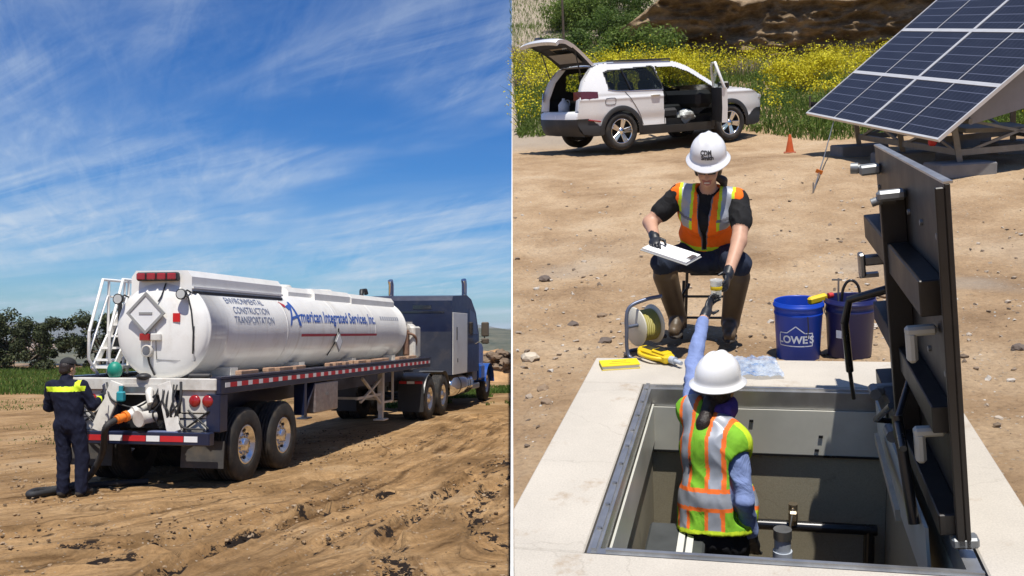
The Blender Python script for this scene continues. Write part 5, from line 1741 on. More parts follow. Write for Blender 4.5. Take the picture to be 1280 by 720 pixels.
WREAR = [(-1.52, 1.15), (-1.56, 1.44), (-1.48, 1.475), (-0.50, 1.53), (-0.44, 1.50), (-0.33, 1.10), (-1.30, 1.115)]
DOOR = [(-0.28, 0.40), (-0.33, 0.98), (-0.40, 1.53), (0.06, 1.51), (0.36, 1.40), (0.88, 1.07), (0.95, 0.95), (0.93, 0.62), (0.86, 0.42)]
WFAR = [(-0.36, 1.10), (-0.44, 1.52), (0.05, 1.50), (0.36, 1.37), (0.80, 1.09)]
WX = (-1.29, 1.27); WZ = 0.36
Rc = MR @ Matrix.Identity(4)
suv_p = Vector((-2.66, 17.75, 0)); th_s = math.radians(40.5)
fwd_s = Vector((math.cos(th_s), math.sin(th_s), 0)); right_s = Vector((math.sin(th_s), -math.cos(th_s), 0))
ctr_s = suv_p + fwd_s * 1.29 - right_s * 0.80
zs = (hz(ctr_s.x - 0.9, ctr_s.y - 1.1) + hz(ctr_s.x + 0.9, ctr_s.y + 0.8)) / 2
M_SUV = MR @ T(ctr_s.x, ctr_s.y, zs + 0.015, th_s) @ Matrix.Scale(0.965, 4)
suv = thing('suv', 'white compact suv with its tailgate and front passenger door open on the dirt', 'car', M_SUV)
def side_panel(sgn, holes, name, material, keepfn=None, off=0.0, step=0.016):
    gx = np.arange(-2.22, 2.22, step); gz = np.arange(0.24, 1.68, step)
    X, Z = np.meshgrid(gx, gz)
    F = grid_faces(len(gz), len(gx))
    V = np.stack([X.ravel(), Z.ravel()], 1)
    c = V[F].mean(1)
    ok = in_poly(c[:, 0], c[:, 1], OUT)
    for hpoly in holes:
        ok &= ~in_poly(c[:, 0], c[:, 1], hpoly)
    for wx in WX:
        ok &= np.hypot(c[:, 0] - wx, c[:, 1] - WZ) > 0.40
    if keepfn is not None:
        ok &= keepfn(c[:, 0], c[:, 1])
    F = F[ok]
    used = np.unique(F); mp = np.full(len(V), -1); mp[used] = np.arange(len(used)); F = mp[F]; V = V[used]
    w = halfw(V[:, 0], V[:, 1]) + off
    # shoulder crease and door skin shape
    w = w + 0.012 * np.exp(-((V[:, 1] - 0.97) / 0.03) ** 2) - 0.018 * np.exp(-((V[:, 1] - 0.55) / 0.10) ** 2)
    P3 = np.stack([V[:, 0], sgn * w, V[:, 1]], 1)
    if sgn < 0:
        F = F
    else:
        F = F[:, ::-1]
    return link(name, np_mesh(name, P3, F, material), suv)
SEAM = lambda x, z: ~(((np.abs(x + 0.30 + 0.02 * z) < 0.010) & (z > 0.40) & (z < 1.1)) | ((np.abs(z - 0.425) < 0.008) & (np.abs(x) < 0.9)))
white_zone = lambda x, z: (z > 0.42 + 0.20 * sst(1.62, 2.0, np.abs(x))) & SEAM(x, z)
black_zone = lambda x, z: ~(z > 0.42 + 0.20 * sst(1.62, 2.0, np.abs(x)))
sidep = side_panel(-1, [WREAR, DOOR], 'right_side', CARW, white_zone)
side_panel(1, [WREAR, WFAR], 'left_side', CARW, white_zone)
side_panel(-1, [DOOR], 'lower_cladding', CLAD, black_zone, 0.004)
side_panel(1, [], 'lower_cladding', CLAD, black_zone, 0.004)
side_panel(-1, [WREAR, DOOR], 'inner_trim', DARKI, lambda x, z: (z > 0.45) & (x > -2.0) & (x < 1.3), -0.045)
side_panel(1, [WREAR, WFAR], 'inner_trim', DARKI, lambda x, z: (z > 0.45) & (x > -2.0) & (x < 1.3), -0.045)
for sgn in (-1, 1):
    inner = lambda x, z: in_poly(x, z, WREAR) 
    gl_ = side_panel(sgn, [], 'side_window', GLASSM, inner, -0.012)
    if sgn > 0:
        side_panel(sgn, [], 'side_window', GLASSM, lambda x, z: in_poly(x, z, WFAR), -0.012)
    # black window surround
    def ring(x, z):
        return in_poly(x, z, [(p[0] * 1.0 + (0.022 if p[0] > -0.9 else -0.022), p[1] + (0.02 if p[1] > 1.3 else -0.018)) for p in WREAR]) & ~in_poly(x, z, WREAR)
    side_panel(sgn, [], 'window_trim', CLAD, ring, 0.003)
    b = MB(); b.beam((-0.93, sgn * 0.735, 1.31), (-0.90, sgn * 0.885, 1.10), 0.03, 0.02); 
    for wx in WX:
        r_ = MB(); n = 28; vs = []
        for k in range(n + 1):
            a = -0.12 + (PI + 0.24) * k / n
            for (rr_, dy) in ((0.385, 0.0), (0.45, 0.012), (0.475, -0.005)):
                x = wx + rr_ * math.cos(a); z = max(WZ + rr_ * math.sin(a), 0.24)
                vs.append((x, sgn * (float(halfw(x, z)) + 0.012 + dy), z))
        for k in range(n):
            for j in range(2):
                f = (3 * k + j, 3 * k + j + 1, 3 * k + j + 4, 3 * k + j + 3)
                r_.add([], []); r_.f.append(f if sgn < 0 else f[::-1]); r_.m.append(0); r_.s.append(True)
        r_.v = vs
        r_.build('wheel_arch', CLAD, suv)
def top_strip(prof, name, material, crown=0.03, inset=0.0, ny=14):
    prof = [(q.x, q.y) for q in arc(prof, 5)]
    vs = []
    for x, z in prof:
        w = float(halfw(x, z)) - inset
        for k in range(ny + 1):
            t_ = -1 + 2 * k / ny
            vs.append((x, w * t_, z + crown * (1 - abs(t_) ** 2.4)))
    n = len(prof)
    fs = [(i * (ny + 1) + k, i * (ny + 1) + k + 1, (i + 1) * (ny + 1) + k + 1, (i + 1) * (ny + 1) + k) for i in range(n - 1) for k in range(ny)]
    b = MB(); b.add(vs, fs, 0, True)
    return b.build(name, material, suv)
top_strip([(-1.74, 1.565), (-1.35, 1.63), (-0.6, 1.65), (0.0, 1.615), (0.16, 1.57)], 'roof', CARW)
top_strip([(0.16, 1.57), (0.36, 1.495), (0.72, 1.265), (1.0, 1.105)], 'windscreen', GLASSM, 0.03)
top_strip([(1.0, 1.10), (1.40, 1.05), (1.82, 0.98), (2.06, 0.865), (2.16, 0.70)], 'bonnet', CARW, 0.035)
top_strip([(2.16, 0.70), (2.165, 0.60), (2.14, 0.42), (2.02, 0.30)], 'front_bumper', CLAD, 0.0)
def rear_strip(prof, name, material):
    vs = []; ny = 14
    for x, z in prof:
        w = float(halfw(x, z))
        for k in range(ny + 1):
            t_ = -1 + 2 * k / ny
            vs.append((x - 0.10 * (1 - abs(t_) ** 3), w * t_, z))
    n = len(prof)
    fs = [(i * (ny + 1) + k, i * (ny + 1) + k + 1, (i + 1) * (ny + 1) + k + 1, (i + 1) * (ny + 1) + k) for i in range(n - 1) for k in range(ny)]
    b = MB(); b.add(vs, fs, 0, True); return b.build(name, material, suv)
rear_strip([(-2.04, 0.30), (-2.13, 0.40), (-2.165, 0.52), (-2.16, 0.62)], 'rear_bumper', CLAD)
rear_strip([(-2.16, 0.62), (-2.15, 0.72), (-2.10, 0.765), (-1.95, 0.765)], 'rear_skirt', CARW)
for s in (1, -1):
    b = MB()   # pillar closing the side of the tailgate opening
    pts = [(-2.13, 0.77), (-2.10, 1.0), (-1.97, 1.32), (-1.76, 1.56)]
    vs = []
    for x, z in pts:
        w = float(halfw(x, z)); vs += [(x, s * w, z), (x - 0.03, s * (w - 0.10), z), (x + 0.1, s * (w - 0.14), z)]
    fs = []
    for i in range(3):
        for j in range(2):
            f = (3 * i + j, 3 * i + j + 1, 3 * i + j + 4, 3 * i + j + 3); fs.append(f if s > 0 else f[::-1])
    b.add(vs, fs, 0, True); b.build('tailgate_pillar', CARW, suv)
    b = MB()   # tail lamp wrapping the corner
    vs = []
    for x, z0, z1 in ((-1.78, 1.00, 1.11), (-1.95, 0.965, 1.125), (-2.09, 0.96, 1.13)):
        for z in (z0, z1):
            vs.append((x, s * (float(halfw(x, z)) + 0.012), z))
    for z in (0.965, 1.125):
        vs.append((-2.155, s * (float(halfw(-2.1, 1.0)) - 0.16), z))
    fs = [(0, 2, 3, 1), (2, 4, 5, 3), (4, 6, 7, 5)]
    b.add(vs, fs if s < 0 else [f[::-1] for f in fs], 0, False); b.build('tail_lamp', mat('tail_lamp', (0.10, 0.006, 0.014), 0.15, var=0.1, coat=0.6), suv)
    b = MB(); b.beam((-1.45, s * 0.665, 1.665), (0.0, s * 0.675, 1.66), 0.035, 0.03, ch=0.01); b.build('roof_rail', BLK, suv)
    b = MB(); b.box((2.06, s * 0.66, 0.84), (0.14, 0.26, 0.09), rotm(0, 0.2, s * -0.45), ch=0.02); b.build('head_lamp', mat('lamp_clear', (0.5, 0.52, 0.55), 0.1, var=0.05, coat=0.5), suv)
    b = MB(); b.tube([(-0.62, s * 0.905, 0.985), (-0.60, s * 0.925, 0.99), (-0.44, s * 0.925, 0.99), (-0.42, s * 0.905, 0.985)], 0.014, 6); b.build('door_handle', mat('handle_tan', (0.55, 0.52, 0.46), 0.3), suv)
# interior
b = MB()
b.box((-1.62, 0, 0.70), (0.95, 1.40, 0.08)); b.box((0.0, 0, 0.36), (2.3, 1.60, 0.06))
b.build('cabin_floor', DARKI, suv)
b = MB(); b.box((-0.85, 0, 1.585), (1.7, 1.25, 0.02)); b.build('headliner', HEADL, suv)
for y in (-0.38, 0.38):
    for x, nm in ((-0.05, 0), (-0.98, 1)):
        b = MB(); b.box((x, y, 0.62), (0.50, 0.50, 0.20), ch=0.05); b.box((x - 0.28, y, 0.98), (0.14, 0.48, 0.62), rotm(0, -0.22, 0), ch=0.05); b.box((x - 0.38, y, 1.37), (0.10, 0.25, 0.18), ch=0.04); b.build('seat', DARKI, suv)
b = MB(); b.box((0.80, 0, 0.86), (0.40, 1.45, 0.34), ch=0.08); b.box((0.55, 0, 0.62), (0.7, 0.25, 0.3), ch=0.04); b.build('dashboard', DARKI, suv)
b = MB(); b.lathe([(0.17, -0.012), (0.19, 0), (0.17, 0.012), (0.165, 0)], origin=(0.50, 0.38, 0.98), axis=(1, 0, 0.45), n=24); b.build('steering_wheel', BLK, suv)
# wheels
t_ = MB(); t_.lathe([(0.235, -0.10), (0.30, -0.112), (0.345, -0.10), (0.358, -0.07), (0.358, 0.07), (0.345, 0.10), (0.30, 0.112), (0.245, 0.105), (0.235, 0.08), (0.235, -0.1)], axis=(0, 1, 0), n=40)
tm = t_.mesh('tyre', TYRE)
r_ = MB(); r_.lathe([(0.236, 0.10), (0.225, 0.104), (0.215, 0.08), (0.21, -0.06)], axis=(0, 1, 0), n=40)
for k in range(5):
    a = 2 * PI * k / 5
    for da in (-0.11, 0.11):
        p0 = Vector((0.05 * math.cos(a + da * 2), 0.072, 0.05 * math.sin(a + da * 2))); p1 = Vector((0.222 * math.cos(a + da * 1.2), 0.092, 0.222 * math.sin(a + da * 1.2)))
        r_.beam(p0, p1, 0.05, 0.024, ch=0.006, up=(0, 1, 0))
r_.lathe([(0.065, 0.05), (0.062, 0.088), (0.0, 0.095)], axis=(0, 1, 0), n=20)
rm = r_.mesh('rim', ALU)
d_ = MB(); d_.lathe([(0.212, -0.02), (0.0, -0.015)], axis=(0, 1, 0), n=24); dm_ = d_.mesh('brake_disc', BLACK)
for x in WX:
    for s in (-1, 1):
        Mw = Matrix.Translation((x, s * 0.795, 0.355)) @ (Matrix.Rotation(PI, 4, 'Z') if s < 0 else Matrix.Identity(4)) @ Matrix.Rotation(0.4 * x, 4, 'Y')
        w = link('wheel', dm_, suv, Mw); link('tyre', tm, w); link('rim', rm, w)
b = MB(); b.box((0, 0, 0.40), (3.9, 1.25, 0.24)); b.cyl((-1.29, -.7, .36), (-1.29, .7, .36), .05); b.cyl((1.27, -.7, .36), (1.27, .7, .36), .05); b.build('underbody', BLACK, suv)
# tailgate, raised
def plate(prof, w0, w1, name, material, thick=0.05, parent=None, mi_in=None):
    """shell that follows prof (x,z) with half widths w0..w1"""
    prof = [(q.x, q.y) for q in arc(prof, 4)]
    n = len(prof); vs = []; ny = 10
    for side_ in (0, 1):
        for i, (x, z) in enumerate(prof):
            a, c = prof[max(i - 1, 0)], prof[min(i + 1, n - 1)]
            tx, tz = c[0] - a[0], c[1] - a[1]; L = math.hypot(tx, tz); nx, nz = -tz / L, tx / L
            if nz < 0:
                nx, nz = -nx, -nz
            w = w0 + (w1 - w0) * i / (n - 1) - (0.02 if side_ else 0)
            for k in range(ny + 1):
                t2 = -1 + 2 * k / ny
                cr = 0.05 * (1 - abs(t2) ** 2.5)
                o = (cr - (thick if side_ else 0))
                vs.append((x + nx * o, w * t2, z + nz * o))
    m = n * (ny + 1); q = ny + 1
    fo = [(i * q + k, i * q + k + 1, (i + 1) * q + k + 1, (i + 1) * q + k) for i in range(n - 1) for k in range(ny)]
    fi = [tuple(m + j for j in f[::-1]) for f in fo]
    ed = []
    for i in range(n - 1):
        for k in (0, ny):
            ed.append((i * q + k, (i + 1) * q + k, m + (i + 1) * q + k, m + i * q + k))
    for k in range(ny):
        for i in (0, n - 1):
            ed.append((i * q + k, i * q + k + 1, m + i * q + k + 1, m + i * q + k))
    b = MB(); b.add(vs, fo, 0, True); b.f += [tuple(f) for f in fi]; b.m += [1] * len(fi); b.s += [True] * len(fi)
    b.f += ed; b.m += [0] * len(ed); b.s += [False] * len(ed)
    return b.build(name, material, parent)
tg_ = plate([(-1.70, 1.62), (-1.95, 1.84), (-2.15, 1.99)], 0.64, 0.70, 'tailgate', [CARW, DARKI], 0.05, suv)
plate([(-2.15, 1.99), (-2.32, 2.075), (-2.48, 2.08), (-2.56, 2.03)], 0.70, 0.74, 'tailgate_skin', [CARW, DARKI], 0.07, tg_)
b = MB(); b.add([(-1.80, -0.50, 1.712), (-1.80, 0.50, 1.712), (-2.08, 0.54, 1.912), (-2.08, -0.54, 1.912)], [(0, 1, 2, 3)])
b.v = [(x - 0.04, y, z + 0.045) for x, y, z in b.v]; b.build('tailgate_glass', mat('tint_glass', (0.03, 0.035, 0.04), 0.05, var=0.02, coat=0.5), tg_)
b = MB(); b.add([(-1.84, -0.44, 1.670), (-1.84, 0.44, 1.670), (-2.06, 0.48, 1.842), (-2.06, -0.48, 1.842)], [(3, 2, 1, 0)]); b.build('inner_glass', HEADL, tg_)
b = MB(); b.box((-2.36, 0.25, 2.145), (0.14, 0.22, 0.05), rotm(0, 0.25, 0), ch=0.015); b.build('plate_recess', BLK, tg_)
for s in (1, -1):
    b = MB(); b.tube([(-1.98, s * 0.62, 1.40), (-2.12, s * 0.66, 1.90)], 0.012, 6); b.build('tailgate_strut', BLK, suv)
# front right door, swung open about its front edge
hx, hy = 0.92, -0.885
Md = Matrix.Translation((hx, hy, 0)) @ Matrix.Rotation(math.radians(62), 4, 'Z') @ Matrix.Translation((-hx, -hy, 0))
def door_pts(poly, dy):
    return [(x, -(float(halfw(min(x, 1.5), z))) + dy, z) for x, z in poly]
dp = smooth_poly([(-0.26, 0.42), (-0.30, 1.04), (0.90, 1.04), (0.94, 0.95), (0.91, 0.62), (0.84, 0.44)], 3)
dp = [(-0.26, 0.42), (-0.28, 0.7), (-0.30, 1.06), (0.3, 1.075), (0.89, 1.06), (0.94, 0.92), (0.91, 0.62), (0.84, 0.44)]
b = MB()
o_ = door_pts(dp, 0.0); i_ = door_pts(dp, 0.10); n = len(dp)
b.add(o_ + i_, [tuple(range(n))[::-1], tuple(range(n, 2 * n))] + [(i, (i + 1) % n, n + (i + 1) % n, n + i) for i in range(n)])
b.m[1] = 1
dr = b.build('front_door', [CARW, DARKI], suv, Md)
b = MB()
fr = [(-0.30, 1.06), (-0.38, 1.53), (0.06, 1.51), (0.36, 1.40), (0.86, 1.08)]
b.tube([(x, -(float(halfw(x, z))) + 0.05, z) for x, z in fr], 0.026, 8); b.build('window_frame', CARW, dr)
b = MB(); b.add([(x, -(float(halfw(x, z))) + 0.05, z) for x, z in fr], [(0, 1, 2, 3, 4)]); b.build('door_glass', GLASSM, dr)
b = MB(); b.box((0.70, -1.0, 1.10), (0.10, 0.22, 0.15), ch=0.03); b.build('wing_mirror', BLK, dr)
b = MB(); b.box((0.78, 1.0, 1.10), (0.10, 0.22, 0.15), ch=0.03); b.build('wing_mirror', CARW, suv)
# things left in the car
jug = thing('plastic_jug', 'translucent plastic jug standing in the open boot of the white suv', 'jug', M_SUV @ T(-1.95, 0.15, 0.745))
b = MB(); b.lathe([(0, 0), (0.10, 0), (0.11, 0.02), (0.11, 0.15), (0.05, 0.22), (0.03, 0.24), (0.03, 0.27), (0, 0.27)], n=20); b.build('body', mat('jug_white', (0.55, 0.60, 0.66), 0.3, var=0.1), jug)
b = MB(); b.tube(arc([(0.06, 0, 0.23), (0.12, 0, 0.22), (0.13, 0, 0.12)], 4), 0.012, 6); b.build('handle', MATS['jug_white'], jug)
gb = thing('carrier_bag', 'pale plastic bag on the floor inside the open suv door', 'bag', M_SUV @ T(0.42, -0.55, 0.395))
link('bag_body', rock_mesh('bag_body', (0.20, 0.14, 0.16), 9, mat('bag_pale', (0.50, 0.52, 0.50), 0.3, var=0.25, vs=9), 3, 0.4), gb, Matrix.Translation((0, 0, 0.12)))

def side_line(pts, r=0.006, name='panel_seam', m_=None, off=0.004):
    b = MB()
    b.tube([(x, -(float(halfw(x, z)) + off + 0.012 * math.exp(-((z - 0.97) / 0.03) ** 2) - 0.018 * math.exp(-((z - 0.55) / 0.10) ** 2)), z) for x, z in [(q.x, q.y) for q in arc(pts, 5)]], r, 5)
    return b.build(name, m_ or BLACK, suv)
side_line([(-1.20, 1.09), (-1.10, 0.98), (-0.98, 0.82), (-0.86, 0.62), (-0.80, 0.45)], 0.005)
side_line([(0.96, 1.04), (0.98, 0.85), (0.95, 0.60), (0.90, 0.44)], 0.005)
side_line([(-1.62, 0.98), (-1.50, 0.985), (-1.42, 0.97), (-1.42, 0.88), (-1.50, 0.86), (-1.62, 0.87), (-1.64, 0.92), (-1.62, 0.98)], 0.004, 'fuel_flap')
side_line([(-1.56, 1.135), (-1.3, 1.10), (-0.8, 1.092), (-0.33, 1.085)], 0.010, 'window_chrome', CHROME)
side_line([(-1.05, 1.12), (-1.10, 1.30), (-1.16, 1.49)], 0.022, 'window_pillar', BLK, -0.004)
side_line([(-1.98, 0.60), (-1.86, 0.58), (-1.74, 0.56)], 0.012, 'bumper_reflector', REDL, 0.012)
b = MB(); b.box((-2.235, 0.0, 0.50), (0.01, 0.34, 0.12)); b.build('reflector_strip', CLAD, suv)
b = MB(); b.cyl((-1.2, 0.0, 1.67), (-1.35, 0.0, 1.80), 0.006, n=6); b.build('antenna', BLK, suv)
b = MB(); b.box((-2.195, -0.55, 0.50), (0.03, 0.16, 0.045), rotm(0, 0, 0.25), ch=0.01); b.build('rear_reflector', REDL, suv)
# ================================================================== MEADOW, ROCK, SCRUB BEHIND THE SUV
WEED = leaf_mat('weed_green', (0.12, 0.19, 0.032), (0.24, 0.31, 0.07), 0.45)
WEED2 = leaf_mat('weed_dark', (0.08, 0.14, 0.026), (0.16, 0.23, 0.05), 0.45)
FLOW = leaf_mat('mustard_flower', (0.58, 0.50, 0.015), (0.75, 0.70, 0.04), 0.25)
DRYG = leaf_mat('dry_stalk', (0.26, 0.21, 0.13), (0.36, 0.31, 0.20), 0.2)
def edge_y(x):
    return 21.0 + 0.0 * x - 1.9 * sst(-1.5, 1.2, x) + 0.35 * fbm(x * 0.7, x * 0 + 2, 3, 6)
rg = np.random.default_rng(21)
def scatter(n, x0, x1, y0, y1, pw=1.0):
    Y = y0 + (y1 - y0) * rg.random(n) ** pw
    X = x0 + (x1 - x0) * rg.random(n)
    xb = (0.05 - YR.x * Y) / XR.x
    k = (Y > edge_y(X)) & (X > xb + 0.05) & (X < 2 + 0.45 * Y)
    return X[k], Y[k]
def patch(X, Y):
    return fbm(X * 0.22 + 5, Y * 0.16, 3, 91)
# low green ground cover
X, Y = scatter(150000, -18, 14, 18.8, 66, 1.6)
Z = hill_z(X, Y)
c = patch(X, Y)
hgt = (0.10 + 0.15 * rg.random(len(X))) * (1.0 + 0.8 * sst(-0.3, 0.5, c)) * (0.55 + 0.45 * sst(0, 1.5, Y - edge_y(X)))
gr = blades('grass', np.stack([X, Y, Z], 1), hgt, 0.011, WEED, rg, 0.45, M=MR)
tag(gr, 'dense green weeds and grass of the meadow behind the white suv', 'grass', kind='stuff')
X, Y = scatter(30000, -14, 14, 18.8, 40, 1.5)
Z = hill_z(X, Y)
hgt = (0.18 + 0.40 * rg.random(len(X)) ** 2) * (0.5 + 0.5 * sst(0, 1.5, Y - edge_y(X)))
gr = blades('grass', np.stack([X, Y, Z], 1), hgt, 0.011, WEED2, rg, 0.35, M=MR)
tag(gr, 'dark upright weed stems among the meadow plants', 'grass', kind='stuff')
# mustard: stems and many small yellow blossoms
X, Y = scatter(8000, -14, 12, 20.0, 37, 1.0)
c = patch(X, Y) + 0.9 * fbm(X * 0.55, Y * 0.45, 2, 95) + 0.15 * sst(1.0, -3.0, X)
k = (c + 0.22 * rg.normal(size=len(X)) > 0.30) & (Y > edge_y(X) + 0.4)
X, Y, c = X[k], Y[k], c[k]
Z = hill_z(X, Y)
hh = 0.35 + 0.35 * rg.random(len(X)) + 0.45 * np.clip(c[:, ] * 0.6, 0, 1)
st = blades('mustard_stalks', np.stack([X, Y, Z], 1), hh, 0.010, WEED, rg, 0.15, M=MR)
tag(st, 'thin green stalks carrying the yellow mustard blossom', 'plants', kind='stuff')
nb_ = 22
n = len(X)
bx_ = np.repeat(X, nb_); by_ = np.repeat(Y, nb_); bz_ = np.repeat(Z, nb_); bh = np.repeat(hh, nb_)
off = rg.normal(size=(n * nb_, 3)) * np.array([0.13, 0.13, 0.16])
Pn = np.stack([bx_, by_, bz_ + bh * 0.88], 1) + off
a = rg.normal(size=Pn.shape); a /= np.linalg.norm(a, axis=1)[:, None]
t = rg.normal(size=Pn.shape); b_ = np.cross(a, t); b_ /= np.linalg.norm(b_, axis=1)[:, None]
s = (0.016 + 0.016 * rg.random(len(Pn)))[:, None]
V = np.stack([Pn - a * s, Pn + b_ * s, Pn + a * s, Pn - b_ * s], 1).reshape(-1, 3)
fl = link('mustard_flowers', np_mesh('mustard_flowers', V, np.arange(len(V)).reshape(-1, 4), FLOW, smooth=False), M=MR)
tag(fl, 'mass of small yellow mustard blossoms on the slope behind the suv', 'flowers', kind='stuff')
# leafy weed clumps
X, Y = scatter(2200, -14, 12, 19.0, 38, 1.5)
kk = rg.random(len(X)) < 0.75
X, Y = X[kk], Y[kk]; Z = hill_z(X, Y)
rr2 = 0.10 + 0.24 * rg.random(len(X)) ** 1.5
lc = leaf_cloud('weed_clumps', np.stack([X, Y, Z + rr2 * 0.6], 1), np.stack([rr2, rr2, rr2 * 0.9], 1), 95, 0.030, WEED, None, MR, rg)
tag(lc, 'leafy green weed clumps between the mustard and the dirt', 'weeds', kind='stuff')
# dry stalk band further up
X, Y = scatter(16000, -14, 10, 29, 42)
k = fbm(X * 0.3, Y * 0.3, 3, 33) > 0.15
X, Y = X[k], Y[k]
dr_ = blades('dry_grass', np.stack([X, Y, hill_z(X, Y)], 1), 0.5, 0.016, DRYG, rg, 0.35, M=MR)
tag(dr_, 'pale dry stalks mixed into the upper meadow', 'grass', kind='stuff')

# rounded shrubs
def shrub(x, y, w, h, mt, label, seed, name='shrub', nper=260, size=0.06):
    r2 = np.random.default_rng(seed)
    root = thing(name, label, 'shrub', MR @ T(x, y, hz(x, y) - 0.05))
    cs, rs = [], []
    for k in range(24):
        a = r2.uniform(0, 2 * PI); q = math.sqrt(r2.uniform(0, 1)); z = h * r2.uniform(0.1, 0.8)
        q *= math.sqrt(max(0.1, 1 - (z / h) ** 2))
        cs.append((w / 2 * q * math.cos(a), w / 2 * q * math.sin(a) * 0.7, z)); rr_ = r2.uniform(0.22, 0.40) * h
        rs.append((rr_ * 1.15, rr_, rr_ * 0.8))
    leaf_cloud('foliage', cs, rs, nper, size, mt, root, rng=r2)
    b = MB()
    for k in range(5):
        b.tube([(0.1 * k - 0.2, 0, 0), (cs[k][0] * .5, cs[k][1] * .5, h * .35), cs[k]], [0.03, 0.02, 0.01], 5)
    b.build('stem', BARK, root)
    return root
shrub(-4.9, 37.0, 4.2, 1.9, WEED, 'large rounded light green shrub beside the dark rock face', 301)
shrub(-6.4, 41, 3.4, 1.6, WEED2, 'green shrub above the raised tailgate of the suv', 302)
shrub(-8.6, 45, 3.2, 1.8, WEED, 'pale green shrub beside the white wall at the top of the slope', 303)
shrub(-5.6, 44, 3.4, 1.9, WEED2, 'dense green shrub behind the others at the foot of the bank', 304)
shrub(-2.6, 35.5, 3.0, 0.8, WEED2, 'low dark shrub at the foot of the rock face', 305)
shrub(4.6, 34.5, 3.4, 0.8, WEED2, 'low dark shrub near the solar array under the rock', 306)
shrub(0.9, 26.0, 2.2, 1.05, FLOW, 'shrub covered in yellow bloom behind the open suv door', 307, nper=300, size=0.03)
shrub(-2.6, 27.0, 2.2, 1.2, FLOW, 'yellow blooming bush behind the suv bonnet', 308, nper=240, size=0.03)
shrub(3.3, 29.0, 2.4, 1.2, FLOW, 'yellow blooming bush between the cone and the rock face', 309, nper=240, size=0.03)
shrub(-8.8, 46, 2.8, 1.5, WEED, 'pale green shrub beside the top of the white divider wall', 311)
shrub(-8.2, 50, 3.6, 1.9, WEED2, 'dark green shrub highest on the slope behind the tailgate', 312)
shrub(-6.4, 35.5, 2.4, 1.0, WEED, 'low green shrub behind the raised tailgate', 313)
shrub(-7.9, 39.5, 2.6, 1.2, WEED2, 'bushy green shrub next to the pole in the meadow', 314)
shrub(-9.6, 54, 3.0, 1.8, WEED, 'light green shrub at the far top of the slope by the wall', 315)
# thin pole in the meadow
pl_ = thing('pole', 'thin dark pole standing in the meadow behind the tailgate', 'pole', on_hill(-6.7, 33.0))
b = MB(); b.cyl((0, 0, -0.1), (0, 0, 3.6), 0.05, 0.035, n=8); b.build('shaft', BARK, pl_)
# dark cloth fence panel
sf = thing('silt_fence', 'low black fabric fence panel in the green weeds near the solar array', 'fence', on_hill(1.55, 21.5, 0.0, -0.1))
gx_, gz_ = np.meshgrid(np.linspace(-0.7, 0.9, 30), np.linspace(0, 0.42, 10))
gy_ = 0.08 * fbm(gx_ * 3, gz_ * 3, 3, 7)
link('fabric', np_mesh('fabric', np.stack([gx_.ravel(), gy_.ravel(), (gz_ * (0.8 + 0.25 * fbm(gx_ * 2, gx_ * 0, 2, 3))).ravel() + 0.06], 1), grid_faces(10, 30), mat('fence_fabric', (0.012, 0.012, 0.013), 0.8, var=0.3)), sf)
b = MB()
for x in (-0.7, 0.1, 0.9):
    b.cyl((x, 0.02, 0.0), (x, 0.02, 0.52), 0.02, n=6)
b.build_sep('stake', BARK, sf)

# rock outcrop: big layered mass
def rock_mat():
    m, t, p = new_mat('outcrop_rock')
    n = noise_node(t, 0.5, 9, 0.68, scl=(1, 1, 2.6))
    c = ramp(t, n.outputs['Fac'], [(0.30, (0.07, 0.045, 0.028)), (0.46, (0.20, 0.14, 0.08)), (0.56, (0.36, 0.26, 0.16)), (0.8, (0.50, 0.39, 0.25))])
    f = noise_node(t, 6, 8, 0.72, scl=(1, 1, 3))
    fr = ramp(t, f.outputs['Fac'], [(0.3, (0.6, 0.6, 0.6)), (0.6, (1.1, 1.1, 1.1))])
    t.links.new(mixrgb(t, 1.0, c.outputs[0], fr.outputs[0], 'MULTIPLY'), p.inputs['Base Color'])
    p.inputs['Roughness'].default_value = 0.95
    p.inputs['Specular IOR Level'].default_value = 0.1
    bump(t, p, f.outputs['Fac'], 0.9, 0.12)
    return m
ROCKM = rock_mat()
from mathutils import noise as mn
def outcrop(x0, y0, L, H, D, seed, label, rz=0.0):
    nx, nz = 230, 80
    vs = np.zeros((nz, nx, 3))
    for j in range(nz):
        for i in range(nx):
            s = i / (nx - 1); q = j / (nz - 1)
            x = (s - 0.5) * L
            prof = H * (0.78 + 0.30 * mn.noise(Vector((x * 0.16, seed, 0.3))) + 0.12 * mn.noise(Vector((x * 0.6, seed, 1.3)))) * min(1, 5 * s, 6 * (1 - s)) ** 0.5
            # face leans out near the top (overhanging ledge), then rolls back
            if q < 0.70:
                f = q / 0.70
                z = prof * f; y = -0.5 * f ** 3 + 0.5 * math.sin(f * 3.0)
            else:
                f = (q - 0.70) / 0.30
                z = prof * (1 + 0.16 * math.sin(f * PI * 0.5)); y = -0.43 + f * D
            d = 0.8 * mn.noise(Vector((x * 0.35, z * 0.9, seed * 2))) + 0.40 * (abs(mn.noise(Vector((x * 0.9, z * 2.6, seed)))) * 2 - 0.6) + 0.22 * (abs(mn.noise(Vector((x * 2.2, z * 5.0, seed)))) * 2 - 0.5) + 0.10 * mn.noise(Vector((x * 6, z * 9, seed)))
            vs[j, i] = (x, y + d, z - 0.4 + (0.25 * d if q > 0.7 else 0))
    me = np_mesh('rock_outcrop', vs.reshape(-1, 3), grid_faces(nz, nx), ROCKM)
    o = link('rock_outcrop', me, M=MR @ T(x0, y0, hz(x0, y0) - 0.2, rz))
    return tag(o, label, 'rock')
outcrop(2.6, 39.5, 19.0, 4.2, 7.0, 3.3, 'long brown layered rock outcrop above the meadow behind the suv', -0.06)
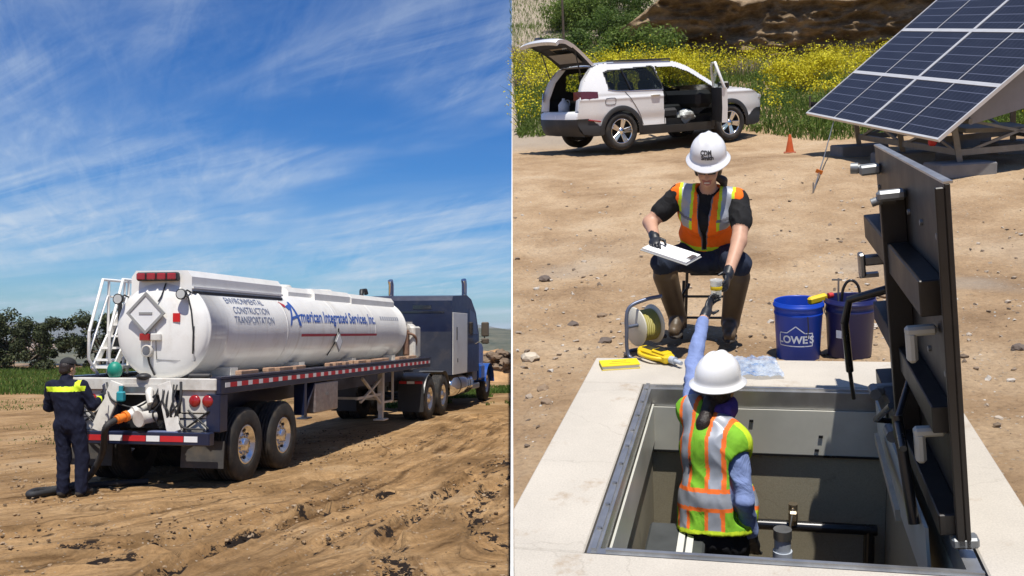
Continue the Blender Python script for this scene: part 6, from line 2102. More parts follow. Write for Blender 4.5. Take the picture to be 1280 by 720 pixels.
# dark trees on the skyline behind the rock
for i, (x, y, w, h) in enumerate(((6.5, 52, 5, 3.6), (9.5, 51, 5, 3.8), (12.5, 50, 5, 3.4))):
    r_ = shrub(x, y, w, h, LM2, 'dark green tree rising behind the rock outcrop', 320 + i, 'skyline_tree', 300, 0.09)
    r_['category'] = 'tree'; r_['group'] = 'trees behind the rock outcrop'
    r_.location = (MR @ Vector((x, y, hz(x, y) + 2.2)))

# loose stones: gravel as stuff, bigger ones as things
def gravel(name, X, Y, zf, smin, smax, material, label, M, rg):
    n = len(X)
    bm = bmesh.new(); bmesh.ops.create_icosphere(bm, subdivisions=1, radius=1.0)
    base = np.array([v.co[:] for v in bm.verts]); fc = np.array([[v.index for v in f.verts] for f in bm.faces]); bm.free()
    nb = len(base)
    s = smin + (smax - smin) * rg.random(n) ** 3
    jit = 1 + 0.35 * rg.normal(size=(n, nb)).clip(-1.5, 1.5)
    a = rg.uniform(0, 2 * PI, n)
    ax = (0.7 + 0.6 * rg.random((n, 3))) * np.array([1, 1, 0.62])
    p = base[None] * jit[:, :, None] * ax[:, None, :] * s[:, None, None]
    ca, sa = np.cos(a)[:, None], np.sin(a)[:, None]
    px = p[:, :, 0] * ca - p[:, :, 1] * sa; py = p[:, :, 0] * sa + p[:, :, 1] * ca
    Z = zf(X, Y)
    V = np.stack([px + X[:, None], py + Y[:, None], p[:, :, 2] + (Z + s * 0.25)[:, None]], 2).reshape(-1, 3)
    F = (fc[None] + (np.arange(n) * nb)[:, None, None]).reshape(-1, 3)
    o = link(name, np_mesh(name, V, F, material, smooth=False), M=M)
    return tag(o, label, 'gravel', kind='stuff')
def stone_mat(name, cols):
    m, t, p = new_mat(name)
    g = N(t, 'ShaderNodeNewGeometry')
    k = len(cols)
    r = ramp(t, g.outputs['Random Per Island'], [(i / (k - 1), c) for i, c in enumerate(cols)])
    n = noise_node(t, 60, 4, 0.6); r2 = ramp(t, n.outputs['Fac'], [(0.3, (0.75, 0.75, 0.75)), (0.7, (1.15, 1.15, 1.15))])
    t.links.new(mixrgb(t, 1.0, r.outputs[0], r2.outputs[0], 'MULTIPLY'), p.inputs['Base Color'])
    p.inputs['Roughness'].default_value = 0.9
    return m
STONE = stone_mat('gravel_stone', [(0.10, 0.075, 0.055), (0.22, 0.165, 0.115), (0.34, 0.27, 0.20), (0.44, 0.38, 0.31), (0.50, 0.47, 0.42)])
STONE2 = stone_mat('gravel_stone_brown', [(0.05, 0.034, 0.02), (0.19, 0.12, 0.06), (0.29, 0.19, 0.10), (0.36, 0.27, 0.18)])
rg = np.random.default_rng(77)
n = 34000
Y = 2.3 + 12 * rg.random(n) ** 1.5
X = -0.27 * Y + (3.0 + 1.0 * Y) * rg.random(n) 
dens = sst(-0.25, 0.55, fbm(X * 0.6 + 3, Y * 0.6, 3, 71))
near_v = np.exp(-np.maximum(0, np.maximum(np.maximum(-0.93 - X, X - 1.0), Y - 5.9)) * 1.2)
k = (rg.random(n) < 0.10 + 0.75 * dens * sst(10, 6, Y) + 0.25 * near_v) & ~((X > -1.14) & (X < 1.08) & (Y < 5.93))
xb = (0.03 - YR.x * Y - 0.05 * 1.7) / XR.x
k &= X > xb
gravel('gravel', X[k], Y[k], hill_z, 0.004, 0.024, STONE, 'scattered pale gravel and pebbles on the dirt around the vault', MR, rg)
n = 14000
X = rg.uniform(-10, -0.06, n); Y = 7.8 + 13 * rg.random(n) ** 1.5
kk = rg.random(n) < 0.12 + 0.88 * sst(-0.1, 0.5, fbm(X * 0.9, Y * 0.9, 3, 123))
X, Y = X[kk], Y[kk]
def lz(X, Y):
    return 0.03 * fbm(X * 0.35, Y * 0.35, 3, 9) + 0.015 * sst(-16, -14.5, X)
gravel('gravel', X, Y, lz, 0.004, 0.026, STONE2, 'small stones scattered over the rutted earth beside the truck', None, rg)
bst = [(-1.52, 5.95, 0.055, 0), (-1.30, 5.35, 0.035, 1), (-1.22, 5.10, 0.03, 1), (-1.42, 6.9, 0.04, 2), (-1.10, 6.45, 0.045, 2), (1.35, 5.2, 0.04, 1), (1.5, 6.3, 0.045, 2), (1.75, 4.9, 0.04, 0), (-1.25, 7.2, 0.035, 1), (-2.0, 8.5, 0.06, 2), (0.9, 7.9, 0.05, 1), (1.9, 7.0, 0.05, 2)]
lab = ['pale flat stone lying on the dirt beside the vault slab', 'small brown stone on the dirt close to the slab edge', 'dark rough stone on the dirt away from the slab']
for i, (x, y, r, kx) in enumerate(bst):
    mt = [mat('stone_pale', (0.50, 0.43, 0.33), 0.9, var=0.15), mat('stone_brown', (0.24, 0.17, 0.11), 0.9, var=0.2), mat('stone_dark', (0.13, 0.10, 0.08), 0.9, var=0.2)][kx]
    tag(link('stone', rock_mesh('stone', (r * 1.2, r, r * 0.6), i + 20, mt, 2, 0.4), M=on_hill(x, y, r * 0.2, i * 1.3)), lab[kx], 'stone', ['pale stones', 'brown stones', 'dark stones'][kx] + ' by the vault')
# ================================================================== PEOPLE
def smin(a, b, k):
    h = np.clip(0.5 + 0.5 * (b - a) / k, 0, 1)
    return b + (a - b) * h - k * h * (1 - h)
class Prim:
    def __init__(s, kind, tag, k, **q):
        s.kind, s.tag, s.k = kind, tag, k
        s.__dict__.update(q)
        if kind == 'cap':
            s.a = np.array(s.a, float); s.b = np.array(s.b, float)
            r = max(s.ra, s.rb)
            s.lo = np.minimum(s.a, s.b) - r; s.hi = np.maximum(s.a, s.b) + r
        else:
            s.c = np.array(s.c, float); s.r = np.array(s.r, float)
            s.R = np.eye(3) if q.get('R') is None else np.array(q['R'])
            m = s.r.max(); s.lo = s.c - m; s.hi = s.c + m
    def d(s, P):
        if s.kind == 'cap':
            ab = s.b - s.a
            pa = P - s.a
            t = np.clip((pa @ ab) / (ab @ ab), 0, 1)
            return np.linalg.norm(pa - t[..., None] * ab, axis=-1) - (s.ra + (s.rb - s.ra) * t)
        q = (P - s.c) @ s.R          # into local axes (columns of R)
        k0 = np.linalg.norm(q / s.r, axis=-1); k1 = np.linalg.norm(q / (s.r * s.r), axis=-1)
        return k0 * (k0 - 1) / np.maximum(k1, 1e-6)
def C(tag, a, b, ra, rb=None, k=0.02):
    return Prim('cap', tag, k, a=a, b=b, ra=ra, rb=ra if rb is None else rb)
def EL(tag, c, r, R=None, k=0.02):
    return Prim('ell', tag, k, c=c, r=r, R=R)
def field(prims, lo, hi, h):
    n = np.ceil((np.array(hi) - np.array(lo)) / h).astype(int) + 1
    ax = [lo[i] + h * np.arange(n[i]) for i in range(3)]
    D = np.full(tuple(n), 0.5, np.float32)
    for p in prims:
        pad = p.k + 3 * h
        sl = tuple(slice(max(0, int((p.lo[i] - pad - lo[i]) / h)), min(n[i], int((p.hi[i] + pad - lo[i]) / h) + 2)) for i in range(3))
        G = np.stack(np.meshgrid(*[ax[i][sl[i]] for i in range(3)], indexing='ij'), -1)
        D[sl] = smin(D[sl], p.d(G), p.k)
    return D, ax
def nets(D, lo, h):
    S = D < 0
    nx, ny, nz = D.shape
    cnt = np.zeros((nx - 1, ny - 1, nz - 1), np.uint8)
    for i in (0, 1):
        for j in (0, 1):
            for k in (0, 1):
                cnt += S[i:nx - 1 + i, j:ny - 1 + j, k:nz - 1 + k]
    act = (cnt > 0) & (cnt < 8)
    idx = np.full(act.shape, -1, np.int64)
    cells = np.argwhere(act); idx[act] = np.arange(len(cells))
    acc = np.zeros((len(cells), 3)); num = np.zeros(len(cells))
    cn = [(0, 0, 0), (1, 0, 0), (0, 1, 0), (1, 1, 0), (0, 0, 1), (1, 0, 1), (0, 1, 1), (1, 1, 1)]
    val = [D[cells[:, 0] + a, cells[:, 1] + b, cells[:, 2] + c] for a, b, c in cn]
    for e0 in range(8):
        for e1 in range(e0 + 1, 8):
            df = [abs(cn[e0][q] - cn[e1][q]) for q in range(3)]
            if sum(df) != 1:
                continue
            v0, v1 = val[e0], val[e1]
            m = (v0 < 0) != (v1 < 0)
            t = np.where(m, v0 / np.where(m, v0 - v1, 1), 0)
            p = np.array(cn[e0])[None] + t[:, None] * (np.array(cn[e1]) - np.array(cn[e0]))[None]
            acc[m] += p[m]; num[m] += 1
    V = np.array(lo)[None] + (cells + acc / num[:, None]) * h
    F = []
    for axn in range(3):
        u, w = (axn + 1) % 3, (axn + 2) % 3
        sl0 = [slice(None)] * 3; sl1 = [slice(None)] * 3
        sl0[axn] = slice(0, -1); sl1[axn] = slice(1, None)
        ch = S[tuple(sl0)] != S[tuple(sl1)]
        e = np.argwhere(ch)
        ok = (e[:, u] > 0) & (e[:, w] > 0) & (e[:, u] < D.shape[u] - 1) & (e[:, w] < D.shape[w] - 1)
        e = e[ok]
        inside = S[e[:, 0], e[:, 1], e[:, 2]]
        q = []
        for du, dw in ((-1, -1), (0, -1), (0, 0), (-1, 0)):
            g = e.copy(); g[:, u] += du; g[:, w] += dw
            q.append(idx[g[:, 0], g[:, 1], g[:, 2]])
        q = np.stack(q, 1)
        q[~inside] = q[~inside][:, ::-1]
        F.append(q)
    F = np.concatenate(F)
    F = F[(F >= 0).all(1)]
    return V, F
def relax(V, F, it=2, lam=0.5):
    for _ in range(it):
        s = np.zeros_like(V); c = np.zeros(len(V))
        for a, b in ((0, 1), (1, 2), (2, 3), (3, 0)):
            np.add.at(s, F[:, a], V[F[:, b]]); np.add.at(c, F[:, a], 1)
            np.add.at(s, F[:, b], V[F[:, a]]); np.add.at(c, F[:, b], 1)
        V = V + lam * (s / np.maximum(c, 1)[:, None] - V)
    return V
from mathutils import noise as mnz
def folds(V, F, wt, amp, fr=(13, 13, 7), seed=0.0):
    n = np.zeros_like(V)
    fn_ = np.cross(V[F[:, 2]] - V[F[:, 0]], V[F[:, 3]] - V[F[:, 1]])
    for k in range(4):
        np.add.at(n, F[:, k], fn_)
    n /= np.maximum(np.linalg.norm(n, axis=1), 1e-9)[:, None]
    out = V.copy()
    for i in np.nonzero(wt > 0)[0]:
        q = V[i]
        a = mnz.noise(Vector((q[0] * fr[0] + q[2] * 5 + seed, q[1] * fr[1], q[2] * fr[2])))
        b = mnz.noise(Vector((q[0] * fr[0] * 2.1 + seed, q[1] * fr[1] * 2.1 + 4, q[2] * fr[2] * 2.6)))
        out[i] += n[i] * amp * wt[i] * (0.45 - abs(a) * 1.9 + 0.35 * b)
    return out
CLOTH = {'shirt', 'pants', 'cov', 'scarf'}
def body_mesh(name, prims, h, tagmats, parent, post=None, M=None):
    lo = np.min([p.lo for p in prims], 0) - 0.04; hi = np.max([p.hi for p in prims], 0) + 0.04
    D, ax = field(prims, lo, hi, h)
    V, F = nets(D, lo, h)
    V = relax(V, F, 1, 0.4)
    wt_ = np.zeros(len(V)); bv = np.full(len(V), 9.0)
    for p in prims:
        d = p.d(V); m = d < bv; bv[m] = d[m]; wt_[m] = 1.0 if p.tag in CLOTH else 0.0
    V = folds(V, F, wt_, 0.009)
    c = V[F].mean(1)
    best = np.full(len(c), 9.0); tg = np.zeros(len(c), int)
    names = list(tagmats.keys())
    for p in prims:
        d = p.d(c) - (0.004 if p.k < 0.008 else 0)
        m = d < best
        best[m] = d[m]; tg[m] = names.index(p.tag)
    if post is not None:
        tg = post(c, tg, names)
    return link(name, np_mesh(name, V, F, list(tagmats.values()), tg), parent, M)
def field_mesh(name, fn, lo, hi, h, mats, colour, parent, smooth_it=2):
    lo, hi = np.array(lo, float), np.array(hi, float)
    n = np.ceil((hi - lo) / h).astype(int) + 1
    ax = [lo[i] + h * np.arange(n[i]) for i in range(3)]
    G = np.stack(np.meshgrid(*ax, indexing='ij'), -1)
    D = fn(G)
    V, F = nets(D, lo, h)
    V = relax(V, F, smooth_it, 0.5)
    V = folds(V, F, np.ones(len(V)), 0.008, (11, 11, 6), 3.0)
    return link(name, np_mesh(name, V, F, mats, colour(V[F].mean(1))), parent)
def union(prims, P, off=0.0):
    D = np.full(P.shape[:-1], 0.5)
    for p in prims:
        D = smin(D, p.d(P), p.k)
    return D - off
def frame3(fwd, up):
    f = Vector(fwd).normalized(); u = Vector(up); u = (u - f * u.dot(f)).normalized(); r = f.cross(u)
    return np.array([list(r), list(f), list(u)]).T          # columns: right, forward, up
def hand(prims, wrist, d, nrm, tag, curl=0.6, side=1, s=1.0, grip=None):
    """wrist, finger direction d, palm normal nrm (the way fingers curl), side=+1 thumb to d x nrm"""
    d = Vector(d).normalized(); nrm = Vector(nrm); nrm = (nrm - d * nrm.dot(d)).normalized()
    x = d.cross(nrm) * side
    w = Vector(wrist)
    R = np.array([list(x), list(d), list(nrm)]).T
    prims.append(EL(tag, w + d * 0.048 * s, (0.041 * s, 0.056 * s, 0.017 * s), R, 0.012))
    for i, (off, L) in enumerate(((0.030, 0.070), (0.010, 0.078), (-0.010, 0.072), (-0.029, 0.056))):
        p = w + x * off * s + d * 0.088 * s
        a = curl * 0.55
        dd = d
        for j, f in enumerate((0.42, 0.32, 0.26)):
            dd = (d * math.cos(a) + nrm * math.sin(a)).normalized()
            q = p + dd * L * f * s
            prims.append(C(tag, p, q, 0.0088 * s - 0.0008 * j, 0.0084 * s - 0.0008 * j, 0.004))
            p = q; a += curl * (0.8 + 0.1 * i)
    p = w + x * 0.034 * s + d * 0.03 * s
    q = p + (x * 0.75 + d * 0.55 + nrm * 0.35).normalized() * 0.036 * s
    r = q + (x * 0.05 + d * 0.75 + nrm * (0.4 + 0.5 * curl)).normalized() * 0.034 * s
    prims.append(C(tag, p, q, 0.0115 * s, 0.010 * s, 0.008)); prims.append(C(tag, q, r, 0.0098 * s, 0.0085 * s, 0.004))
def fabric(name, col, rough=0.85, fold=0.5, fs=9.0, var=0.12):
    if name in MATS:
        return MATS[name]
    m, t, p = new_mat(name)
    n = noise_node(t, 14, 4, 0.6)
    r = ramp(t, n.outputs['Fac'], [(0.3, scal(col, 1 - var)), (0.7, scal(col, 1 + var))])
    t.links.new(r.outputs[0], p.inputs['Base Color'])
    p.inputs['Roughness'].default_value = rough
    p.inputs['Specular IOR Level'].default_value = 0.25
    w = noise_node(t, fs, 3, 0.55, scl=(1, 1, 0.6), dist=1.2)
    bump(t, p, w.outputs['Fac'], fold, 0.035)
    MATS[name] = m
    return m
SKIN = mat('skin', (0.52, 0.30, 0.20), 0.5, var=0.08, vs=20, spec=0.4)
LIPS = mat('lips', (0.36, 0.13, 0.11), 0.4, var=0.05)
TEETH = mat('teeth', (0.7, 0.66, 0.6), 0.35, var=0.02)
HAIRM = mat('hair_dark', (0.022, 0.013, 0.009), 0.45, var=0.4, vs=40, bs=0.6, bscale=90)
TEEB = fabric('tee_black', (0.014, 0.014, 0.015))
JEAN = fabric('jeans_navy', (0.020, 0.028, 0.050))
BOOTM = mat('boot_brown', (0.075, 0.050, 0.026), 0.5, var=0.25, vs=6, dirt=0.4, dirtcol=(0.22, 0.16, 0.10))
SOLE = mat('boot_sole', (0.03, 0.026, 0.022), 0.8, var=0.2, dirt=0.4)
GLOVE = mat('glove_black', (0.014, 0.015, 0.018), 0.45, var=0.2)
HELM = mat('helmet_white', (0.80, 0.80, 0.80), 0.3, var=0.02, coat=0.4)
ORV = fabric('vest_orange', (0.95, 0.17, 0.012), 0.8, 0.35)
LIMEV = fabric('vest_lime', (0.55, 0.72, 0.03), 0.8, 0.35)
GREENV = fabric('vest_green', (0.20, 0.46, 0.03), 0.8, 0.35)
SILV_ = mat('reflective_silver', (0.34, 0.36, 0.40), 0.45, metal=0.2, var=0.10, vs=20)
GREYB = mat('vest_binding', (0.16, 0.16, 0.18), 0.7)
CHAM = fabric('shirt_chambray', (0.19, 0.25, 0.46), 0.85, 0.5)
NAVYC = fabric('coverall_navy', (0.007, 0.009, 0.024), 0.85, 0.5, 7.0)

def helmet(parent, c, fwd, up, text, s=1.0):
    Rm = frame3(fwd, up)
    M = Matrix(((Rm[0][0], Rm[0][1], Rm[0][2], c[0]), (Rm[1][0], Rm[1][1], Rm[1][2], c[1]), (Rm[2][0], Rm[2][1], Rm[2][2], c[2]), (0, 0, 0, 1)))
    b = MB(); nu, nv = 56, 22
    vs = []
    for j in range(nv + 1):
        ph = PI / 2 * (1 - j / nv)      # top .. equator
        for i in range(nu):
            a = 2 * PI * i / nu
            r = math.cos(ph); z = math.sin(ph) ** 0.92
            x = 0.112 * r * math.cos(a); y = 0.136 * r * math.sin(a)
            # three raised ridges running front to back
            rid = 0.010 * math.exp(-(x / 0.016) ** 2) + 0.006 * math.exp(-((abs(x) - 0.048) / 0.012) ** 2)
            q_ = min(1, max(0, (math.sin(ph) - 0.62) / 0.25)); rid *= q_ * q_ * (3 - 2 * q_)
            zz = 0.128 * z + rid + 0.022
            vs.append((x * s, y * s, zz * s))
    fs = [(j * nu + i, (j + 1) * nu + i, (j + 1) * nu + (i + 1) % nu, j * nu + (i + 1) % nu) for j in range(nv) for i in range(nu)]
    base = nv * nu
    rings = [(1.012, 0.010), (1.05, 0.003), (1.22, -0.010), (1.235, -0.013), (1.22, -0.017), (1.03, -0.006), (0.97, -0.004), (0.96, 0.02)]
    prev = base
    for rr_, z in rings:
        st_ = len(vs)
        for i in range(nu):
            a = 2 * PI * i / nu
            fr = max(0, math.sin(a)) ** 3
            k = rr_ + (0.10 * fr if rr_ > 1.1 else 0)
            dz = -0.012 * fr if rr_ > 1.1 else 0
            vs.append((0.112 * k * math.cos(a) * s, 0.136 * k * math.sin(a) * s, (z + dz) * s))
        fs += [(prev + i, st_ + i, st_ + (i + 1) % nu, prev + (i + 1) % nu) for i in range(nu)]
        prev = st_
    b.add(vs, fs, 0, True)
    h = b.build('helmet', HELM, parent, M)
    if text:
        def fm(x, y):
            zz = 0.062 + y
            rr_ = math.sqrt(max(0, 1 - ((zz - 0.022) / 0.128) ** 2)) + 0.03
            a = PI / 2 + x / 0.12
            return Vector((0.112 * rr_ * math.cos(a) * s, 0.136 * rr_ * math.sin(a) * s, zz * s))
        INK = mat('helmet_ink', (0.03, 0.03, 0.035), 0.5)
        lettering('lettering', 'CDM', 0.036, INK, h, lambda x, y: fm(x - 0.046, y + 0.008), bold=0.0016)
        lettering('lettering', 'Smith', 0.036, INK, h, lambda x, y: fm(x - 0.036, y - 0.020), bold=0.0016)
    return h
def head(prims, c, fwd, up, s=1.0, face=True):
    R = frame3(fwd, up)
    c = np.array(c)
    def q(x, y, z):
        return c + R @ (np.array([x, y, z]) * s)
    prims.append(EL('skin', q(0, 0, 0.02), np.array([0.076, 0.096, 0.098]) * s, R, 0.02))
    prims.append(EL('skin', q(0, 0.030, -0.055), np.array([0.056, 0.062, 0.062]) * s, R, 0.03))
    prims.append(EL('skin', q(0, 0.070, -0.102), np.array([0.026, 0.022, 0.020]) * s, R, 0.02))      # chin
    prims.append(C('skin', q(0, 0.092, 0.0), q(0, 0.114, -0.034), 0.010 * s, 0.0135 * s, 0.010))       # nose
    prims.append(EL('skin', q(0.032, 0.072, -0.035), np.array([0.024, 0.020, 0.020]) * s, R, 0.015)); prims.append(EL('skin', q(-0.032, 0.072, -0.035), np.array([0.024, 0.020, 0.020]) * s, R, 0.015))
    prims.append(EL('lips', q(0, 0.090, -0.064), np.array([0.026, 0.010, 0.006]) * s, R, 0.004)); prims.append(EL('lips', q(0, 0.087, -0.077), np.array([0.022, 0.010, 0.007]) * s, R, 0.004))
    for sx in (1, -1):
        prims.append(EL('skin', q(0.079 * sx, -0.005, -0.01), np.array([0.010, 0.020, 0.030]) * s, R, 0.006))
    return q, R

# ---------------------------------------------------------------- seated woman in the orange vest
W1 = thing('person', 'seated worker in orange safety vest and white hard hat holding a clipboard', 'person', MR)
pr = []
hipc = np.array([-0.40, 6.70, 0.52])
torso = [EL('shirt', (-0.405, 6.69, 0.53), (0.19, 0.14, 0.12), None, 0.05), EL('shirt', (-0.40, 6.60, 0.68), (0.17, 0.13, 0.15), None, 0.06),
         EL('shirt', (-0.39, 6.51, 0.84), (0.182, 0.130, 0.16), frame3((0, -0.86, -0.35), (0, -0.35, 0.9)), 0.06),
         C('shirt', (-0.56, 6.48, 0.955), (-0.21, 6.465, 0.915), 0.066, 0.066, 0.05), EL('shirt', (-0.385, 6.42, 0.80), (0.14, 0.080, 0.09), None, 0.05)]
pr += torso
pr[0].tag = 'pants'
pr.append(C('skin', (-0.38, 6.47, 0.98), (-0.378, 6.40, 1.08), 0.055, 0.05, 0.03))
FW1 = (-0.02, -0.935, -0.35); UP1 = (0.03, -0.35, 0.935)
hq, hR = head(pr, (-0.375, 6.345, 1.155), FW1, UP1, 1.0)
# arms
pr += [C('shirt', (-0.575, 6.48, 0.955), (-0.69, 6.45, 0.855), 0.074, 0.068, 0.03), C('skin', (-0.68, 6.45, 0.86), (-0.765, 6.42, 0.785), 0.051, 0.047, 0.015), C('skin', (-0.765, 6.42, 0.785), (-0.715, 6.22, 0.725), 0.048, 0.031, 0.02)]
pr += [C('shirt', (-0.195, 6.465, 0.915), (-0.165, 6.34, 0.785), 0.074, 0.070, 0.03), C('skin', (-0.168, 6.35, 0.795), (-0.180, 6.235, 0.68), 0.052, 0.048, 0.015), C('skin', (-0.180, 6.235, 0.68), (-0.238, 6.00, 0.515), 0.048, 0.031, 0.02)]
pr.append(C('glove', (-0.722, 6.24, 0.73), (-0.712, 6.20, 0.717), 0.033, 0.032, 0.012))
hand(pr, (-0.712, 6.20, 0.715), (0.10, -0.95, -0.25), (0.25, -0.2, -1), 'glove', 0.55, 1)
pr.append(C('glove', (-0.232, 6.03, 0.537), (-0.242, 5.985, 0.505), 0.033, 0.032, 0.012))
hand(pr, (-0.242, 5.985, 0.503), (-0.05, -0.86, -0.35), (-0.85, 0.05, -0.15), 'glove', 0.75, -1)
# legs
pr += [C('pants', (-0.475, 6.68, 0.53), (-0.675, 6.34, 0.52), 0.105, 0.080, 0.04), C('pants', (-0.675, 6.34, 0.52), (-0.655, 6.40, 0.36), 0.070, 0.064, 0.03),
       C('pants', (-0.325, 6.68, 0.53), (-0.185, 6.30, 0.52), 0.105, 0.080, 0.04), EL('pants', (-0.42, 6.56, 0.49), (0.16, 0.14, 0.085), None, 0.05), C('pants', (-0.185, 6.30, 0.52), (-0.20, 6.35, 0.36), 0.070, 0.064, 0.03)]
for (k_, a_, t_) in (((-0.665, 6.37, 0.43), (-0.600, 6.50, 0.10), (-0.615, 6.34, 0.052)), ((-0.195, 6.33, 0.43), (-0.245, 6.42, 0.10), (-0.245, 6.25, 0.052))):
    k_, a_, t_ = map(np.array, (k_, a_, t_))
    pr += [C('boot', k_, a_, 0.084, 0.060, 0.012), C('boot', a_, (a_ + t_) / 2 + np.array([0, 0, 0.015]), 0.056, 0.048, 0.02), C('boot', (a_ + t_) / 2, t_, 0.046, 0.038, 0.02), EL('boot', a_ + np.array([0, 0.03, -0.06]), (0.046, 0.055, 0.045), None, 0.02)]
    pr += [Prim('ell', 'sole', 0.004, c=(a_ + t_) / 2 * np.array([1, 1, 0]) + np.array([0, 0, 0.018]), r=np.array([0.050, 0.135, 0.018]), R=None)]
def post1(c, tg, names):
    return tg
body_mesh('body', pr, 0.0065, {'skin': SKIN, 'lips': LIPS, 'shirt': TEEB, 'pants': JEAN, 'boot': BOOTM, 'sole': SOLE, 'glove': GLOVE}, W1)
hc = hq(0, -0.022, 0.060)
helmet(W1, hc, Vector(FW1) * 0.97 - Vector(UP1) * 0.02, Vector(UP1), True, 1.03)
# sunglasses
b = MB()
Rv = Matrix([[float(v) for v in r] for r in hR])
for sx in (1, -1):
    b.box(Vector(hq(0.032 * sx, 0.096, 0.005)), (0.052, 0.012, 0.034), Rv @ rotm(0, 0, -0.25 * sx), ch=0.005)
    b.beam(Vector(hq(0.058 * sx, 0.088, 0.010)), Vector(hq(0.078 * sx, 0.0, 0.008)), 0.005, 0.009)
b.box(Vector(hq(0, 0.104, 0.012)), (0.02, 0.008, 0.008), Rv)
b.build('sunglasses', BLK, W1)
b = MB(); b.box(Vector(hq(0, 0.0985, -0.0705)), (0.034, 0.004, 0.006), Rv); b.build('teeth', TEETH, W1)
# hair: cap at the nape plus a ponytail over the shoulder
hp_ = [EL('hair', hq(0, -0.03, 0.0), (0.082, 0.082, 0.085), hR, 0.02), EL('hair', hq(0.07, -0.03, -0.03), (0.02, 0.05, 0.05), hR, 0.02), EL('hair', hq(-0.07, -0.03, -0.03), (0.02, 0.05, 0.05), hR, 0.02),
       C('hair', hq(0.05, -0.08, -0.05), np.array([-0.285, 6.46, 1.05]), 0.028, 0.026, 0.03), C('hair', np.array([-0.285, 6.46, 1.05]), np.array([-0.270, 6.47, 0.97]), 0.024, 0.014, 0.02)]
body_mesh('hair', hp_, 0.0065, {'hair': HAIRM}, W1)
# vest
sp0, sp1 = np.array([-0.40, 6.68, 0.56]), np.array([-0.382, 6.49, 0.99])
ax1 = (sp1 - sp0) / np.linalg.norm(sp1 - sp0)
lat1 = np.array([1.0, -0.04, -0.10]); lat1 -= ax1 * (lat1 @ ax1); lat1 /= np.linalg.norm(lat1)
fr1 = np.cross(ax1, lat1); fr1 = -fr1 if fr1[1] > 0 else fr1
def vco(c):
    q = c - sp0
    return q @ ax1, q @ lat1, q @ fr1
def vest1(P):
    d = union(torso, P, 0.019)
    s, l, f = vco(P)
    d = np.maximum(d, 0.075 - s)                                      # hem
    armL = Prim('cap', '', 0, a=(-0.67, 6.46, 0.885), b=(-0.82, 6.42, 0.76), ra=0.11, rb=0.11); armR = Prim('cap', '', 0, a=(-0.125, 6.38, 0.83), b=(-0.14, 6.25, 0.68), ra=0.11, rb=0.11)
    d = np.maximum(d, -armL.d(P)); d = np.maximum(d, -armR.d(P))
    neck = Prim('cap', '', 0, a=(-0.385, 6.44, 0.98), b=(-0.37, 6.36, 1.15), ra=0.075, rb=0.09)
    d = np.maximum(d, -neck.d(P))
    # open front: V that narrows downwards
    half = 0.010 + 0.11 * np.clip(s - 0.17, 0, 1)
    vcut = np.maximum(np.abs(l + 0.005) - half, -(f - 0.02))
    vcut = np.maximum(vcut, 0.10 - s)
    d = np.maximum(d, -vcut)
    return d
def vcol1(c):
    s, l, f = vco(c)
    m = np.zeros(len(c), int)                                         # 0 orange 1 lime 2 silver 3 binding
    al = np.abs(l)
    strap = (al > 0.080) & (al < 0.180)
    m[strap & (s > 0.29)] = 1
    m[(al > 0.100) & (al < 0.160) & (s > 0.29)] = 2
    m[(s > 0.355) & (s < 0.372) & strap] = 3
    m[(s < 0.125) & (s > 0.09)] = 1
    m[s < 0.083] = 3
    half = 0.010 + 0.11 * np.clip(s - 0.17, 0, 1)
    m[(np.abs(np.abs(l + 0.005) - half) < 0.008) & (f > 0.02) & (s > 0.1)] = 3
    return m
field_mesh('safety_vest', vest1, (-0.74, 6.22, 0.46), (-0.04, 6.92, 1.16), 0.0065, [ORV, LIMEV, SILV_, GREYB], vcol1, W1)
b = MB()
b.box((-0.262, 6.375, 0.80), (0.035, 0.006, 0.055), rotm(-0.5, 0, 0.3)); b.build('name_badge', mat('badge', (0.6, 0.55, 0.62), 0.4), W1)

# clipboard
pc = [Vector((-0.81, 6.02, 0.668)), Vector((-0.72, 6.25, 0.680)), Vector((-0.385, 6.13, 0.612)), Vector((-0.545, 5.93, 0.594))]
cbm = thing('clipboard', 'white clipboard pad held on the knee of the seated worker', 'clipboard', MR)
e_x = (pc[3] - pc[0]).normalized(); nrm = e_x.cross(pc[1] - pc[0]).normalized(); nrm = nrm if nrm.z > 0 else -nrm
cc = Vector((-0.598, 6.085, 0.632)); e_y = nrm.cross(e_x)
Rb = Matrix((e_x, e_y, nrm)).transposed()
b = MB(); b.box(cc, (0.33, 0.235, 0.006), Rb, ch=0.002); b.build('board', mat('board_grey', (0.35, 0.35, 0.34), 0.5), cbm)
b = MB(); b.box(cc + nrm * 0.010, (0.31, 0.22, 0.012), Rb, ch=0.001); b.build('paper', mat('paper_white', (0.82, 0.82, 0.80), 0.8, var=0.02), cbm)
b = MB(); b.box(cc + nrm * 0.019 + e_x * 0.14, (0.03, 0.10, 0.008), Rb, ch=0.002); b.build('clip', STEEL, cbm)
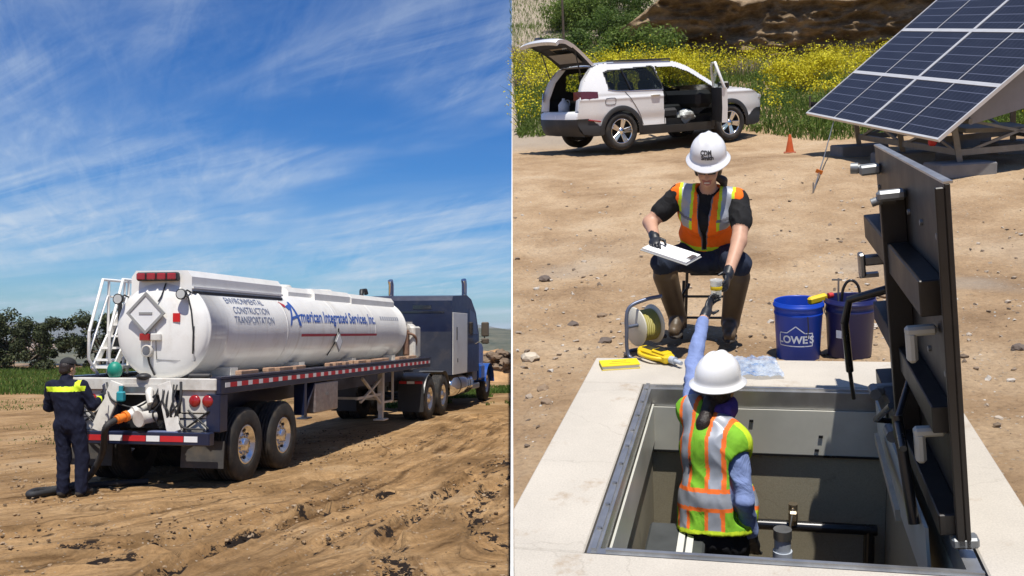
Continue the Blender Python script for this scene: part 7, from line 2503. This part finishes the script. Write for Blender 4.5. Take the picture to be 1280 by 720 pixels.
# folding stool under her
stl = thing('stool', 'black tube-framed folding stool under the seated worker', 'stool', MR @ T(-0.40, 6.70, hz(-0.4, 6.7)))
b = MB(); b.box((0, 0.10, 0.425), (0.26, 0.20, 0.02), ch=0.01); b.build('seat', BLK, stl)
for sx in (1, -1):
    for sy in (1, -1):
        b = MB(); b.tube([(0.16 * sx, 0.14 * sy, 0.41), (0.18 * sx, -0.02 + 0.17 * sy, 0.0)], 0.011, 8); b.build('leg', BLK, stl)
for z in (0.15, 0.30):
    b = MB(); b.tube([(-0.175, -0.15, z), (0.175, -0.15, z)], 0.009, 8); b.build('rung', BLK, stl)
b = MB(); b.tube(arc([(-0.17, -0.15, 0.30), (-0.16, -0.19, 0.33), (-0.13, -0.2, 0.37), (-0.12, -0.19, 0.40)], 4), 0.010, 8); b.build('hook', BLK, stl)

# sample cup
m_cup, tcup, pcup = new_mat('cup_clear')
pcup.inputs['Base Color'].default_value = (0.72, 0.74, 0.72, 1); pcup.inputs['Roughness'].default_value = 0.2
trn = N(tcup, 'ShaderNodeBsdfTransparent'); mxs = N(tcup, 'ShaderNodeMixShader'); mxs.inputs[0].default_value = 0.45
tcup.links.new(trn.outputs[0], mxs.inputs[1]); tcup.links.new(pcup.outputs[0], mxs.inputs[2]); tcup.links.new(mxs.outputs[0], tcup.nodes['Material Output'].inputs[0])
cup = thing('sample_cup', 'clear sample cup with yellow label passed between the two gloved hands', 'cup', MR @ T(-0.305, 5.845, 0.385))
b = MB(); b.lathe([(0.0, 0.0), (0.030, 0.0), (0.036, 0.115), (0.039, 0.117), (0.039, 0.125), (0.036, 0.125), (0.034, 0.115), (0.028, 0.004), (0, 0.004)], n=28); b.build('cup_wall', m_cup, cup)
b = MB(); b.lathe([(0.0345, 0.062), (0.0355, 0.064), (0.0362, 0.084), (0.0352, 0.086)], n=28); b.build('yellow_band', MATS['yellow_plastic'], cup)
b = MB(); b.lathe([(0, 0.005), (0.0275, 0.005), (0.0295, 0.035), (0, 0.035)], n=20); b.build('sample', mat('water_pale', (0.45, 0.45, 0.38), 0.2), cup)

# ---------------------------------------------------------------- woman in the vault, seen from behind
W2 = thing('person', 'worker in lime-green vest and white hard hat standing in the vault reaching up', 'person', MR)
pr = []
tp2 = [EL('pants', (-0.275, 4.785, -0.66), (0.165, 0.13, 0.13), None, 0.05), EL('shirt', (-0.275, 4.83, -0.46), (0.140, 0.112, 0.16), None, 0.06),
       EL('shirt', (-0.28, 4.90, -0.25), (0.155, 0.118, 0.17), frame3((0.42, 0.85, 0.1), (0.02, 0.28, 0.95)), 0.06),
       C('shirt', (-0.385, 5.005, -0.045), (-0.175, 4.885, -0.165), 0.066, 0.064, 0.05)]
pr += tp2
pr.append(C('skin', (-0.285, 4.97, -0.07), (-0.265, 5.02, 0.06), 0.052, 0.05, 0.03))
FW2 = (0.42, 0.88, 0.05); UP2 = (0.10, 0.10, 0.99)
hq2, hR2 = head(pr, (-0.255, 5.035, 0.085), FW2, UP2, 1.0)
pr += [C('shirt', (-0.39, 5.01, -0.03), (-0.405, 5.30, 0.13), 0.060, 0.048, 0.03), C('shirt', (-0.405, 5.30, 0.13), (-0.372, 5.575, 0.310), 0.048, 0.034, 0.02), C('skin', (-0.372, 5.57, 0.307), (-0.362, 5.62, 0.334), 0.027, 0.026, 0.008)]
pr.append(C('glove', (-0.362, 5.62, 0.334), (-0.352, 5.66, 0.355), 0.031, 0.031, 0.008))
hand(pr, (-0.352, 5.665, 0.357), (0.18, 0.80, 0.42), (0.80, -0.1, 0.15), 'glove', 0.6, 1)
pr += [C('shirt', (-0.165, 4.875, -0.175), (-0.12, 4.735, -0.42), 0.062, 0.050, 0.03), C('shirt', (-0.12, 4.735, -0.42), (-0.088, 4.80, -0.62), 0.050, 0.038, 0.02)]
pr.append(C('glove', (-0.088, 4.80, -0.62), (-0.082, 4.815, -0.66), 0.033, 0.032, 0.008))
hand(pr, (-0.082, 4.815, -0.66), (0.1, 0.25, -0.95), (0.3, 0.9, 0.2), 'glove', 0.5, -1)
for sx in (-1, 1):
    hx_ = -0.275 + 0.085 * sx
    pr += [C('pants', (hx_, 4.785, -0.70), (hx_ + 0.02, 4.90, -0.98), 0.090, 0.066, 0.03), C('pants', (hx_ + 0.02, 4.90, -0.98), (hx_ + 0.01, 4.80, -1.24), 0.064, 0.046, 0.02), C('boot', (hx_ + 0.01, 4.80, -1.24), (hx_ + 0.06, 4.95, -1.272), 0.048, 0.042, 0.02)]
body_mesh('body', pr, 0.0065, {'skin': SKIN, 'lips': LIPS, 'shirt': CHAM, 'pants': fabric('trousers_black', (0.012, 0.012, 0.014)), 'boot': BOOTM, 'glove': GLOVE}, W2)
helmet(W2, hq2(0, -0.012, 0.045), Vector(FW2), Vector(UP2), False, 1.04)
hp_ = [EL('hair', hq2(0, -0.03, -0.005), (0.084, 0.084, 0.09), hR2, 0.02)]
pts = [(-0.30, 4.93, 0.03), (-0.325, 4.87, -0.06), (-0.345, 4.83, -0.16), (-0.362, 4.795, -0.27)]
for i in range(3):
    hp_.append(C('hair', pts[i], pts[i + 1], (0.034, 0.036, 0.030)[i], (0.036, 0.030, 0.008)[i], 0.03))
rg_ = random.Random(4)
for i in range(16):
    o_ = np.array([rg_.uniform(-.045, .04), rg_.uniform(-.015, .02), 0])
    hp_.append(C('hair', np.array(pts[1]) + o_ * .5, np.array(pts[2]) + o_ * 1.3, 0.011, 0.009, 0.006)); hp_.append(C('hair', np.array(pts[2]) + o_ * 1.3, np.array(pts[3]) + o_ * 1.1 + np.array([0, 0, rg_.uniform(-.03, .06)]), 0.009, 0.004, 0.006))
body_mesh('hair', hp_, 0.0065, {'hair': HAIRM}, W2)
sc_ = [C('scarf', (-0.30, 4.96, -0.02), (-0.22, 4.99, -0.03), 0.055, 0.055, 0.03), EL('scarf', (-0.205, 5.02, -0.01), (0.05, 0.06, 0.055), None, 0.03)]
body_mesh('neck_scarf', sc_, 0.007, {'scarf': fabric('scarf_purple', (0.10, 0.06, 0.28))}, W2)
spb, spt = np.array([-0.275, 4.80, -0.66]), np.array([-0.28, 4.955, -0.07])
ax2 = (spt - spb) / np.linalg.norm(spt - spb)
lat2 = np.array([0.80, -0.46, -0.36]); lat2 -= ax2 * (lat2 @ ax2); lat2 /= np.linalg.norm(lat2)
bk2_ = np.cross(ax2, lat2); bk2_ = bk2_ if bk2_[1] < 0 else -bk2_
vt2 = tp2 + [EL('', (-0.255, 4.86, -0.52), (0.175, 0.15, 0.17), None, 0.06)]
def vest2(P):
    d = union(vt2, P, 0.034)
    q = P - spb; s = q @ ax2
    d = np.maximum(d, 0.03 - s)
    aL = Prim('cap', '', 0, a=(-0.405, 5.10, 0.02), b=(-0.41, 5.35, 0.15), ra=0.10, rb=0.10); aR = Prim('cap', '', 0, a=(-0.125, 4.80, -0.27), b=(-0.09, 4.72, -0.48), ra=0.088, rb=0.088)
    d = np.maximum(d, -aL.d(P)); d = np.maximum(d, -aR.d(P))
    nk = Prim('cap', '', 0, a=(-0.28, 4.98, -0.02), b=(-0.25, 5.05, 0.10), ra=0.07, rb=0.08)
    return np.maximum(d, -nk.d(P))
def vcol2(c):
    q = c - spb; s = q @ ax2; l = q @ lat2; bk = q @ bk2_
    m = np.zeros(len(c), int)                       # 0 green 1 lime 2 silver 3 orange
    m[(bk < 0.03)] = 1
    al = np.abs(l + 0.01)
    st = al - 0.09 - 0.10 * np.clip(s - 0.30, 0, 1) * 0
    up_ = s > 0.27
    m[up_ & (np.abs(st) < 0.050)] = 3
    m[up_ & (np.abs(st) < 0.030)] = 2
    m[(s > 0.150) & (s < 0.270)] = 3
    m[(s > 0.172) & (s < 0.248)] = 2
    lowb = (s < 0.15) & (np.abs(al - 0.09) < 0.048)
    m[lowb] = 3
    m[(s < 0.15) & (np.abs(al - 0.09) < 0.028)] = 2
    m[(s < 0.055)] = 1
    return m
field_mesh('safety_vest', vest2, (-0.56, 4.58, -0.72), (0.02, 5.16, 0.10), 0.0065, [GREENV, LIMEV, SILV_, fabric('vest_trim_orange', (0.85, 0.17, 0.03), 0.8, 0.2)], vcol2, W2)

# ---------------------------------------------------------------- man at the trailer, seen from behind
MN = thing('person', 'worker in navy coveralls with yellow reflective bands standing behind the trailer', 'person', T(-5.64, 12.35, 0))
pr = []
tp3 = [EL('cov', (-0.02, 0.0, 0.93), (0.185, 0.14, 0.15), None, 0.05), EL('cov', (-0.03, 0.0, 1.12), (0.185, 0.14, 0.20), None, 0.06), EL('cov', (-0.06, 0.0, 1.30), (0.20, 0.14, 0.18), None, 0.06),
       C('cov', (-0.255, 0.01, 1.41), (0.12, 0.01, 1.41), 0.075, 0.075, 0.05)]
pr += tp3
pr.append(C('skin', (-0.08, 0.01, 1.43), (-0.075, 0.03, 1.56), 0.06, 0.056, 0.02)); pr.append(C('cov', (-0.08, 0.0, 1.46), (-0.08, 0.01, 1.50), 0.082, 0.072, 0.02))
FW3 = (0.45, 0.87, -0.15); UP3 = (0.05, 0.15, 0.98)
hq3, hR3 = head(pr, (-0.075, 0.04, 1.63), FW3, UP3, 1.0)
pr += [C('cov', (0.135, 0.01, 1.40), (0.245, 0.05, 1.15), 0.076, 0.062, 0.03), C('cov', (0.245, 0.05, 1.15), (0.26, 0.28, 1.24), 0.062, 0.046, 0.02)]
pr += [C('cov', (-0.27, 0.01, 1.40), (-0.34, 0.08, 1.13), 0.076, 0.062, 0.03), C('cov', (-0.34, 0.08, 1.13), (-0.17, 0.30, 1.15), 0.062, 0.046, 0.02)]
hand(pr, (0.26, 0.285, 1.245), (0.0, 0.85, 0.45), (-0.9, 0.1, 0.2), 'glove', 0.7, -1); hand(pr, (-0.165, 0.305, 1.15), (0.5, 0.8, 0.2), (0.2, -0.2, 0.9), 'glove', 0.5, 1)
for sx, fx_ in ((-1, -0.09), (1, 0.14)):
    pr += [C('cov', (-0.02 + 0.095 * sx, 0.0, 0.90), (fx_ + 0.0, 0.02, 0.50), 0.108, 0.086, 0.03), C('cov', (fx_, 0.02, 0.50), (fx_ + 0.005, -0.01, 0.09), 0.086, 0.076, 0.03)]
    pr += [C('boot', (fx_, -0.01, 0.085), (fx_ + 0.03 * sx + 0.02, 0.14, 0.055), 0.058, 0.048, 0.02), EL('boot', (fx_, -0.03, 0.05), (0.052, 0.06, 0.05), None, 0.02)]
def post3(c, tg, names):
    hv = names.index('hivis')
    cov = tg == names.index('cov')
    back = c[:, 1] < 0.16
    m = cov & (np.abs(c[:, 2] - 1.375 - 0.02 * c[:, 0]) < 0.032) & back & (c[:, 0] > -0.30) & (c[:, 0] < 0.19)
    m |= cov & (np.abs(c[:, 0] - 0.10) < 0.034) & (c[:, 2] > 1.37) 
    m |= cov & (np.hypot(c[:, 0] - 0.252, c[:, 1] - 0.17) < 0.11) & (np.abs(c[:, 1] - 0.20) < 0.018) & (c[:, 2] < 1.27)
    tg[m] = hv
    return tg
body_mesh('body', pr, 0.009, {'skin': SKIN, 'lips': LIPS, 'cov': NAVYC, 'boot': SOLE, 'glove': GLOVE, 'hivis': fabric('hivis_yellow', (0.62, 0.80, 0.03), 0.6, 0.2)}, MN, post3)
body_mesh('hair', [EL('hair', hq3(0, -0.02, 0.02), (0.086, 0.098, 0.10), hR3, 0.02), EL('hair', hq3(0, -0.05, -0.04), (0.07, 0.06, 0.05), hR3, 0.02)], 0.009, {'hair': HAIRM}, MN)
cap_ = MB()
Mc = Matrix(((hR3[0][0], hR3[0][1], hR3[0][2], 0), (hR3[1][0], hR3[1][1], hR3[1][2], 0), (hR3[2][0], hR3[2][1], hR3[2][2], 0), (0, 0, 0, 1)))
Mc.translation = Vector(hq3(0, -0.005, 0.06))
cap_.ell((0, 0, 0), (0.094, 0.108, 0.085), None, 20, 8, 0, True, 0, 0.5); cap_.box((0, 0.13, 0.0), (0.13, 0.09, 0.008), rotm(-0.15, 0, 0), ch=0.003)
cap_.build('cap', mat('cap_black', (0.012, 0.012, 0.014), 0.8), MN, Mc)
ph = MB(); ph.box((0, 0, 0), (0.012, 0.075, 0.15), ch=0.004)
tag(ph.build('phone', mat('phone_blue', (0.02, 0.03, 0.10), 0.3), M=T(-5.64, 12.35, 0) @ Matrix.Translation((0.245, 0.40, 1.34)) @ Matrix.Rotation(0.3, 4, 'X')), 'dark blue handheld device raised by the worker in navy coveralls', 'phone')
# suction hose from the trailer outlet to the ground
hs_ = thing('suction_hose', 'black ribbed suction hose with orange coupling curving from the trailer to the ground', 'hose')
o0 = MT @ P(-1.30, -0.10, 0.955); o1 = MT @ P(-1.12, -0.04, 1.0)
path = arc([o0, MT @ P(-1.42, -0.16, 0.86), (-5.38, 12.68, 0.50), (-5.62, 12.76, 0.16), (-5.95, 12.72, 0.05), (-6.15, 12.50, 0.05), (-6.05, 12.22, 0.05), (-5.72, 12.75, 0.06), (-5.4, 13.1, 0.05), (-5.0, 13.3, 0.05)], 16)
b = MB(); b.tube(path, [0.040 if k % 2 else 0.045 for k in range(len(path))], 12); b.build('hose_body', RUBB, hs_)
b = MB(); b.cyl(o0, o1, 0.052, n=18); dlt = (o1 - o0); b.cyl(o0 + dlt * 0.15, o0 + dlt * 0.4, 0.062, n=18); b.cyl(o0 + dlt * 0.7, o0 + dlt * 0.95, 0.072, n=18); b.build('coupling', ORNG, hs_)
b = MB(); b.cyl(o1, MT @ P(-1.05, -0.02, 1.02), 0.06, n=18); b.build('coupling_ring', WHTT, hs_)
# ================================================================== HAZE
hb = MB(); hb.box((0, 3000, -33), (14000, 8000, 190))
mh = bpy.data.materials.new('haze'); mh.use_nodes = True
th_ = mh.node_tree; th_.nodes.clear()
vol = N(th_, 'ShaderNodeVolumePrincipled')
vol.inputs['Color'].default_value = (0.80, 0.88, 1.0, 1)
vol.inputs['Density'].default_value = 0.00011
vol.inputs['Anisotropy'].default_value = 0.0
ho = N(th_, 'ShaderNodeOutputMaterial')
th_.links.new(vol.outputs[0], ho.inputs['Volume'])
hz_o = hb.build('haze', mh)
hz_o['kind'] = 'stuff'
hz_o['label'] = 'pale blue daylight haze over the valley'
hz_o['category'] = 'haze'
